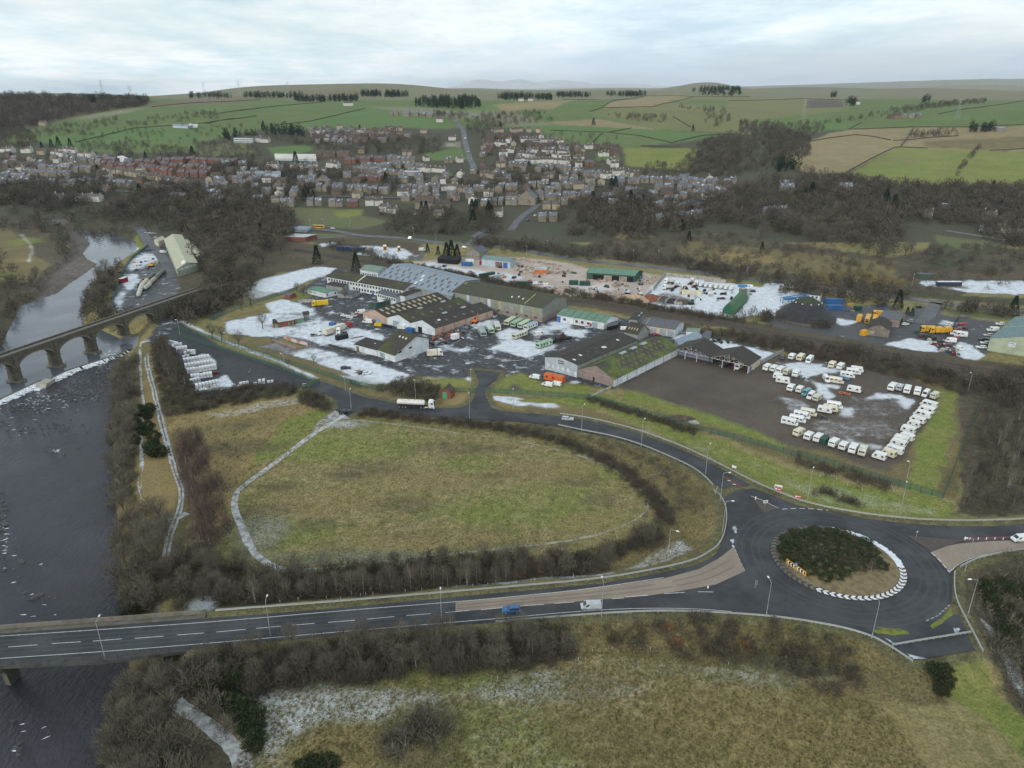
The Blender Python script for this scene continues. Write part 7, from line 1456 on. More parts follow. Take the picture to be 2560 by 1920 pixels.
# bus
b=empty('bus',gpt(zE(1290,560),0),rad(0),'dark single-deck bus standing in the snowy lay-by','bus')
MB().box(-8,8,-1.25,1.25,.35,2.9,(.1,.15,.08,.08)).build('body',paintm('navy'),b);MB().box(-7.8,7.7,-1.1,1.1,2.9,3.05).build('roof',M_WPL,b)
for y_ in (-1.27, 1.21):
 for k in range(6):MB().box(-7.5+k*2.5,-5.3+k*2.5,y_,y_+.06,1.5,2.5).build('window',M_VGL,b)
for(n,m_,l_,*r_)in axles((5.5,-5.0),1.1):o=mobj(n,m_,b,loc=l_);mobj('rim',r_[0],o)
s=Shed('bus_shelter','green shelter at the left end of the bus lay-by',zE(965,475),zE(1110,480),zE(1120,465),2.6,2.8,'AB',W_DGRN,R_SLATE,cat='shelter')
yb=empty('bus',gpt(t2(670,1330),None),rad(-8),'yellow bus on the far through road','bus');MB().box(-5.5,5.5,-1.25,1.25,.4,3.0,(.1,.1,.1,.1)).build('body',paintm('amber'),yb);MB().box(-5.2,5.2,-1.3,1.3,1.6,2.6).build('window',M_VGL,yb);[mobj(n,m_,yb,loc=l_)for(n,m_,l_,*r_)in axles((3.5,-3.5),1.1)]
for i,(p,k,c)in enumerate(((zB(525,75),'estate','navy'),(zB(1085,165),'hatch','white'),(t2(535,1325),'hatch','navy'),(t2(790,1335),'hatch','silver'),(t2(1455,1415),'suv','black'),(t2(1500,1215),'van','white'),(t3(405,1268),'suv','blue'),(t3(470,1225),'hatch','white'),(t2(1918,570),'bigvan','white'),(t2(1945,680),'hatch','white'),(t2(1975,745),'hatch','silver'))):veh(k,c,p,-8 if i<5 else 60,'%s %s on the roads toward the town, %s from the near end'%(c,'van' if 'van' in k else 'car',nth(i)),'van' if 'van' in k else 'car','vehicles on the far roads',False)
def mixer():return cab_parts('white',False,3.0)+[('drum',MB().bar((-2.8,0,2.7),(-.6,0,2.3),.7,1.2,12).bar((-.6,0,2.3),(1.6,0,2.0),1.2,.8,12).mesh('drum',mat('mixer drum',(.5,.48,.45),.5,.2)),None),('chassis',MB().box(-3.4,2.5,-.5,.5,.6,1.1).mesh('chassis',M_UNDER),None)]+axles((2.9,1.4,-1.6,-2.9))
for i,(p,a)in enumerate(((zC(1560,540),160),(zC(1615,575),60),(zC(1545,600),165),(zC(1770,540),60),(zC(1815,570),60))):place(mixer(),'mixer_lorry',gpt(p,0),rad(a),'concrete mixer lorry in the snowy concrete yard, %s from the left'%nth(i),'mixer lorry','concrete mixer lorries')
def digger(col):
 pm=paintm(col);return[('body',loft([(1.0,-1.6,1.4,1.1),(1.9,-1.6,1.4,1.1),(2.2,-1.4,.2,1.0)],.1).mesh('body',pm),None),('cab',loft([(1.2,.1,1.4,.55),(2.9,.2,1.25,.5)],.08).mesh('cab',M_VGL),(0,.5,0)),('boom',MB().bar((1.0,-.2,1.8),(3.2,-.2,4.6),.28,.24,6).bar((3.2,-.2,4.6),(5.6,-.2,3.4),.24,.18,6).mesh('boom',pm),None),('bucket',MB().box(5.3,6.1,-.7,.3,2.2,3.2,(.2,.1,0,0)).mesh('bucket',M_DKST),None),('track',MB().box(-1.9,1.9,-1.3,-.75,0,.85,(.3,.3,0,0)).mesh('track',M_TYRE),None),('track',MB().box(-1.9,1.9,.75,1.3,0,.85,(.3,.3,0,0)).mesh('track',M_TYRE),None)]
for(c,p,a,lab)in(('lblue',zC(1115,640),170,'pale blue excavator at the end of the stone yard'),('cream',zC(1245,655),100,'white excavator beside the sand heap'),('amber',zC(1690,635),60,'yellow loader in the concrete yard'),('dgreen',zC(1775,750),10,'green loader beside the soil heap'),('grey',zC(820,660),120,'grey excavator behind the scrub'),('orange',zB(1195,945),70,'orange excavator by the pink warehouse wall'),('amber',zF(1570,610),10,'yellow crane vehicle in the river depot'),('grey',zC(1250,545),90,'grey plant rig beside the concrete wall')):place(digger(c),'excavator',gpt(p,0),rad(a),lab,'excavator')
for i in range(7):place(trailer('white',8),'snowy_material_row',gpt(zC(1885+i*52,565+i*6),0),rad(50),'snow covered row of material along the concrete yard wall, %s from the left'%nth(i),'trailer','snow covered material rows',.62)  # rows of snow-covered material, modelled with small trailer meshes
veh('motorhome','white',zD(700,590),170,'white motorhome at the concrete yard entrance','motorhome',full=False,z=0);veh('estate','black',zD(745,622),170,'dark car at the concrete yard entrance','car',full=False,z=0)
for i,(k,c,p)in enumerate((('van','white',zC(170,545)),('bigvan','white',zC(275,570)),('hatch','navy',zC(120,530)),('van','silver',zC(340,590)),('suv','black',zB(1180,460)),('hatch','navy',zB(875,360)),('suv','black',zC(-60,480)))):veh(k,c,p,20+i*7,'%s %s parked in the stone yard, %s of seven'%(c,'van' if 'van' in k else 'car',nth(i)),'van' if 'van' in k else 'car','vehicles in the stone yard',False,0.0)
for i,(k,c,p)in enumerate((('hatch','white',zF(1520,268)),('hatch','white',zF(1560,270)),('hatch','silver',zF(1600,272)),('suv','maroon',zF(1690,415)),('van','white',zF(1695,465)),('hatch','navy',zF(1560,440)),('hatch','navy',zF(1530,445)))):veh(k,c,p,20,'%s %s parked near the cream depot, %s from the far end'%(c,'van' if 'van' in k else 'car',nth(i)),'van' if 'van' in k else 'car','vehicles at the river depot',False,0.0)
place(container('red',6,3.0)+[('lid',MB().box(-3.05,3.05,-1.3,1.3,3.0,3.12).mesh('lid',mat('snowy lid',(.66,.69,.72),.8,.1)),None)],'red_wagon',gpt(zF(1285,770),0),rad(80),'red wagon with a snowy roof in the river depot','wagon')
for wh_,pp_,n_,cs_ in(('the concrete yard',pts(zC,1530,500,2074,560,2330,600,2400,640,2250,760,1900,720,1560,640),46,['grey','cream','black','maroon','amber','silver']),('the stone yard',pts(zC,-300,330,300,360,640,420,1200,560,1100,690,500,600,-300,480),44,['cream','grey','dgreen','cream','orange','black']),('the gritting yard',pts(zD,1080,800,1250,640,1700,740,2100,790,2150,900,1700,860),22,['blue','grey','amber','black']),('the car yard',pts(zE,950,1050,1200,1080,1250,1180,1400,1270,1380,1300,1150,1200),22,['grey','maroon','dgreen','cream','black']),('the depot',pts(zF,1400,560,1640,520,1700,640,1420,900),16,['grey','cream','amber','black'])):
 P_ = wpoly(pp_); k_ = 0
 while k_ < n_:
  q_=(R.uniform(P_[:,0].min(),P_[:,0].max()),R.uniform(P_[:,1].min(),P_[:,1].max()))
  if not pip(np.array([q_[0]]), np.array([q_[1]]), P_)[0]:continue
  k_+=1;c=R.choice(cs_);l_=R.uniform(.8,2.2);mb=MB().box(-l_,l_,-.6,.6,0,.14).box(-l_*.95,l_*R.uniform(.3,.95),-.55,.55,.14,R.uniform(.5,1.6),(.05,.1,.05,.08))
  tag(mb.build('material_stack',mat('stack '+c,tuple(x*.75+.02 for x in PAINT[c]),.8,.3,.9,snow=.3),None,(q_[0],q_[1],0),R.random()*3),'%s pallet stack lying in %s'%({'dgreen':'dark green','amber':'ochre'}.get(c,c),wh_),'pallet stack','pallet stacks in '+wh_)
def caravan(col, v):
 key = ('cv', col, v)
 if key in MC:return MC[key]
 L_=(2.7, 2.35, 2.1)[v]; w=1.1; top=2.55
 prof=[(-L_,.55),(L_-.15,.55),(L_,.95),(L_-.05,1.5),(L_-.55,2.42),(L_-.95,top),(-L_+.55,top),(-L_+.12,2.35),(-L_-.05,1.4)]
 if v==1:prof=[(-L_,.5),(L_-.1,.5),(L_,.9),(L_-.12,1.7),(L_-.3,2.45),(L_-.6,top),(-L_+.3,top),(-L_,2.3)]
 pm=mat('caravan '+col,{'white':(.70,.71,.70),'cream':(.64,.60,.47),'dirty':(.56,.55,.47),'grey':(.40,.43,.45)}[col],.5,.12,.5,col2={'white':(.60,.61,.58),'cream':(.52,.47,.33),'dirty':(.42,.40,.30),'grey':(.3,.32,.34)}[col])
 o=[('body', MB().prism(prof, -w, w).mesh('body', pm), None)]
 s0,s1=prof[3],prof[4];f_=[(s0[0],-w,s0[1]),(s0[0],w,s0[1]),(s1[0],w,s1[1]),(s1[0],-w,s1[1])]
 o.append(('front_window',wq(f_,.1,.36,.02,.6,.015).mesh('front_window',M_VGL),None));o.append(('front_window',wq(f_,.38,.62,.02,.6,.015).mesh('front_window',M_VGL),None));o.append(('front_window',wq(f_,.64,.9,.02,.6,.015).mesh('front_window',M_VGL),None))
 for y_, sgn in((-w, -1), (w, 1)):
  for(x0,x1)in((L_*.28,L_*.62),(-L_*.75,-L_*.42)):o.append(('side_window',MB().box(x0,x1,y_-.012 if sgn<0 else y_-.03,y_+.03 if sgn<0 else y_+.012,1.35,1.95).mesh('side_window',M_VGL),None))
 o.append(('door',MB().box(-.55,.1,-w-.02,-w+.02,.65,2.35).mesh('door',pm),None));o.append(('trim_stripe',MB().box(-L_*.9,L_*.85,-w-.008,-w+.02,1.02,1.1).box(-L_*.9,L_*.85,w-.02,w+.008,1.02,1.1).mesh('trim_stripe',mat('caravan trim',(.2,.22,.26),.5,.1)),None))
 o.append(('rear_window',MB().box(-L_-.06,-L_+.1,-.75,.75,1.45,2.0).mesh('rear_window',M_VGL),None));o.append(('roof_vent',MB().box(-.35,.35,-.35,.35,top,top+.12).mesh('roof_vent',M_WFR),None))
 wm_=MB().cyl((0, 0, 0), (0, 1, 0), .32, .2, 10).mesh('wheel', M_TYRE)
 for y_ in(-w+.12, w-.12):o.append(('wheel', wm_, (-.2, y_, .32)))
 o.append(('drawbar',MB().bar((L_-.2,.6,.5),(L_+1.1,0,.5),.05,.05,4).bar((L_-.2,-.6,.5),(L_+1.1,0,.5),.05,.05,4).bar((L_+.9,0,0),(L_+.9,0,.7),.05,.05,4).mesh('drawbar',M_UNDER),None))
 MC[key] = o; return o
VF = VD+180
def crow(items, where, group):
 for i, (k, x_, y_, a, c)in enumerate(items):
  p=zG(x_,y_);loc=gpt(p,0);lab={'c':'touring caravan','m':'motorhome','v':'campervan','h':'car','e':'estate car'}[k]
  cn={'dirty':'weathered'}.get(c, c); text='%s %s, %s %s'%(cn, lab, nth(i), where)
  if k=='c':place(caravan(c,(i*7+int(x_))%3),'touring_caravan',loc,rad(a+R.uniform(-5,5)),text,'caravan',group,R.uniform(.98,1.12))
  else:veh({'m':'motorhome','v':'bigvan','h':'hatch','e':'estate'}[k],c,p,a+R.uniform(-4,4),text,{'m':'motorhome','v':'campervan','h':'car','e':'car'}[k],group,False,0.0)
GC='caravans stored in the muddy yard'
crow((('e',345,208,VF+15,'navy'),('c',430,208,VF,'white'),('c',508,215,VF,'cream'),('m',588,235,VF,'white'),('h',732,270,VF,'grey'),('c',792,282,VF,'cream'),('c',868,295,VF,'white')),'from the left in the row nearest the railway',GC)
crow((('c',205,305,VF,'white'),('c',268,318,VF,'white'),('c',325,330,VF,'white'),('c',385,345,VF,'dirty'),('c',468,362,VF,'white'),('e',325,272,UD,'grey')),'from the left in the row beside the open shed',GC)
crow((('c',305,385,UD+8,'white'),('c',350,425,UD+8,'white'),('c',420,492,VF,'white'),('c',500,505,VF,'white'),('v',558,530,VF,'teal'),('v',600,558,VF,'white'),('c',660,580,VF,'dirty')),'from the back in the slanting line left of the snowy track',GC)
crow((('v',738,405,VF+35,'white'),('m',830,425,UD+5,'cream'),('e',900,395,UD,'blue'),('m',930,375,UD+12,'white'),('m',985,345,UD+12,'white'),('c',1015,325,UD+12,'white')),'from the left in the cluster below the railway row',GC)
crow((('c', 990, 505, UD+5, 'white'), ), 'of its own in the middle of the mud', GC)
crow((('c',1335,485,VF,'white'),('c',1402,490,VF,'grey'),('c',1468,508,VF+12,'white'),('c',1558,525,VF+12,'white'),('v',1635,540,VF,'white'),('c',1715,560,VF-6,'dirty')),'from the left in the row on the right at the back',GC)
crow((('m',1660,640,UD+165,'white'),('c',1640,690,UD+168,'white'),('m',1600,730,UD+165,'white'),('c',1560,780,UD+168,'white'),('c',1525,820,UD+170,'white'),('c',1475,870,UD+168,'white'),('c',1465,935,UD+165,'white'),('c',1410,960,UD+168,'white'),('c',1385,995,UD+168,'white'),('m',1345,1050,UD+165,'white'),('c',1300,1085,UD+168,'cream'),('c',1215,1110,UD+170,'white')),'from the back in the right-hand column',GC)
crow((('c',490,895,VF-8,'cream'),('c',580,930,VF-8,'white'),('c',665,945,VF-5,'white'),('c',805,990,VF-5,'white'),('c',892,1020,VF,'white'),('c',980,1045,VF+5,'white'),('c',1065,1065,VF+8,'dirty')),'from the left in the front row along the bank',GC)
crow((('m',410,800,UD+5,'white'),('m',480,775,UD+5,'white'),('m',520,740,UD+5,'white'),('m',580,715,UD+5,'cream'),('c',725,690,UD+8,'white'),('c',775,680,UD+8,'cream'),('m',815,650,UD+8,'white')),'from the front in the double line in the mid yard',GC)
place(container('dgreen',4.4,2.3,1.0),'covered_trailer',gpt(zG(720,965),0),rad(VF),'grey and green covered trailer in the front row of the caravan yard','trailer');MB().box(-1.5,1.5,-.8,.8,.5,.7).build
for(p,lab,col)in((zG(700,745),'bare black trailer chassis lying in the mud',M_UNDER),(zG(905,525),'small orange machine in the mud beside the lone caravan',paintm('orange')),(zG(540,390),'dark flat trailer behind the second caravan line',M_UNDER)):
 l_=gpt(p,0);e=empty('trailer',l_,rad(UD),lab,'trailer');MB().box(-2.2,2.2,-.9,-.75,.4,.55).box(-2.2,2.2,.75,.9,.4,.55).box(-2.2,-2.0,-.75,.75,.4,.55).box(1.9,2.2,-.75,.75,.4,.55).box(-.2,.2,-.75,.75,.4,.55).build('frame',col,e);[MB().cyl((0,0,0),(0,1,0),.32,.2,10).build('wheel',M_TYRE,e,(0,y_,.32))for y_ in(-1,1)]
for i,(x_,y_)in enumerate(((480,1395),(535,1400),(590,1408),(650,1420))):veh(['estate','hatch','hatch','motorhome'][i],['grey','black','maroon','white'][i],zD(x_-40,y_-5),VF,'%s vehicle under the right-hand open shed, %s from the left'%(['grey','black','maroon','white'][i],nth(i)),'car' if i<3 else 'motorhome','vehicles under the open shed',False,0.0)
def static(col, roof, L_=9.5):
 key = ('st', col, roof, L_)
 if key in MC:return MC[key]
 cc={'green':(.36,.50,.38),'cream':(.58,.55,.42),'white':(.66,.67,.62),'ggrey':(.33,.42,.38),'lgreen':(.42,.55,.40)};w=1.5
 pm=mat('static '+col,cc[col],.6,.12,.5);rm=mat('static roof '+roof,{'green':(.30,.42,.30),'lime':(.46,.55,.36),'grey':(.33,.36,.37),'blue':(.30,.38,.46),'cream':(.55,.54,.48),'pale':(.50,.53,.52)}[roof],.6,.15,.5)
 o=[('body',MB().prism([(-w,.6),(w,.6),(w,2.7),(0,3.05),(-w,2.7)],-L_/2,L_/2).mesh('body',pm),None)]
 o.append(('roof',MB().poly((-w-.1,-L_/2-.1,2.74),(0,-L_/2-.1,3.12),(0,L_/2+.1,3.12),(-w-.1,L_/2+.1,2.74)).poly((0,-L_/2-.1,3.12),(w+.1,-L_/2-.1,2.74),(w+.1,L_/2+.1,2.74),(0,L_/2+.1,3.12)).mesh('roof',rm),None))
 for s_ in (-1, 1):
  for k, y_ in enumerate((-L_*.4, -L_*.2, L_*.02, L_*.28)):
   o.append(('side_window',MB().box(s_*w-.03,s_*w+.03,y_,y_+.95,1.45,2.3).mesh('side_window',M_VGL),None))
  o.append(('door',MB().box(s_*w-.03,s_*w+.04,L_*.17,L_*.17+.75,.75,2.5).mesh('door',M_WFR),None))
 for y_ in (-L_/2, L_/2):
  for k in range(3):o.append(('end_window',MB().box(-1.2+k*.83,-.5+k*.83,y_-.03,y_+.03,1.25,2.35).mesh('end_window',M_VGL),None))
 o.append(('chassis',MB().box(-.9,.9,-L_/2+.3,L_/2-.3,.2,.6).mesh('chassis',M_UNDER),None));MC[key]=o;return o
for(c,r_,p,q,lab)in(('cream','lime',zB(1500,985),zB(1610,915),'cream static caravan with a lime roof, leftmost of four in a row'),('green','green',zB(1565,1000),zB(1690,932),'dark green static caravan, second of four in a row'),('lgreen','lime',zB(1635,1015),zB(1765,945),'pale green static caravan, third of four in a row'),('white','blue',zB(1700,1030),zB(1835,970),'white static caravan with a blue roof, rightmost of four'),('cream','pale',zB(1440,1045),zB(1405,960),'cream static caravan end-on behind the green ones'),('lgreen','pale',zB(1372,1072),zB(1325,990),'pale green static caravan with bay windows, middle of three'),('ggrey','grey',zB(1295,1112),zB(1240,1015),'grey-green static caravan with a big end window, leftmost of three'),('cream','cream',zB(1585,1118),zB(1725,1065),'cream static caravan alone behind the snowy plot'),('green','green',zB(1825,1215),zB(1990,1160),'green static caravan alone on the snowy plot')):
 a_,b_=Vector(gpt(p,0)),Vector(gpt(q,0));d=b_-a_;place(static(c,r_,9.5),'static_caravan',tuple((a_+b_)/2),math.atan2(d.y,d.x)-math.pi/2,lab,'static caravan','static caravans on the estate')
a_,b_=Vector(gpt(zC(262,1520),0)),Vector(gpt(zC(455,1565),0));oc_=empty('orange_cabin',tuple((a_+b_)/2),math.atan2((b_-a_).y,(b_-a_).x),'bright orange site cabin in front of the pale blue hall','cabin');Lc=(b_-a_).length
MB().box(-Lc/2,Lc/2,-1.4,1.4,.2,2.8).build('body',mat('orange cabin paint',(.62,.13,.035),.6,.12),oc_);MB().box(-Lc/2-.05,Lc/2+.05,-1.45,1.45,2.8,2.9).build('roof',mat('orange roof',(.55,.16,.06),.8,.2),oc_)
for k in range(3):MB().box(-Lc/2+1+k*3.2,-Lc/2+2+k*3.2,-1.44,-1.36,1.4,2.2).build('window',M_VGL,oc_)
MB().box(Lc/2-2,Lc/2-1.2,-1.45,-1.36,.3,2.3).build('door',paintm('orange'),oc_);MB().bar((0,.6,2.8),(0,.6,3.8),.12,.12,6).build('flue',M_GALV,oc_)
bt=empty('old_boat',gpt(zC(450,1130),0),rad(20),'old dark boat with a wheelhouse standing on the tarmac','boat');bm_=MB();secs_=[(-4.5,.9,1.0),(-2,1.35,.4),(1.5,1.35,.35),(3.6,.8,.6),(4.8,.05,1.2)]
for x_,w_,k_ in secs_:bm_.v+=[(x_,-w_,1.9),(x_,-w_*.75,.9),(x_,0,k_*.7),(x_,w_*.75,.9),(x_,w_,1.9)]
bm_.f+=[(i*5+j,i*5+j+1,i*5+j+6,i*5+j+5)for i in range(4)for j in range(4)]+[(0,4,9,5),(5,9,14,10),(10,14,19,15),(15,19,24,20),(0,1,2,3,4)]
bm_.build('hull',mat('tarred hull',(.04,.035,.032),.8,.3),bt);loft([(1.9,-1.6,.8,.8),(3.5,-1.4,.5,.7),(3.7,-1.4,.5,.7)],.1).build('wheelhouse',mat('dark timber',(.07,.045,.03),.8,.25),bt);MB().bar((-.4,0,3.6),(-.4,0,4.6),.7,.65,10).build('funnel',M_DKST,bt)
# scrap heap
SCR=['red','navy','orange','teal','grey','white','blue','black','maroon','silver','dgreen']
for i in range(58):
 t=R.random();p=Vector(zB(735,1150)).lerp(Vector(zB(1165,985)),t);l_=gpt((p.x+R.gauss(0,7),p.y+R.gauss(0,4)),0);c=R.choice(SCR)
 mb=loft([(0,-1,1,.6),(R.uniform(.3,.6),-1.05,R.uniform(.6,1.1),.65),(R.uniform(.7,1.6),-R.uniform(.2,.9),R.uniform(.1,.7),.5)],.15)
 for v in range(len(mb.v)):x_,y_,z_=mb.v[v];mb.v[v]=(x_+R.uniform(-.15,.15),y_+R.uniform(-.15,.15),z_+R.uniform(0,.15))
 o=mb.build('scrap_item',mat('scrap '+c,tuple(x*.8+.02 for x in PAINT[c]),.7,.3,1.2,col2=(.10,.06,.045)),None,l_,R.random()*6);o.scale=(R.uniform(.6,1.7),R.uniform(.6,1.4),R.uniform(.6,1.3));tag(o,'piece of %s scrap in the heap along the pink warehouse wall'%{'dgreen':'dark green'}.get(c,c),'scrap','scrap heap by the pink wall')
for i,(k,c,x_,y_)in enumerate((('hatch','red',840,1130),('estate','silver',800,1160),('hatch','maroon',745,1160),('hatch','black',905,1160),('suv','navy',1085,1045))):veh(k,c,zB(x_,y_),R.uniform(0,360),'scrapped %s car in the heap by the white warehouse bay'%c,'car','scrapped cars',False,0)
place(boxtruck('white','white',5)[5:],'lorry_box',gpt(zB(1005,1120),0),rad(35),'white box body at the end of the scrap heap','container')
mb = MB()
for k in range(5):mb.box(k*.3-.7, k*.3-.45, -3.5, 3.5, .1+.12*k, .2+.12*k)
tag(mb.build('timber_stack',mat('old timber',(.14,.115,.09),.9,.3),None,gpt(zA(1715,1095),0),rad(-60)),'stack of old timber beside the low dark shed','timber stack')
for i in range(14):
 c=R.choice(['white','dgreen','silver','black']);l_=gpt(zD(300+R.random()*220,1120+R.random()*50),0);o=loft([(0,-.7,.7,.5),(.5,-.75,.75,.55),(.9,-.3,.4,.3)],.1).build('baled_waste',mat('bale '+c,PAINT[c],.8,.2),None,l_,R.random()*6);tag(o,'%s bundle in the waste pile behind the open sheds'%{'dgreen':'green'}.get(c,c),'waste bundle','waste pile behind the open sheds')
M_IBC=mat('white plastic tank',(.66,.70,.73),.5,.12,.8,snow=.5);M_IBCD=mat('dark plastic tank',(.13,.11,.15),.5,.12,snow=.3);M_CAGE=mat('cage wire',(.40,.42,.44),.5,.1);M_PALL=mat('pallet',(.20,.17,.14),.9,.2)
ib=loft([(.15,-.56,.56,.47),(.2,-.58,.58,.49),(1.05,-.58,.58,.49),(1.12,-.52,.52,.44)],.1).mesh('tank',M_IBC);ibd=loft([(.15,-.56,.56,.47),(.2,-.58,.58,.49),(1.05,-.58,.58,.49),(1.12,-.52,.52,.44)],.1).mesh('tank',M_IBCD)
cg = MB()
for z_ in(.35, .62, .9, 1.1):
 for(a_,b_)in(((-.6,-.5),(.6,-.5)),((.6,-.5),(.6,.5)),((.6,.5),(-.6,.5)),((-.6,.5),(-.6,-.5))):cg.bar((*a_,z_),(*b_,z_),.018,.018,3)
for x_ in (-.6, 0, .6):
 for y_ in(-.5, .5):cg.bar((x_, y_, .12), (x_, y_, 1.1), .018, .018, 3)
cg=cg.mesh('cage',M_CAGE);pal=MB().box(-.6,.6,-.5,.5,0,.14).mesh('pallet',M_PALL)
ROWS=((pts(zJ,450,350,535,372),1,1),(pts(zJ,500,405,580,395),1,2),(pts(zJ,520,442,625,428),2,2),(pts(zJ,530,462,700,462),1,2),(pts(zJ,548,488,625,475),1,2),(pts(zJ,575,520,650,508),1,2),(pts(zJ,588,550,830,510),2,2),(pts(zJ,600,600,860,560),2,2),(pts(zJ,620,645,895,600),2,2),(pts(zJ,655,700,855,672),2,2),(pts(zJ,660,745,745,720),2,2),(pts(zJ,700,790,915,745),2,2),(pts(zJ,695,825,900,785),2,1),(pts(zJ,1075,775,1190,755),1,2),(pts(zJ,1240,745,1255,742),1,1),(pts(zJ,1275,742,1345,735),1,2),(pts(zJ,1355,730,1420,722),1,1))
nib = 0
for ri, (pq, deep, high)in enumerate(ROWS):
 a_,b_=Vector(W(*pq[0])),Vector(W(*pq[1]));d=b_-a_;n_=max(2,int(d.length/1.27));ang=math.atan2(d.y,d.x);s_=Vector((-d.y,d.x,0)).normalized()
 for i in range(n_):
  for k in range(deep):
   for h_ in range(high):
    if nib>296 or(h_==1 and R.random()<.08):continue
    p=a_+d*((i+.5)/n_)+s_*(k*1.08); dk=(ri in(3, 4)and i<n_*.5 and k==0)
    e=empty('bulk_container',(p.x,p.y,h_*1.2),ang+R.uniform(-.03,.03),'%s caged tank %s in the %s row of stacked tanks from the viaduct'%('dark' if dk else 'white','on top' if h_ else 'at the bottom',nth(ri)),'bulk tank','caged tanks, %s row'%nth(ri))
    mobj('tank',ibd if dk else ib,e);mobj('cage',cg,e);mobj('pallet',pal,e);nib+=1
for i,(pq)in enumerate((pts(zJ,700,655,910,640),pts(zJ,600,560,690,550))):a_,b_=Vector(W(*pq[0])),Vector(W(*pq[1]));tag(MB().box(-(b_-a_).length/2,(b_-a_).length/2,-.6,.6,.02,.5).box(0,(b_-a_).length/2,-.5,.5,.5,.8).build('steel_bundle',mat('dark red steel',(.16,.03,.035),.7,.2),None,tuple((a_+b_)/2),math.atan2((b_-a_).y,(b_-a_).x)),['dark red steel bundle lying beside the long tank rows','crimson bundle between the first long tank rows'][i],'steel bundle')
M_YEL=mat('sign yellow',(.70,.34,.02),.5,.1);M_BLKP=mat('sign black',(.012,.012,.014),.5,.1);M_WSG=mat('sign white',(.78,.79,.78),.5,.1);M_BLU=mat('sign blue',(.03,.12,.42),.5,.1);M_REDS2=mat('banner red',(.55,.03,.06),.6,.1)
def chev_board(n_):
 o=[('backing_board',MB().box(-1.75,1.75,0,.06,.9,2.35).mesh('backing_board',M_YEL),None),('black_panel',MB().box(-1.4,1.4,-.012,.0,1.1,2.15).mesh('black_panel',M_BLKP),None)]
 for k in range(n_):
  x_=-.95+k*.95;m_=MB().poly((x_+.32,-.02,1.15),(x_-.08,-.02,1.15),(x_-.38,-.02,1.62),(x_-.08,-.02,2.1),(x_+.32,-.02,2.1),(x_+.02,-.02,1.62));o.append(('chevron',m_.mesh('chevron',M_WSG),None))
 o.append(('post',MB().bar((-1.2,.1,0),(-1.2,.1,2.2),.05,.05,6).mesh('post',M_GALV),None));o.append(('post',MB().bar((1.2,.1,0),(1.2,.1,2.2),.05,.05,6).mesh('post',M_GALV),None));return o
ha=heading(z3(715, 500), z3(800, 560), 2.8)
for i,p in enumerate((z3(728,515),z3(782,552))):w_=W(p[0],p[1],2.9);place(chev_board(3),'chevron_sign',w_,ha,['yellow and black chevron board on the roundabout, farther from the chevron ring','yellow and black chevron board on the roundabout, nearer the bare grass'][i],'road sign','roundabout chevron boards')
def post_sign(p, z, ang, label, disc=None, board=None, hgt=2.2):
 w_=W(p[0],p[1],z);e=empty('road_sign',w_,rad(ang),label,'road sign');MB().bar((0,0,0),(0,0,hgt),.045,.045,6).build('post',M_GALV,e)
 if disc:MB().cyl((0,-.06,hgt-.1),(0,1,0),.45,.04,16).build('disc',disc,e);MB().poly((-.05,-.09,hgt-.35),(.08,-.09,hgt-.35),(.08,-.09,hgt+.1),(-.05,-.09,hgt+.1)).build('arrow',M_WSG,e)
 if board:m_,w2,h2=board;MB().box(-w2/2,w2/2,-.08,-.03,hgt-h2,hgt).build('board',m_,e);MB().box(-w2*.35,w2*.35,-.095,-.085,hgt-h2*.7,hgt-h2*.35).build('lettering',M_BLKP if m_ is M_WSG else M_WSG,e)
post_sign(z3(753,530),2.8,-25,'round blue keep-left sign between the chevron boards',M_BLU,hgt=2.6);post_sign(z3(580,160),2.6,10,'white direction sign on the access road island',None,(M_WSG,1.4,.9),2.6);post_sign(z3(1450,335),2.6,10,'slim sign post on the eastern island',None,(M_GALV,.5,.5),2.4);post_sign(z3(522,625),2.6,80,'edge-on sign on the western island, left of two posts',None,(M_GALV,.8,1.0),2.4);post_sign(z3(530,625),2.6,80,'edge-on sign on the western island, right of two posts',None,(M_GALV,.8,1.0),2.4)
def bollard(p,label):w_=W(p[0],p[1],2.62);e=empty('traffic_bollard',w_,0,label,'bollard');loft([(0,-.18,.18,.12),(.85,-.16,.16,.1),(1.0,-.1,.1,.06)],.05).build('body',M_WSG,e);MB().box(-.19,.19,-.14,.14,.12,.34).build('band',M_YEL,e)
bollard(z3(252,628),'white and yellow bollard on the western island');bollard(z3(527,112),'white bollard on the access road island');bollard(z3(1732,345),'white and yellow bollard on the eastern island')
def banner(p, q, m_, label, text_m, z=2.2, hgt=.95):
 a_,b_=Vector(W(*p,z)),Vector(W(*q,z));d=b_-a_;L_=d.length;e=empty('roadside_banner',(a_.x,a_.y,h1(a_.x,a_.y)),math.atan2(d.y,d.x),label,'banner');MB().box(0,L_,-.03,.03,.55,.55+hgt).build('sheet',m_,e);MB().box(L_*.1,L_*.35,-.05,-.032,.8,.8+hgt*.5).build('emblem',text_m,e);MB().box(L_*.42,L_*.9,-.05,-.032,.95,.95+hgt*.22).build('lettering',text_m,e)
 for x_ in(.1,L_-.1):MB().bar((x_,.08,0),(x_,.08,1.5),.05,.05,6).build('post',M_GALV,e)
banner(z3(635,58),z3(675,68),M_REDS2,'red and white banner fixed to the barrier, left of two',M_WSG);banner(z3(752,100),z3(790,105),M_REDS2,'red and white banner fixed to the barrier, right of two',M_WSG);banner(z3(635,45),z3(680,52),M_WSG,'white and green banner above the left red one',mat('banner green',(.08,.35,.1),.6,.1),2.2,1.4);banner(zI(1585,985),zI(1625,997),M_WSG,'small white board on the verge of the access road',M_WSG,2.0,.9)
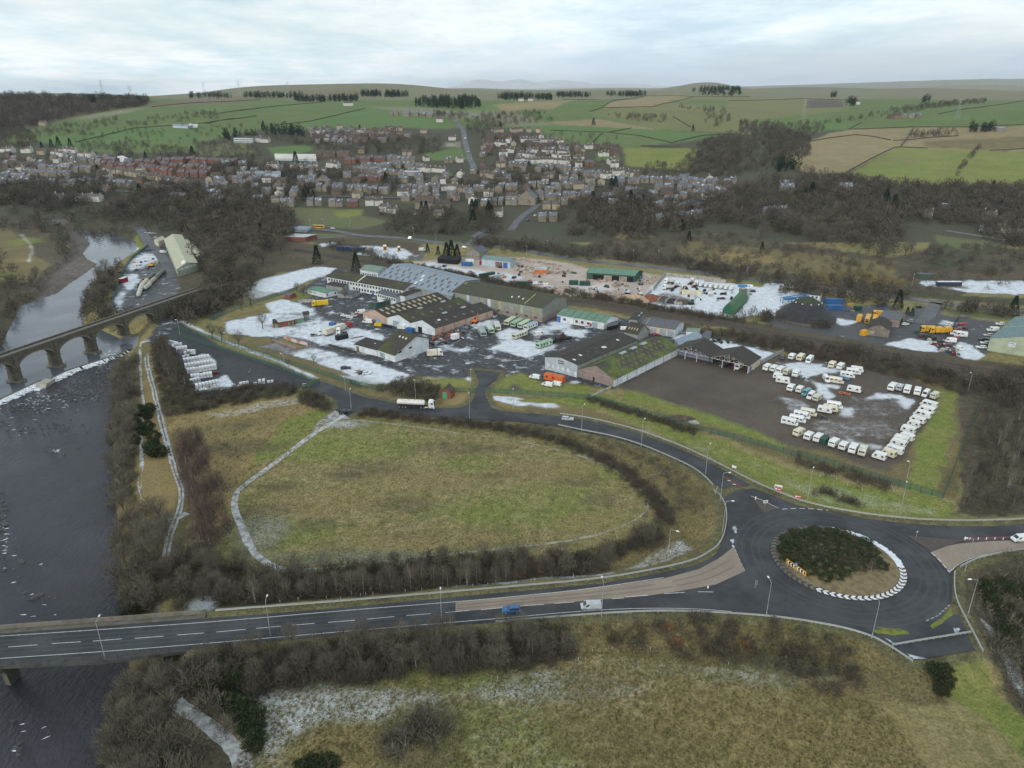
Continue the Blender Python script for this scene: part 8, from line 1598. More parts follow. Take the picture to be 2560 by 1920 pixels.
gs=W(*zI(1440,1240),2.2);e=empty('green_box_sign',gs,rad(60),'blue-grey sign panel seen edge-on at the barrier bend','road sign');MB().box(-.9,.9,-.04,.04,.8,2.6).build('board',mat('sign grey',(.33,.38,.42),.5,.1),e);[MB().bar((x_,.1,0),(x_,.1,2.6),.05,.05,6).build('post',M_GALV,e)for x_ in(-.6,.6)]
banner(z1(0, 0), z1(1, 1), M_WSG, 'x', M_WSG)if False else None
post_sign(zJ(1705,775),0,30,'white notice board on the container yard gate',None,(M_WSG,1.8,1.2),2.2);post_sign(zF(1112,1108),3,15,'white board by the viaduct parapet',None,(M_WSG,2.2,1.2),5.5)if False else None
def person(p, label):
 w_=W(p[0],p[1],.06);J=dict(pel=(0,0,.95),che=(0,.02,1.32),nec=(0,.03,1.5),hea=(0,.0,1.66),hl=(.1,0,.92),kl=(.12,-.04,.5),al=(.12,.02,.07),tl=(.12,-.14,.03),hr=(-.1,0,.92),kr=(-.13,.02,.5),ar=(-.14,.06,.07),tr=(-.14,-.1,.03),sl=(.19,.02,1.43),el=(.26,.0,1.15),wl=(.24,-.14,.95),sr=(-.19,.02,1.43),er=(-.27,.02,1.15),wr=(-.25,-.08,.92))
 rr=dict(pel=.16,che=.17,nec=.065,hea=.1,hl=.1,kl=.07,al=.05,tl=.04,hr=.1,kr=.07,ar=.05,tr=.04,sl=.075,el=.055,wl=.04,sr=.075,er=.055,wr=.04);ks=list(J)
 E=[('pel','che'),('che','nec'),('nec','hea'),('pel','hl'),('hl','kl'),('kl','al'),('al','tl'),('pel','hr'),('hr','kr'),('kr','ar'),('ar','tr'),('che','sl'),('sl','el'),('el','wl'),('che','sr'),('sr','er'),('er','wr')]
 me_=bpy.data.meshes.new('person');me_.from_pydata([J[k]for k in ks],[(ks.index(a),ks.index(b))for a,b in E],[]);me_.materials.append(mat('dark clothing',(.02,.022,.028),.9,.2));o=mobj('person',me_,loc=w_,rz=rad(150))
 sk=o.modifiers.new('skin', 'SKIN');
 for k,v in enumerate(me_.skin_vertices[0].data):v.radius=(rr[ks[k]],rr[ks[k]]);v.use_root=(k==0)
 sb_=o.modifiers.new('sub', 'SUBSURF'); sb_.levels=sb_.render_levels=1
 tag(o,label,'person');bm=bmesh.new();bmesh.ops.create_uvsphere(bm,u_segments=10,v_segments=8,radius=.11);hm_=bpy.data.meshes.new('face');bm.to_mesh(hm_);bm.free();hm_.materials.append(mat('skin',(.45,.30,.23),.7,.1));f_=mobj('face',hm_,o,loc=(0,-.03,1.64));f_.scale=(.85,.8,1.1)
 bm=bmesh.new();bmesh.ops.create_uvsphere(bm,u_segments=10,v_segments=8,radius=.12);hm_=bpy.data.meshes.new('hat');bm.to_mesh(hm_);bm.free();hm_.materials.append(MATS['dark clothing']);f_=mobj('hat',hm_,o,loc=(0,.02,1.72));f_.scale=(.95,1,.75)
person((848.7, 1037), 'person in dark clothes standing beside the black parked car')
HW=dict(s=mat('sandstone house',(.215,.183,.142),.9,.2,.2,col2=(.155,.137,.112),rnd=.5),r=mat('red brick house',(.19,.095,.075),.9,.2,.2,col2=(.145,.08,.068),rnd=.35),w=mat('white render',(.53,.515,.47),.85,.15,.2,rnd=.2),b=mat('brown brick house',(.17,.125,.095),.9,.2,.2,rnd=.35),c=mat('cream render',(.36,.305,.225),.85,.15,.2,rnd=.25))
HR=dict(s=mat('slate roof',(.135,.145,.168),.8,.25,.3,rnd=.5,snow=.35),r=mat('purple slate roof',(.12,.11,.118),.8,.25,.3,rnd=.5,snow=.25),w=mat('brown tile roof far',(.11,.092,.082),.85,.2,.3,rnd=.4,snow=.2),b=mat('dark tile roof',(.092,.078,.07),.85,.2,.3,rnd=.4,snow=.15),c=mat('grey tile roof',(.115,.10,.09),.85,.2,.3,rnd=.3,snow=.15),t=mat('terracotta roof',(.28,.09,.05),.85,.2,.3))
HROWS = dict(
A=(t1,'western town',"870,800,1140,840,8,r 1150,790,1310,800,5,r 1340,780,1560,785,6,r 1580,770,2020,790,12,r 870,852,1560,962,18,c 1180,832,1460,882,8,r 1360,812,1500,837,4,r 1510,832,1640,852,4,r 1650,842,1790,862,4,r 1500,892,1760,897,7,r 0,962,240,952,7,s 300,965,470,965,5,s 500,965,650,970,4,s 660,960,840,960,5,s 860,975,1110,985,6,s 1215,1002,1330,1010,4,c 1335,1032,1470,1032,4,r 0,900,250,930,7,s 260,885,600,900,9,s 330,835,640,855,8,s 640,855,780,855,4,s 60,812,390,825,3,b 660,722,780,732,2,w 500,690,640,692,4,w 180,690,260,690,2,w 0,682,100,692,2,w 430,712,540,722,3,w 540,765,700,772,3,s 750,790,860,797,2,s 880,770,980,782,2,r 870,917,940,917,1,w 1450,1088,1570,1098,2,r 1780,1105,1900,1122,2,s 2140,1115,2212,1115,1,s 1730,992,1940,1002,4,s 1750,1062,1880,1064,3,s 410,1092,540,1097,2,w 640,1097,860,1105,3,w"),
B=(t2,'central town',"100,1122,200,1122,1,s 260,1112,340,1112,1,c 345,1147,460,1147,2,s 570,1142,690,1142,2,s 755,1147,880,1147,2,s 910,1147,1000,1147,1,r 1060,1142,1220,1137,2,w 1175,1192,1320,1205,2,w 545,978,640,982,1,s 780,1020,890,1024,1,s 950,1072,1030,1077,1,c 1000,922,1200,932,6,r 960,852,1380,882,10,s 1030,822,1280,832,6,s 1260,812,1560,832,8,s 1500,852,1740,857,6,w 430,832,560,832,3,w 560,822,660,822,2,w 730,812,830,822,3,w 220,822,330,822,2,w 640,1012,740,1022,2,s 890,1012,1080,1022,5,s 1080,1032,1260,1042,4,s 1370,1012,1600,1022,5,s 1600,1002,1700,1002,3,s 1710,1012,1840,1017,4,w 1840,1022,1950,1027,2,c 690,512,780,502,2,c 820,482,880,482,1,c 880,512,980,502,2,c 990,522,1060,527,2,w 620,572,800,562,5,b 800,572,1080,572,7,b 1080,532,1280,532,5,c 1110,572,1390,577,7,b 1230,502,1380,502,4,c 1330,542,1410,542,2,c 950,602,1080,612,3,b 820,622,870,640,1,s 1000,692,1060,692,1,c 1380,712,1460,712,2,c 1530,522,1590,522,1,c 1770,582,1840,582,1,w 890,782,980,782,3,r 980,767,1100,772,3,r 1100,762,1240,767,4,r 1250,762,1360,762,3,s 1370,767,1480,772,3,s 1570,762,1620,757,1,w 1850,772,1900,767,1,w 1740,772,1810,772,2,s 650,722,930,722,5,b 0,592,100,592,1,b 100,597,250,602,2,w 1270,372,1350,372,2,s 1380,377,1440,380,1,s 1460,374,1640,384,3,s 880,290,970,287,1,w 1640,1245,1720,1250,1,c"),
C=(t3,'hillside estate',"120,632,215,637,3,w 215,602,255,605,1,w 350,602,425,602,3,w 425,602,510,602,3,w 515,605,612,605,3,w 618,612,710,612,3,w 395,692,495,692,3,w 522,697,625,697,3,w 320,727,395,727,3,w 395,732,470,732,2,w 610,732,650,734,2,w 655,707,742,707,3,w 290,777,410,777,4,w 420,782,532,782,4,w 537,782,650,784,4,w 660,787,770,787,4,w 800,757,882,757,3,w 815,814,865,814,2,w 670,737,760,742,3,w 225,687,290,690,2,w 165,717,240,717,2,w 680,672,728,672,1,w 890,657,958,657,2,w 1012,719,1097,719,3,w 1110,714,1197,714,3,b 1100,787,1160,782,2,w 1110,812,1180,812,2,w 45,562,130,564,3,b 145,562,210,562,2,b 230,557,370,560,5,b 360,642,500,647,5,b 505,652,610,654,4,b 480,737,560,737,3,b 770,652,850,654,3,b 960,657,1020,659,2,b 1035,652,1105,657,2,b 1110,662,1185,664,3,b 300,692,365,692,2,b 780,792,860,792,3,b 900,802,970,802,3,r 105,520,205,517,3,c 265,517,360,512,3,c 390,512,440,512,1,c 470,514,512,517,1,c 20,600,110,604,3,b 30,650,110,655,3,r 20,700,90,705,2,b"),
D=(t3,'eastern town',"130,812,215,814,2,c 250,812,330,807,3,s 340,817,440,812,3,s 480,832,620,837,4,s 640,837,770,842,4,s 0,892,120,907,4,c 120,892,210,902,3,s 780,872,870,882,3,s 880,892,1020,902,5,s 1030,907,1110,907,3,w 1130,882,1220,882,3,w 1230,892,1355,892,3,w 1100,947,1230,952,3,s 1260,952,1350,957,3,s 1365,947,1555,947,5,s 1575,942,1700,952,3,s 1485,1007,1640,1007,4,s 1675,1012,1800,1017,3,s 1720,952,1890,962,4,s 1890,972,2000,982,3,s 1815,1062,1955,1057,3,s 1955,1042,2100,1042,3,s 2080,962,2180,962,2,s 1900,1092,2000,1092,2,w 1570,1112,1690,1112,3,s 1470,1165,1660,1165,4,s 1490,1290,1600,1292,2,s 1650,1264,1790,1264,3,s 1790,1254,1890,1254,2,s 685,965,745,967,1,r 410,985,550,992,2,s 0,982,60,992,1,s 155,1002,320,1007,3,s 30,1062,120,1062,2,w 105,1132,190,1137,2,s 210,1132,310,1132,2,s 0,1142,90,1150,1,s 110,1234,200,1237,1,w 505,1092,690,1092,4,s 526,1170,684,1172,2,c 490,1274,660,1277,2,s 700,1082,850,1087,4,s 850,1072,940,1077,2,s 890,1022,970,1027,2,s 1235,1042,1330,1047,2,s 1240,1112,1390,1117,2,s"),
E=(t4,'wooded right slope',"0,1218,195,1218,4,s 120,987,250,992,1,s 140,1032,270,1032,1,s 1480,1184,1580,1190,1,s 1360,1242,1430,1247,1,w 1800,1244,1980,1252,2,w 1845,1364,2070,1372,2,w 2140,1415,2212,1420,1,s 1970,512,2060,512,1,s 1170,392,1340,392,3,s 1050,397,1160,397,2,b 780,277,820,277,1,w 640,1024,760,1024,1,s"))
def house_set(k, w_, dp, ev, rg, tall):
 key=('house', k, round(w_), dp, ev, tall)
 if key in MC:return MC[key]
 hw = w_/2; P = []
 P.append(('wall',MB().prism([(-dp/2,-1.2),(dp/2,-1.2),(dp/2,ev),(0,rg-.05),(-dp/2,ev)],-hw,hw),HW[k]));rf=MB()
 for s_ in(-1,1):rf.poly((s_*(dp/2+.3),-hw,ev-.15),(s_*(dp/2+.3),hw,ev-.15),(0,hw,rg+.1),(0,-hw,rg+.1))
 P.append(('roof',rf,HR[k]));P.append(('chimney',MB().box(-.45,.45,hw-.9,hw-.1,rg-.9,rg+1.1),HW[k]))
 nw = 2 if w_ < 11 else 4
 for st in range(2 if ev>4 else 1):
  for j in range(nw):y_=-hw+w_*(j+.5)/nw;P.append(('window',MB().box(-dp/2-.06,-dp/2+.02,y_-.62,y_+.62,.9+st*2.5,2.2+st*2.5),M_GLASS))
 P.append(('door', MB().box(-dp/2-.07, -dp/2+.02, -.5, .5, -.2, 2.1), M_WFR))
 MC[key]=[(n, m_.mesh(n, mt), None)for n, m_, mt in P]; return MC[key]
HSP = []
for A_, (fz, where, txt)in HROWS.items():
 for ri, it in enumerate(txt.split()):
  x0,y0,x1,y1,n_,k=it.split(',');n_=int(n_);a_,b_=G(*fz(float(x0),float(y0))),G(*fz(float(x1),float(y1)));d=b_-a_;d.z=0
  if d.length/n_>26:n_=max(1, int(d.length/18))
  for i in range(n_):
   p=a_.lerp(b_, (i+.5)/n_); w_=d.length/n_; big=w_>14 and n_<=2
   nrm=Vector((-d.y,d.x,0)).normalized();c=p+nrm*4;z_=min(h1(p.x,p.y),h1(c.x,c.y))
   kn={'s':'sandstone','r':'red brick','w':'white rendered','b':'brown brick','c':'cream'}[k]
   lab='%s house, %s from the left in the %s row of the %s'%(kn,nth(i),nth(ri),where)if n_>1 else '%s house standing alone as the %s plot of the %s'%(kn,nth(ri),where)
   HSP.append((w_*FPX/p.y,(c.x,c.y,z_),math.atan2(d.y,d.x)-math.pi/2,k,max(5,min(26,round(w_))),big,lab,where))
TOWNP=[(t1,(0,700,700,700,1300,790,2000,800,2212,1000,1500,1060,0,1000),45),(t2,(0,800,400,830,1000,850,2212,850,2212,1150,1800,1130,1000,1060,100,1090),60),(t2,(600,500,1300,500,1450,560,1300,600,650,620),40),(t3,(0,540,700,560,900,700,850,830,0,880),25),(t3,(0,900,800,880,2100,930,2150,1080,1500,1180,900,1130,0,1150),45)]
_hp=[(s_[1][0], s_[1][1])for s_ in HSP]
for fz, xy, n_ in TOWNP:
 P_=np.array([tuple(G(*fz(xy[j],xy[j+1])))[:2]for j in range(0,len(xy),2)]);k_=0;rr_=random.Random(n_)
 for _ in range(n_*8):
  q_=(rr_.uniform(P_[:,0].min(),P_[:,0].max()),rr_.uniform(P_[:,1].min(),P_[:,1].max()))
  if k_<n_ and pip(np.array([q_[0]]),np.array([q_[1]]),P_)[0]and all((q_[0]-a_)**2+(q_[1]-b_)**2>150 for a_,b_ in _hp):
   k_+=1;_hp.append(q_);HSP.append((.1,(q_[0],q_[1],h1(*q_)-.3),-math.pi/2+rr_.choice([0,0,.2,-.25,1.5]),rr_.choice('sssssbbcw'),rr_.choice([7,9,11,14]),False,'',''))
HSP.sort(key=lambda s:-s[0])
def house_dims(k,w_,big):return(9.0,6.2,10.0)if big and k in 'src' and w_<30 else(8.0,5.2,7.9)if k!='w' else(8.0,5.4,7.6)
rest = {}
for i, (_, loc, ang, k, w_, big, lab, where)in enumerate(HSP):
 dp, ev, rg=house_dims(k, w_, big); hs=house_set(k, w_, dp, ev, rg, big)
 rr_=random.Random(i);loc=(loc[0]+rr_.uniform(-.6,.6),loc[1]+rr_.uniform(-1.3,1.3),loc[2]);zs_=rr_.uniform(.88,1.12);ys_=.86 if k in 'swc' and w_>7 else.985;ang+=rr_.uniform(-.05,.05)*(k in 'swc')
 if i<298:e_=place([h for h in hs if h[0]!='window' or i<170 or int(h[1].vertices[0].co.z)<2],'house',loc,ang,lab,'house','houses in the '+where);e_.scale=(1,ys_,zs_)
 else:
  Mx=Matrix.Translation(loc)@Matrix.Rotation(ang,4,'Z')@Matrix.Diagonal((1,ys_,zs_,1))
  for n, me_, _l in hs:
   key=(n if n in('roof',)else 'wall' if n in('wall','chimney')else 'opening',k);mb=rest.setdefault(key,MB());o=len(mb.v)
   mb.v+=[tuple(Mx@v.co)for v in me_.vertices];mb.f+=[tuple(o+j for j in f.vertices)for f in me_.polygons]
if rest:
 fr=empty('far_houses',(0,0,0),0,'distant small houses of the far terraces too small to tell apart','houses');fr['kind']='stuff'
 for(n,k),mb in rest.items():tag(mb.build(n,HR[k]if n=='roof' else HW[k]if n=='wall' else M_GLASS,fr),kind='stuff')
def tshed(fz, A, B, Cc, ev, rg, along, wl_, rf, lab, cat, name='town_building', **kw):
 p=G(*fz(*A)); q=G(*fz(*B)); r_=G(*fz(*Cc)); z_=min(p.z, q.z)
 def un(v):w=px_of((v.x, v.y, z_)); return(w[0], w[1], z_)
 return Shed(name,lab,un(p),un(q),un(r_),ev,rg,along,wl_,rf,base=z_,cat=cat,**kw)
s=tshed(t2,(1490,1165),(1645,1172),(1670,1150),7,13,'AB',HW['s'],HR['b'],'large sandstone church with a long dark roof','church','church');s=tshed(t2,(1645,1172),(1780,1168),(1790,1150),6,10,'AB',HW['s'],HR['b'],'lower chancel of the sandstone church','church','church')
s=tshed(t2,(640,985),(760,990),(775,968),8,14,'BC',HW['s'],HR['s'],'sandstone chapel with an arched gable window','chapel','chapel');s.wallp('r0',.3,.7,3,8,M_GLASS,'arched_window')
s=tshed(t2,(300,752),(650,760),(640,725),3,8,'AB',W_BLUE,mat('pale domed roof',(.52,.50,.46),.7,.15,.1),'big pale domed sports hall','sports hall','sports_hall',curved=True);s=tshed(t2,(100,910),(350,905),(345,870),6,7.2,'AB',W_BLUE,R_BLUE,'modern low school with a blue-grey roof','school','school')
s=tshed(t2,(1380,880),(1540,890),(1560,865),5,5.4,'AB',W_GREY,R_SNOW,'flat roofed supermarket with a snowy roof','supermarket','supermarket');s=tshed(t1,(980,772),(1110,780),(1105,755),4,8,'BC',W_WHITE,mat('white barrel roof',(.62,.64,.66),.7,.1),'white barrel-roofed hall behind the red terraces','hall','barrel_hall',curved=True)
s=tshed(t3,(315,1130),(470,1135),(490,1105),7,15,'BC',HW['s'],HR['s'],'chapel with a steep slate pyramid roof beside the main street','chapel','chapel');s=tshed(t3,(1660,1175),(1830,1185),(1890,1120),4,7,'BC',HW['s'],R_BLUE,'long sawtooth roofed mill at the eastern edge of the town','mill','mill')
s=tshed(t1,(1990,600),(2150,605),(2180,585),7,7.5,'AB',W_WHITE,HR['b'],'long white banded school on the rise above the red terraces','school','school');[s.wallp('c0',0,1,z_,z_+1.2,M_GLASS,'window_band')for z_ in(1,4)]
s=tshed(t1,(1470,475),(1600,480),(1610,460),4,6,'AB',W_BLUE,R_BLUE,'blue-grey farm shed on the green hillside, left of two','farm shed','farm_shed');s=tshed(t1,(1605,475),(1680,477),(1690,455),4,6,'AB',W_WHITE,mat('pale farm roof',(.6,.62,.62),.7,.1),'white farm shed on the green hillside, right of two','farm shed','farm_shed')
for fz,x_,y_,k,lab in((t3,350,248,'w','white farmhouse under the dark skyline trees, left of two'),(t3,430,248,'w','white farmhouse under the dark skyline trees, right of two'),(t2,1700,425,'w','white cottage beside the street on the hill'),(t1,370,455,'c','cream cottage below the hillside wood')):p=G(*fz(x_,y_));place(house_set(k,12,8.0,5.2,7.9,False),'house',tuple(p),-math.pi/2,lab,'house')
# pylons on the skyline
for i,(fz,x_,y_,h_)in enumerate(((t1,880,228,42),(t1,1117,228,30),(t1,1740,200,38),(t1,2040,210,44),(t2,410,175,30),(t4,335,400,46),(t4,1640,405,46))):
 p=G(*fz(x_,y_));e=empty('pylon',tuple(p),.3,'lattice electricity pylon on the far hills, %s from the left'%nth(i),'pylon','pylons on the hills');mb=MB();hs=h_*(p.y/1900 if p.y<1900 else 1)
 for sx in (-1, 1):
  for sy in(-1, 1):mb.bar((sx*3, sy*3, 0), (sx*.5, sy*.5, hs), .22, .15, 4)
 for z_ in range(1,7):f_=1-z_/7.5;mb.bar((-3*f_,-3*f_,hs*z_/7),(3*f_,3*f_,hs*z_/7),.14,.14,4).bar((3*f_,-3*f_,hs*z_/7),(-3*f_,3*f_,hs*(z_-1)/7),.14,.14,4)
 mb.build('tower',M_GALV,e);[MB().bar((-6,0,hs*z_),(6,0,hs*z_),.2,.2,4).build('cross_arm',M_GALV,e)for z_ in(.7,.83,.95)]
M_DSW=mat('dry stone', (.085, .08, .065), .95, .3, .5)
for i,(fz,xy)in enumerate(((t4,(380,595,560,562,780,535,940,552,1080,582)),(t4,(1100,585,1220,580,1400,560,1650,545)),(t4,(1275,470,1240,530,1160,635)),(t4,(700,855,900,745,1020,685,1110,645,1160,640,1390,650)),(t4,(720,488,1270,468,1700,470,2212,448)),(t4,(720,488,830,430)),(t4,(1480,360,1850,300,2212,245)),(t4,(1920,670,2212,655)),(t4,(-300,245,300,228,700,240)),(t3,(930,338,1030,308,1470,297,1700,242,1820,212)),(t3,(1030,308,1180,240,1400,205)),(t3,(700,235,1390,205,1820,210,2300,212)),(t3,(600,497,1090,515,1290,478)),(t3,(1090,515,1370,545,1640,605)),(t3,(1640,600,1900,540,2140,532)),(t3,(960,595,1040,520)),(t3,(1370,630,1700,640)),(t3,(1640,380,1790,470)),(t2,(300,455,600,420,860,360,1060,312)),(t2,(0,330,380,285,700,260)),(t1,(640,600,1130,480,1700,440,2000,395)),(t1,(1750,445,1870,415,2050,395,2180,375)),(t1,(1830,360,2010,330,2212,310)),(t1,(1290,298,1700,260,2212,235)))):
 P=dense([tuple(G(*fz(xy[j],xy[j+1])))for j in range(0,len(xy),2)],14);P=[Vector((p.x,p.y,h1(p.x,p.y)))for p in P];o=P[0].copy();x=rail_solid(P,-.45,-.8,1.25,.9,'field_wall',M_DSW,None,o);x.location=tuple(o)
 tag(x,'dark field wall on the %s, %s of its kind'%({t1:'left-hand green hillside',t2:'green hillside behind the town',t3:'rolling fields right of the town',t4:'right-hand tan and green hillside'}[fz],nth(i)),'wall','field walls on the hills')
rng=np.random.default_rng(5)
def sh_leaf(name, c1, c2, rough=.9):
 m,Nd,Lk=newmat(name);oi=Nd.new('ShaderNodeObjectInfo');at=Nd.new('ShaderNodeAttribute');at.attribute_name='tint'
 t=mth(Nd,Lk,'FRACT',mth(Nd,Lk,'ADD',oi.outputs['Random'],at.outputs['Fac']));g=Nd.new('ShaderNodeNewGeometry').outputs['Position']
 c=mixc(Nd,Lk,t,c1,c2);k=mth(Nd,Lk,'ADD',mth(Nd,Lk,'MULTIPLY',noi(Nd,Lk,g,.7,2),.7),.65)
 cc=Nd.new('ShaderNodeCombineColor');[Lk.new(k,cc.inputs[i])for i in range(3)];pbsdf(Nd,Lk,mixc(Nd,Lk,1.0,c,cc.outputs[0],'MULTIPLY'),rough,.15);return m
T_BARE=sh_leaf('bare twigs',(.096,.087,.065),(.152,.137,.100));T_BIRCH=sh_leaf('birch twigs',(.082,.058,.050),(.113,.084,.070));T_CON=sh_leaf('conifer needles',(.013,.027,.017),(.022,.038,.021));T_GORSE=sh_leaf('evergreen leaves',(.028,.042,.018),(.045,.058,.026));T_SCRUB=sh_leaf('scrub twigs',(.062,.055,.042),(.108,.094,.070));T_RUST=sh_leaf('dead leaves',(.20,.085,.04),(.24,.12,.06));T_FAR=sh_leaf('far woodland',(.054,.049,.039),(.118,.104,.081));T_GRASS=sh_leaf('dead grass blades',(.24,.20,.10),(.15,.145,.055));T_RB=sh_leaf('roundabout shrubs',(.034,.052,.026),(.062,.060,.036))
M_BARK=mat('bark',(.11,.095,.08),.95,.3);M_BIRCHB=mat('birch bark',(.38,.35,.32),.9,.25,1.0,col2=(.26,.23,.20))
def tris(P, D, Wd):
 """thin blades from P along D with half width Wd"""
 s=np.cross(D,rng.normal(size=D.shape));s/=np.linalg.norm(s,axis=1)[:,None]+1e-9;s*=Wd[:,None]
 V_=np.stack([P-s,P+s,P+D],1).reshape(-1,3);return V_,np.arange(len(V_)).reshape(-1,3)
def ball(n, rx, rz, zc, shell=.5):
 u=rng.normal(size=(n,3));u/=np.linalg.norm(u,axis=1)[:,None];r=shell+(1-shell)*rng.random(n)**.6
 return u, u*r[:, None]*np.array([rx, rx, rz])+np.array([0, 0, zc])
def crown(n, rx, rz, zc, ln, wd_, up=.5, shell=.35, lob=0):
 u, P=ball(n, rx, rz, zc, shell)
 if lob:a=np.arctan2(u[:,1],u[:,0]);P[:,:2]*=(1+.22*np.sin(a*lob+u[:,2]*3))[:,None];P[:,2]+=.12*rz*np.sin(a*(lob+1))
 D=u*.8+rng.normal(size=u.shape)*.45;D[:,2]+=up;D/=np.linalg.norm(D,axis=1)[:,None];D*=(ln*(.5+rng.random(n)))[:,None]
 return tris(P, D, wd_*(.6+.8*rng.random(n)))
def mk_tree(kind, h, seed):
 rr=random.Random(seed); tk=MB()
 if kind == 'bare':
  r0=h*.022; tk.bar((0, 0, -.4), (0, 0, h*.3), r0*1.3, r0, 6); lim=[]
  for i in range(9):
   a=i*2.4+rr.random();z0=h*rr.uniform(.22,.42);e=Vector((math.cos(a)*h*rr.uniform(.16,.3),math.sin(a)*h*rr.uniform(.16,.3),h*rr.uniform(.6,.92)));m_=Vector((e.x*.45,e.y*.45,z0+(e.z-z0)*.55));tk.bar((0,0,z0),m_,r0*.6,r0*.4,4).bar(m_,e,r0*.4,r0*.1,4)
   for j in range(3):f=e+Vector((rr.uniform(-1,1),rr.uniform(-1,1),rr.uniform(0,1)))*h*.14;tk.bar(m_.lerp(e,.3+.2*j),f,r0*.22,r0*.08,3)
  V_,F_=crown(760,h*.33,h*.34,h*.63,h*.13,.045,.5,.3,3+seed%3);return tk.mesh('trunk',M_BARK),npmesh('crown',V_,F_,T_BARE)
 if kind == 'birch':
  for i in range(3 if seed%2 else 1):tk.bar((i*.3,0,-.3),(i*.5+rr.uniform(-.3,.3),rr.uniform(-.4,.4),h*.8),.10,.035,5)
  V_,F_=crown(620,h*.19,h*.36,h*.62,h*.12,.035,.75,.15,2);return tk.mesh('trunk',M_BIRCHB),npmesh('crown',V_,F_,T_BIRCH)
 if kind == 'conifer':
  tk.bar((0,0,-.3),(0,0,h*.9),h*.02,.03,5);n=900;t=rng.random(n)**.75;a=rng.random(n)*6.283;r=(1-t)*h*.22*(.55+.45*rng.random(n));P=np.stack([np.cos(a)*r,np.sin(a)*r,t*h*.96+.25],1);D=np.stack([np.cos(a),np.sin(a),-.35+rng.normal(size=n)*.25],1)*(h*.07*(.5+rng.random(n)))[:,None]
  V_,F_=tris(P,D,.16*h/10*(.6+.8*rng.random(n)));return tk.mesh('trunk',M_BARK),npmesh('crown',V_,F_,T_CON)
 if kind == 'gorse':
  n=900;tk.bar((0,0,-.2),(0,0,h*.5),.09,.05,4);V_,F_=crown(n,h*.62,h*.5,h*.45,.42,.13,.35,.55,4);return tk.mesh('trunk',M_BARK),npmesh('crown',V_,F_,T_GORSE)
TV={k:[mk_tree(k,h,i)for i in range(n)]for k,h,n in(('bare',10.,6),('birch',10.,4),('conifer',10.,3),('gorse',3.,4))}
NAMES=dict(bare=('bare_tree','tree'),birch=('birch_tree','tree'),conifer=('conifer_tree','conifer'),gorse=('evergreen_shrub','shrub'))
cnt = {}
def tree(kind, loc, s, label, group, crown_mat=None, sq=1.0):
 cnt[kind]=cnt.get(kind,0)+1;nm,cat=NAMES[kind];e=empty(nm,loc,R.random()*6.28,label,cat,group);e.scale=(s*sq,s*sq,s);tr_,cr=R.choice(TV[kind])
 mobj('trunk', tr_, e); o=mobj('crown', cr, e)
 if crown_mat:o.material_slots[0].link='OBJECT';o.material_slots[0].material=crown_mat
P_DEP=wpoly([(325,600),(400,580),(455,610),(520,695),(490,765),(400,778),(290,788),(265,772),(300,680)])
def inpoly(pp, n, land=False, mind=0.0):
 P=np.array([tuple(G(*p))[:2]for p in pp])if land else wpoly(pp); out=[]; k=0
 while len(out)<n and k<n*30:
  k+=1; q=P.min(0)+rng.random(2)*(P.max(0)-P.min(0))
  if pip(np.array([q[0]]),np.array([q[1]]),P)[0]and not pip(np.array([q[0]]),np.array([q[1]]),P_DEP)[0]and(mind==0 or all((q[0]-o[0])**2+(q[1]-o[1])**2>mind**2 for o in out)):out.append(q)
 out.sort(key=lambda q:q[1]); return out
def grove(kind,pp,n,h0,h1_,where,land=False,mind=2.0,mt=None,base=10.,sq=1.0,extra=None):
 q=[(x, y)for x, y in inpoly(pp, n, land, mind)if y>620 or clear(x, y)]
 for i,(x,y)in enumerate(q):tree(kind,(x,y,h1(x,y)),R.uniform(h0,h1_)/base,'%s, %s nearest in %s'%(dict(bare='bare brown tree',birch='slender bare birch',conifer='dark conifer',gorse='dark evergreen shrub')[kind],nth(i),where),'%s of %s'%(dict(bare='bare trees',birch='birches',conifer='conifers',gorse='evergreen shrubs')[kind],where),mt,sq)
SHR = {}
def shrub_set(key, n, rx, rz, ln, wd_, k=5):
 if key not in SHR:SHR[key]=[crown(n,rx,rz,rz*.8,ln,wd_,.6,.3,3)for _ in range(k)]
 return SHR[key]
def mass(name, label, pos, vset, s0, s1, m, cat, kind='stuff', flat_=1.0):
 """many small plants that read as one mass"""
 if not len(pos): return
 Vs,Fs,Ts,o=[],[],[],0;X_=np.array([p[0]for p in pos]);Y_=np.array([p[1]for p in pos]);Z_=H(X_,Y_)
 for x, y, z in zip(X_, Y_, Z_):
  V_,F_=vset[rng.integers(len(vset))];s=s0+(s1-s0)*rng.random();a=rng.random()*6.28;c,q=math.cos(a)*s,math.sin(a)*s
  Vs.append(np.stack([V_[:,0]*c-V_[:,1]*q+x,V_[:,0]*q+V_[:,1]*c+y,V_[:,2]*s*flat_+z],1));Fs.append(F_+o);Ts.append(np.full(len(V_),rng.random()));o+=len(V_)
 me_=npmesh(name,np.concatenate(Vs),np.concatenate(Fs),m);at=me_.attributes.new('tint','FLOAT','POINT');at.data.foreach_set('value',np.concatenate(Ts).astype(np.float32));tag(mobj(name,me_),label,cat,None,'stuff')
def along(pp, wd_, n, z=0.0, land=False):
 P=[G(*p)for p in pp]if land else[Vector(W(p[0],p[1],z))for p in pp];L_=[(b-a).length for a,b in zip(P[:-1],P[1:])];T=sum(L_);out=[]
 for _ in range(n):
  t = rng.random()*T; k = 0
  while k<len(L_)-1 and t>L_[k]:t-=L_[k]; k+=1
  p=P[k].lerp(P[k+1],t/max(L_[k],.01));d=(P[k+1]-P[k]).normalized();o=rng.normal()*wd_/2;out.append((p.x-d.y*o,p.y+d.x*o))
 return out
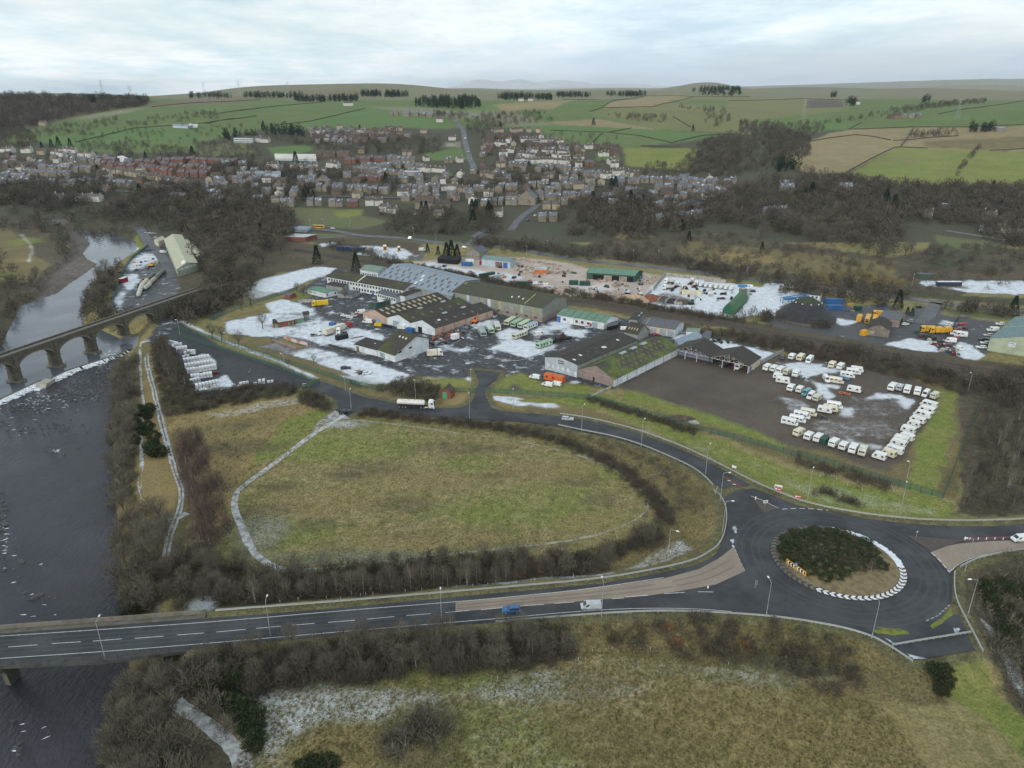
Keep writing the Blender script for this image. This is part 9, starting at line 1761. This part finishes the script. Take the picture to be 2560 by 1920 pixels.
bush=shrub_set('bush',130,1.5,1.5,1.0,.055);low=shrub_set('low',70,1.2,.8,.8,.055);fart=shrub_set('far',105,3.6,5.0,2.2,.25);farc=[crown(70,2.6,6.5,6.0,2.2,.5,-.2,.2,2)for _ in range(4)]
ok=lambda L_:[p for p in L_ if p[1]>620 or clear(*p)]
grove('bare',[(285,905),(325,900),(330,1000),(332,1100),(312,1200),(322,1290),(300,1300),(280,1250),(274,1100),(276,1000)],34,6,10,'the river bank between viaduct and road bridge',mind=3)
grove('bare',[(288,1300),(400,1290),(430,1330),(400,1420),(420,1500),(330,1515),(300,1520),(284,1400)],22,6,9.5,'the thicket by the river just above the road bridge',mind=3.2)
grove('gorse',pts(z4,830,760,880,760,940,1000,930,1060,880,1070,830,900),11,2.6,4.2,'the gorse line beside the riverside path',mind=2,base=3.);grove('gorse',pts(z4,780,720,830,740,820,900,780,1000),7,2.5,4,'the bank top above the river',mind=2,base=3.);grove('gorse',pts(z1,770,430,860,430,860,520,740,740,720,640),9,2.5,4,'the river thicket above the bridge',mind=2,base=3.)
grove('birch',pts(z4,1040,1000,1170,960,1240,1100,1290,1300,1340,1480,1320,1640,1140,1640,1100,1400,1050,1150),62,7.5,11,'the reddish birch belt left of the oval field',mind=1.5)
grove('birch',pts(zJ,300,400,400,350,470,480,600,720,640,800,520,880,420,700),20,6,9,'the scrub left of the tank yard',mind=1.5,mt=T_SCRUB)
grove('birch',[(640,1515),(900,1490),(1280,1462),(1250,1448),(900,1472),(640,1490)],26,5,8,'the belt on the north side of the main road',mind=2,mt=T_BARE);grove('bare',[(460,1500),(700,1440),(1100,1402),(1500,1385),(1620,1340),(1640,1370),(1480,1440),(1280,1455),(900,1485),(600,1510)],46,4.5,7,'the belt on the north side of the main road',mind=2.4)
grove('birch',[(850,1640),(1100,1610),(1400,1600),(1420,1640),(1200,1670),(900,1690)],22,5,8,'the belt on the south side of the main road',mind=2,mt=T_BARE);grove('bare',[(540,1640),(850,1605),(1250,1570),(1420,1600),(1430,1650),(1280,1675),(1000,1700),(700,1725),(600,1740),(480,1700)],48,4.5,7.5,'the belt on the south side of the main road',mind=2.4)
grove('bare',[(265,1690),(400,1660),(415,1720),(400,1800),(420,1880),(440,2000),(258,2000),(272,1800)],18,5,8.5,'the dark thicket below the road bridge',mind=3);grove('gorse',pts(z1,1150,1060,1360,1150,1350,1260,1200,1280,1130,1180),9,2.5,4,'the evergreen clump on the bank below the bridge',mind=1.8,base=3.);grove('gorse',pts(z1,1300,1300,1450,1360,1560,1480,1540,1560,1430,1540,1330,1420),9,2.4,4,'the evergreen edge beside the lower path',mind=1.8,base=3.);grove('gorse',pts(z1,1750,1600,1900,1620,1900,1720,1740,1720),4,2.5,3.6,'the bottom edge of the frosty field',mind=1.8,base=3.)
grove('bare',[(400,1400),(470,1380),(560,1395),(660,1430),(640,1505),(480,1500),(400,1500)],20,4.5,7.5,'the thicket joining the birch belt to the road',mind=2.5)
for nm,pp,n_ in(('road_scrub',[(340,1515),(400,1410),(480,1385),(560,1400),(700,1440),(1100,1402),(1500,1382),(1640,1322),(1660,1360),(1500,1440),(1280,1462),(900,1495),(640,1520),(560,1525),(540,1500),(470,1500),(460,1525)],640),('south_scrub',[(480,1660),(850,1600),(1250,1563),(1400,1585),(1440,1655),(1280,1680),(1000,1705),(700,1735),(620,1750),(470,1720)],470)):mass(nm,'dense brown scrub under the trees on the %s side of the main road'%('north' if nm[0]=='r' else 'south'),ok(inpoly(pp,n_)),bush,.7,1.3,T_SCRUB,'scrub')
mass('bank_scrub','brown scrub along the wooded river bank',ok(inpoly([(280,905),(345,890),(350,1000),(345,1100),(330,1250),(430,1300),(420,1420),(430,1500),(300,1525),(280,1350),(270,1150)],330)),bush,.7,1.5,T_BARE,'scrub');mass('lower_scrub','tangled scrub on the river bank below the road bridge',ok(inpoly([(262,1690),(400,1650),(430,1700),(425,1770),(470,1830),(510,1890),(545,1960),(550,2040),(258,2040)],230)+inpoly([(440,1690),(520,1700),(560,1790),(600,1850),(580,1850),(500,1775)],40)),bush,.8,1.6,T_BARE,'scrub')
mass('yard_hedge','thick dark brown hedge round the tank yard',inpoly(pts(zJ,300,360,420,330,500,480,640,700,690,830,900,800,1500,735,1640,800,1600,850,900,960,430,1050,400,900,300,520),620),bush,.6,1.1,T_SCRUB,'hedge');mass('round_bush','rounded brown thicket at the end of the tank yard hedge',inpoly(pts(zJ,1650,850,1740,800,1860,860,1940,960,1900,1000,1780,980,1660,900),90),bush,.6,1.0,T_SCRUB,'thicket')
mass('bank_hedge','dark hedge along the foot of the bank round the oval field',ok(along([(890,1032),(940,1040),(1100,1054),(1250,1074),(1400,1106),(1500,1146),(1580,1196),(1640,1256),(1672,1316)],3.4,520)),bush,.45,.95,T_SCRUB,'hedge');mass('bramble','low brambles on the bank above the oval field',ok(along([(900,1027),(1065,1044),(1250,1060),(1400,1078),(1520,1105),(1620,1150),(1700,1210),(1730,1280)],6,330)),low,.5,1.0,T_BARE,'brambles')
mass('fence_hedge','brown hedge in front of the long green fence',ok(along(pts(zI,250,365,450,420,700,500,950,580,1250,665),2.5,180)+along(pts(zG,430,1120,700,1190,1000,1290,1300,1370),4,90)+along(pts(z3,880,60,1000,110,1140,160),3,40)),low,.6,1.2,T_SCRUB,'hedge');mass('hut_hedge','brown thicket round the brick hut',ok(inpoly(pts(zH,520,250,640,190,760,140,900,190,1010,230,1010,300,900,330,800,300,650,290),130)),bush,.6,1.1,T_SCRUB,'thicket')
# roundabout planting
for i,(x,y)in enumerate([(87+math.cos(a)*r*1.08-1.2,166.5+math.sin(a)*r+2.2)for r,a in[(12.3*math.sqrt((k+.5)/66),k*2.4)for k in range(66)]]):
 if(x-93)**2+(y-154.5)**2>46 and(x-87)**2+(y-166.5)**2<14.4**2:tree('gorse',(x,y,2.5+.25),R.uniform(1.5,2.1)/3.,'dark shrub in the planting on the roundabout, %s out from its middle'%nth(i),'shrubs on the roundabout',T_RB if R.random()<.6 else None,1.75)
tree('birch',(93,160,3.1),.45,'single bare sapling on the roundabout','shrubs on the roundabout',T_BARE)
# right-hand woods and scrub
grove('birch',[(2400,1230),(2440,1130),(2480,1020),(2700,1080),(2700,1280),(2400,1290)],60,5,8,'the young wood beyond the caravan yard',mind=1.6,mt=T_BARE);mass('young_wood','dense brown young wood at the right edge',ok(inpoly([(2400,1240),(2450,1080),(2480,940),(2560,920),(2800,1000),(2800,1290),(2400,1290)],420)),bush,.8,1.5,T_SCRUB,'wood')
mass('east_scrub','brown scrub east of the roundabout',ok(inpoly([(2420,1450),(2470,1410),(2700,1380),(2700,2000),(2560,1800),(2470,1640)],260)),low,.8,1.7,T_BARE,'scrub');grove('gorse',[(2430,1500),(2480,1430),(2640,1440),(2640,1720),(2520,1720),(2470,1600)],16,2,3.6,'the dark scrub east of the roundabout',mind=2.5,base=3.);grove('gorse',pts(z3,1440,1060,1580,1060,1660,1200,1650,1270,1540,1260),7,2.2,3.4,'the slope below the closed road arm',mind=1.6,base=3.)
mass('slope_scrub','patchy brown scrub on the slope south of the roundabout',ok(inpoly([(1460,1600),(1700,1570),(1820,1570),(2000,1590),(2140,1640),(2170,1720),(2080,1740),(1900,1670),(1640,1640)],230)),low,.6,1.4,T_SCRUB,'scrub');mass('dead_oak','rusty leaved saplings on the road banks',ok([tuple(W(*z2(x_,y_))[:2])for x_,y_ in((1000,560),(1040,545),(1060,560),(1130,540),(1870,900),(1940,960))]+[tuple(W(*z3(x_,y_))[:2])for x_,y_ in((460,980),(70,960),(30,900))]),low,1.0,1.5,T_RUST,'saplings');mass('field_thicket','grey-brown thickets in the frosty field',inpoly([(980,1830),(1060,1780),(1130,1800),(1120,1850),(1040,1880)],34)+inpoly([(940,1860),(1010,1840),(1020,1890),(960,1900)],16),low,1.0,1.7,T_BARE,'thicket')
# white tree guards
tg=MB().bar((0,0,0),(0,0,.85),.05,.045,6).mesh('tree_guard',mat('tree guard',(.62,.62,.58),.7,.1))
for pp,wd_,n_,wh_ in(([(640,1520),(900,1500),(1280,1468),(1600,1430)],2,26,'the north side of the main road'),([(1150,1650),(1300,1650),(1500,1625),(1800,1630),(2050,1670)],6,30,'the south side of the main road'),(pts(zG,560,1220,900,1300,1350,1370),5,18,'the verge below the caravan fence')):
 for x,y in ok(along(pp,wd_,n_)):tag(mobj('tree_guard',tg,loc=(x,y,h1(x,y))),'small white tree guard on '+wh_,'tree guard','tree guards on '+wh_)
for i,(p,h_)in enumerate(((zA(735,1005),9),(zA(612,772),9),(zA(490,1185),8),(zA(312,1120),8),(zA(215,1100),8),(zA(1590,705),7),(zA(1160,665),8),(zA(1090,620),6),(zA(1000,1400),4),(zA(1265,1360),4),(zH(770,230),6),(zH(700,250),5),(zA(515,810),7),(zC(1110,760),5),(zB(1030,470),5))):v=gpt(p,0);tree('bare',v,h_/10,'bare tree standing on the estate, %s in order from the lorry park'%nth(i),'trees on the estate')
for i,(p,h_)in enumerate(((zA(1300,330),14),(zA(1705,410),14),(zA(720,70),13),(zB(900,280),13),(zB(950,285),15),(zB(1010,285),12),(zB(700,210),7),(zB(810,235),7),(zE(760,800),12),(zE(1950,870),12),(t2(180,1400),12),(zD(850,190),7),(zC(1750,95),9),(zE(860,860),5),(zE(910,870),5))):v=gpt(p,0);tree('conifer',v,h_/10,'dark green conifer in the middle distance, %s in order from the snowy lot'%nth(i),'conifers round the estate',sq=1.25)
grove('bare',[(445,700),(520,640),(600,600),(690,590),(720,640),(640,690),(560,760),(480,800),(430,790),(420,740)],72,8,13,'the wood between the viaduct and the estate',mind=4,sq=1.15);grove('bare',pts(zF,1000,430,1250,470,1320,540,1250,640,1150,800,1080,1000,880,1180,830,1150,870,900,1000,720),18,7,11,'the east bank above the viaduct',mind=4);grove('bare',[(0,800),(40,740),(100,700),(110,680),(60,700),(-60,760),(-60,860),(0,870)],14,6,10,'the west bank above the viaduct',mind=5)
WD=lambda pp, n_, land=True:inpoly(pp, n_, land)
mass('riverside_wood','brown bare woodland between the river, the viaduct and the town',[p for p in WD([(-60,505),(230,490),(520,505),(650,520),(740,560),(730,610),(640,640),(560,740),(480,790),(430,780),(430,680),(480,610),(430,560),(330,560),(240,555),(60,530),(-60,535)],1150,False)if clear(*p)],fart,.75,1.35,T_FAR,'wood')
mass('east_bank_wood','brown bare trees between the upper river and the depot',[p for p in WD([(195,835),(200,770),(222,720),(262,690),(300,660),(340,630),(330,650),(305,690),(285,740),(268,775),(290,792),(335,785),(300,815)],150,False)if clear(*p)],fart,.45,.8,T_FAR,'wood');mass('fence_wood','bare trees behind the viaduct end beside the estate fence',WD([(425,800),(470,745),(560,735),(640,705),(620,745),(545,785),(480,815)],110,False),fart,.5,.95,T_FAR,'wood')
mass('west_bank_wood','brown bare trees on the west bank of the river',[p for p in WD([(-200,600),(0,640),(60,700),(120,690),(170,640),(180,600),(140,570),(90,560),(150,650),(90,720),(60,760),(20,840),(-200,1000)],130,False)if clear(*p)],fart,.5,.9,T_FAR,'wood')
grove('bare',[(1840,590),(2000,560),(2200,560),(2300,600),(2280,640),(2230,660),(2000,610)],30,9,14,'the front of the wooded right-hand slope',mind=6,sq=1.15)
mass('slope_wood','large bare brown wood covering the right-hand slope',WD([(1440,540),(1480,505),(1600,490),(1700,510),(1800,490),(1900,455),(2050,450),(2180,455),(2320,470),(2560,470),(2700,500),(2700,640),(2480,610),(2440,570),(2340,560),(2250,560),(2240,640),(2000,590),(1800,560),(1600,600),(1500,580)],1500),fart,.8,1.4,T_FAR,'wood')
mass('lane_trees','line of bare trees beside the far through road',along(pts(zB,1200,120,1500,150,1800,190)+pts(zC,0,150,400,230,900,270,1500,320,2000,380)+pts(zD,300,430,700,480,1100,500,1500,560,1900,620)+pts(zE,700,650,900,660),16,260)+along(pts(zD,1100,600,1700,690,2200,740),18,60)+along(pts(zE,1200,790,1700,850,2000,880),6,24),fart,.4,.95,T_FAR,'trees');mass('rail_scrub','brown scrub along the railway behind the caravan yard',[p for p in inpoly(pts(zD,160,1000,560,1050,1000,1110,1700,1240,2600,1440,3600,1640,3600,1880,2500,1560,1750,1400,1080,1240,560,1130,200,1050),560)+along(pts(zC,480,630,800,690,1150,740,1400,800,1800,850)+pts(zD,200,880,700,930),5,220)+along(pts(zB,300,320,700,390,1100,460,1500,540,2000,640),4,160)],bush,.6,1.25,T_SCRUB,'scrub')
mass('rail_trees','bare trees growing in the railway scrub',along(pts(zD,560,850,800,900,1000,950),10,22)+along(pts(zD,1380,1000,1560,1000),3,6)+along(pts(zE,0,1230,700,1380,1500,1560,2074,1640),12,70)+along(pts(zA,1400,130,1900,260),10,30)+along(pts(zB,0,230,420,330),8,26),fart,.35,.7,T_FAR,'trees');mass('reed_bed','pale tan reeds below the wooded slope',inpoly(pts(zD,1300,420,1700,420,2100,450,2330,520,2300,590,1900,570,1380,520),260),low,1.0,1.8,T_GRASS,'reeds')
mass('rough_scrub','brown scrub on the rough ground below the wooded slope',inpoly([(1480,600),(1800,585),(2240,645),(2320,620),(2440,612),(2700,640),(2700,700),(2300,745),(1900,700),(1480,640)],420),bush,.8,2.0,T_FAR,'scrub')
# town and hill trees
TP = []
for fz,xy,n_ in((t1,(0,990,700,1000,1200,1010,2212,1130,2212,1361,0,1361),300),(t1,(700,620,1700,600,2212,640,2212,760,1300,760,700,700),130),(t1,(1750,790,2212,780,2212,960,1800,950),90),(t2,(0,760,250,770,700,840,900,900,600,1000,0,1080),120),(t2,(200,560,800,600,1700,560,1720,690,1300,720,800,680),170),(t2,(0,1000,500,960,560,1120,60,1120),50),(t2,(1160,1200,2212,1180,2212,1400,1250,1380),170),(t2,(400,850,900,820,900,900,500,930),40),(t3,(200,840,700,850,730,930,560,960,220,960),60),(t3,(700,1090,1450,1060,1500,1300,1350,1420,800,1420,640,1250),190),(t3,(1350,820,2212,700,2212,900,1380,900),90),(t3,(1900,600,2212,580,2212,800,1950,780),110),(t3,(0,360,560,330,620,420,120,470),60),(t3,(0,520,1200,540,1300,830,1200,900,0,900),60),(t4,(0,440,380,560,380,720,100,760,0,800),170),(t4,(150,440,560,420,880,370,1500,270,1900,240,1880,265,1500,310,900,410,560,440),140),(t3,(1760,820,1740,720,1900,600,2000,560,2212,520,2212,900,1800,860),160),(t4,(-210,430,200,440,560,455,400,560,390,700,120,760,60,840,-210,860),330),(t4,(260,820,700,900,1400,980,2212,980,2212,1340,1500,1300,300,1100),330),(t1,(300,480,1000,400,1000,460,340,580),50),(t1,(1050,430,1850,320,1850,400,1100,470),40),(t1,(400,520,2212,440,2000,580,700,620),40),(t3,(1650,290,2100,330,2150,400,2000,480,1900,440,1950,380),40),(t3,(1000,350,1600,380,1550,440,1350,430),30),(t1,(0,480,260,500,330,600,200,650,0,640),90),(t2,(1640,340,1960,360,1900,420,1660,400),40),(t4,(1240,520,1650,500,1640,550,1260,560),26),(t4,(1600,880,1830,640,1850,640,1640,890),14),(t2,(1900,420,2212,360,2212,520,1950,540),60)):TP+=inpoly([fz(xy[j],xy[j+1])for j in range(0,len(xy),2)],int(n_*1.5),True)
for fz,xy,n_ in TOWNP:TP+=inpoly([fz(xy[j],xy[j+1])for j in range(0,len(xy),2)],int(n_*3.2),True)
hs=np.array([s[1][:2]for s in HSP]);TP=[p for p in TP if np.min((hs[:,0]-p[0])**2+(hs[:,1]-p[1])**2)>25]
mass('town_trees','bare brown trees scattered through the town and hedgerows',TP,fart,.4,.95,T_FAR,'trees')
mass('hill_wood','dark brown wood on the left-hand skyline hill',WD(pts(t1,-200,225,640,225,1270,240,1240,285,1130,300,560,395,250,470,-200,540),800),fart,1.0,1.7,T_FAR,'wood')
CP_ = []
for fz,xy,n_ in((t2,(1490,260,1560,235,2000,230,2060,300,1900,315,1500,300),240),(t3,(150,215,380,205,380,240,150,245),70),(t3,(390,215,610,215,610,238,390,240),70),(t3,(645,195,950,195,950,215,645,218),80),(t3,(1070,188,1410,188,1410,205,1070,206),80),(t3,(1800,165,2212,150,2212,205,1900,205),160),(t2,(450,225,1010,225,1000,258,480,258),130),(t2,(1030,190,1200,190,1200,212,1030,215),50),(t2,(1230,195,1430,195,1430,215,1230,218),50),(t2,(20,205,540,205,520,220,20,222),90),(t1,(700,245,1260,250,1240,275,740,262),120),(t1,(1620,212,1980,212,1980,225,1620,225),50),(t4,(60,775,300,800,300,850,80,850),26),(t4,(1750,480,1950,490,1940,515,1750,515),22),(t1,(1900,540,1980,520,2212,560,2212,580,1920,590),22),(t2,(180,480,500,500,560,560,200,560),40),(t4,(690,260,780,250,770,290,690,295),16),(t4,(560,205,610,205,610,222,560,222),10),(t4,(1340,240,1410,235,1400,265,1340,265),10)):CP_+=inpoly([fz(xy[j],xy[j+1])for j in range(0,len(xy),2)],n_,True)
mass('conifer_plantations','dark conifer plantations along the far skyline',CP_,farc,.75,1.25,T_CON,'plantation')
for i,(fz,x_,y_,h_)in enumerate(((t2,475,780,16),(t2,550,1090,12),(t2,585,1085,13),(t2,625,1090,11),(t2,1240,945,13),(t2,1545,1185,10),(t2,1585,1190,11),(t2,1975,1200,14),(t2,2005,1200,14),(t2,1980,1290,14),(t2,2110,1210,12),(t2,2140,1215,10),(t2,1390,850,10),(t2,1020,500,10),(t3,960,1110,12),(t3,1280,1110,13),(t3,1385,1140,12),(t3,1150,1000,15),(t3,1115,990,12),(t3,965,450,12),(t3,175,475,10),(t3,1810,505,11),(t3,1715,1345,10),(t4,1030,1130,17),(t4,1100,1180,17),(t4,400,1060,16),(t4,340,1100,14),(t4,1940,1010,12),(t4,1820,1190,10),(t4,2010,1170,10),(t4,2130,1330,10),(t4,2140,1180,9),(t1,1190,1040,12),(t1,1640,720,14),(t1,1240,740,10),(t1,440,640,12),(t1,500,630,14),(t1,600,640,13),(t1,360,660,11),(t1,2070,1220,8),(t1,1680,1100,11),(t1,830,840,8),(t2,200,480,13),(t2,440,500,12),(t3,75,1190,12),(t3,415,820,9))):p=G(*fz(x_,y_));tree('conifer',tuple(p),h_/10,'dark evergreen in the town, %s counted from the town centre outward'%nth(i),'evergreens in the town',None,1.35)
tuf = []
for _ in range(6):n=6;a=rng.random(n)*6.28;D=np.stack([np.cos(a)*.3,np.sin(a)*.3,.25+.3*rng.random(n)],1);tuf.append(tris(np.zeros((n,3)),D,np.full(n,.05)))
mass('frosty_grass','rank dead grass tussocks in the frosty south field',ok(inpoly([(620,1740),(850,1715),(1100,1690),(1450,1640),(1700,1640),(1900,1680),(2200,1760),(2480,2150),(560,2150),(600,1850)],14000)),tuf,.8,1.9,T_GRASS,'grass');mass('rank_grass','rank grass in the oval field',ok(inpoly([(880,1045),(1172,1068),(1420,1125),(1610,1230),(1640,1290),(1400,1390),(720,1435),(590,1300),(700,1130)],7000)),tuf,.6,1.3,T_GRASS,'grass');mass('bank_grass','dead grass on the road banks and the west triangle',ok(along([(900,1030),(1250,1063),(1450,1090),(1600,1130),(1720,1220),(1740,1330),(1600,1420)],9,2600)+inpoly([(395,1040),(790,990),(850,1030),(570,1260),(480,1190)],1800)+inpoly([(1290,1560),(1700,1535),(2140,1590),(2300,1700),(1900,1680),(1450,1640)],2200)),tuf,.8,1.8,T_GRASS,'grass')
m,Nd,Lk=newmat('thin haze');pv=Nd.new('ShaderNodeVolumePrincipled');pv.inputs['Color'].default_value=(.80,.88,1.0,1);pv.inputs['Density'].default_value=2.4e-5;pv.inputs['Anisotropy'].default_value=.1
om=Nd.new('ShaderNodeOutputMaterial'); Lk.new(pv.outputs[0], om.inputs['Volume'])
tag(MB().box(-13000,13000,-200,16500,-12,232).build('haze',m),'thin pale air lying over the valley','haze',None,'stuff')
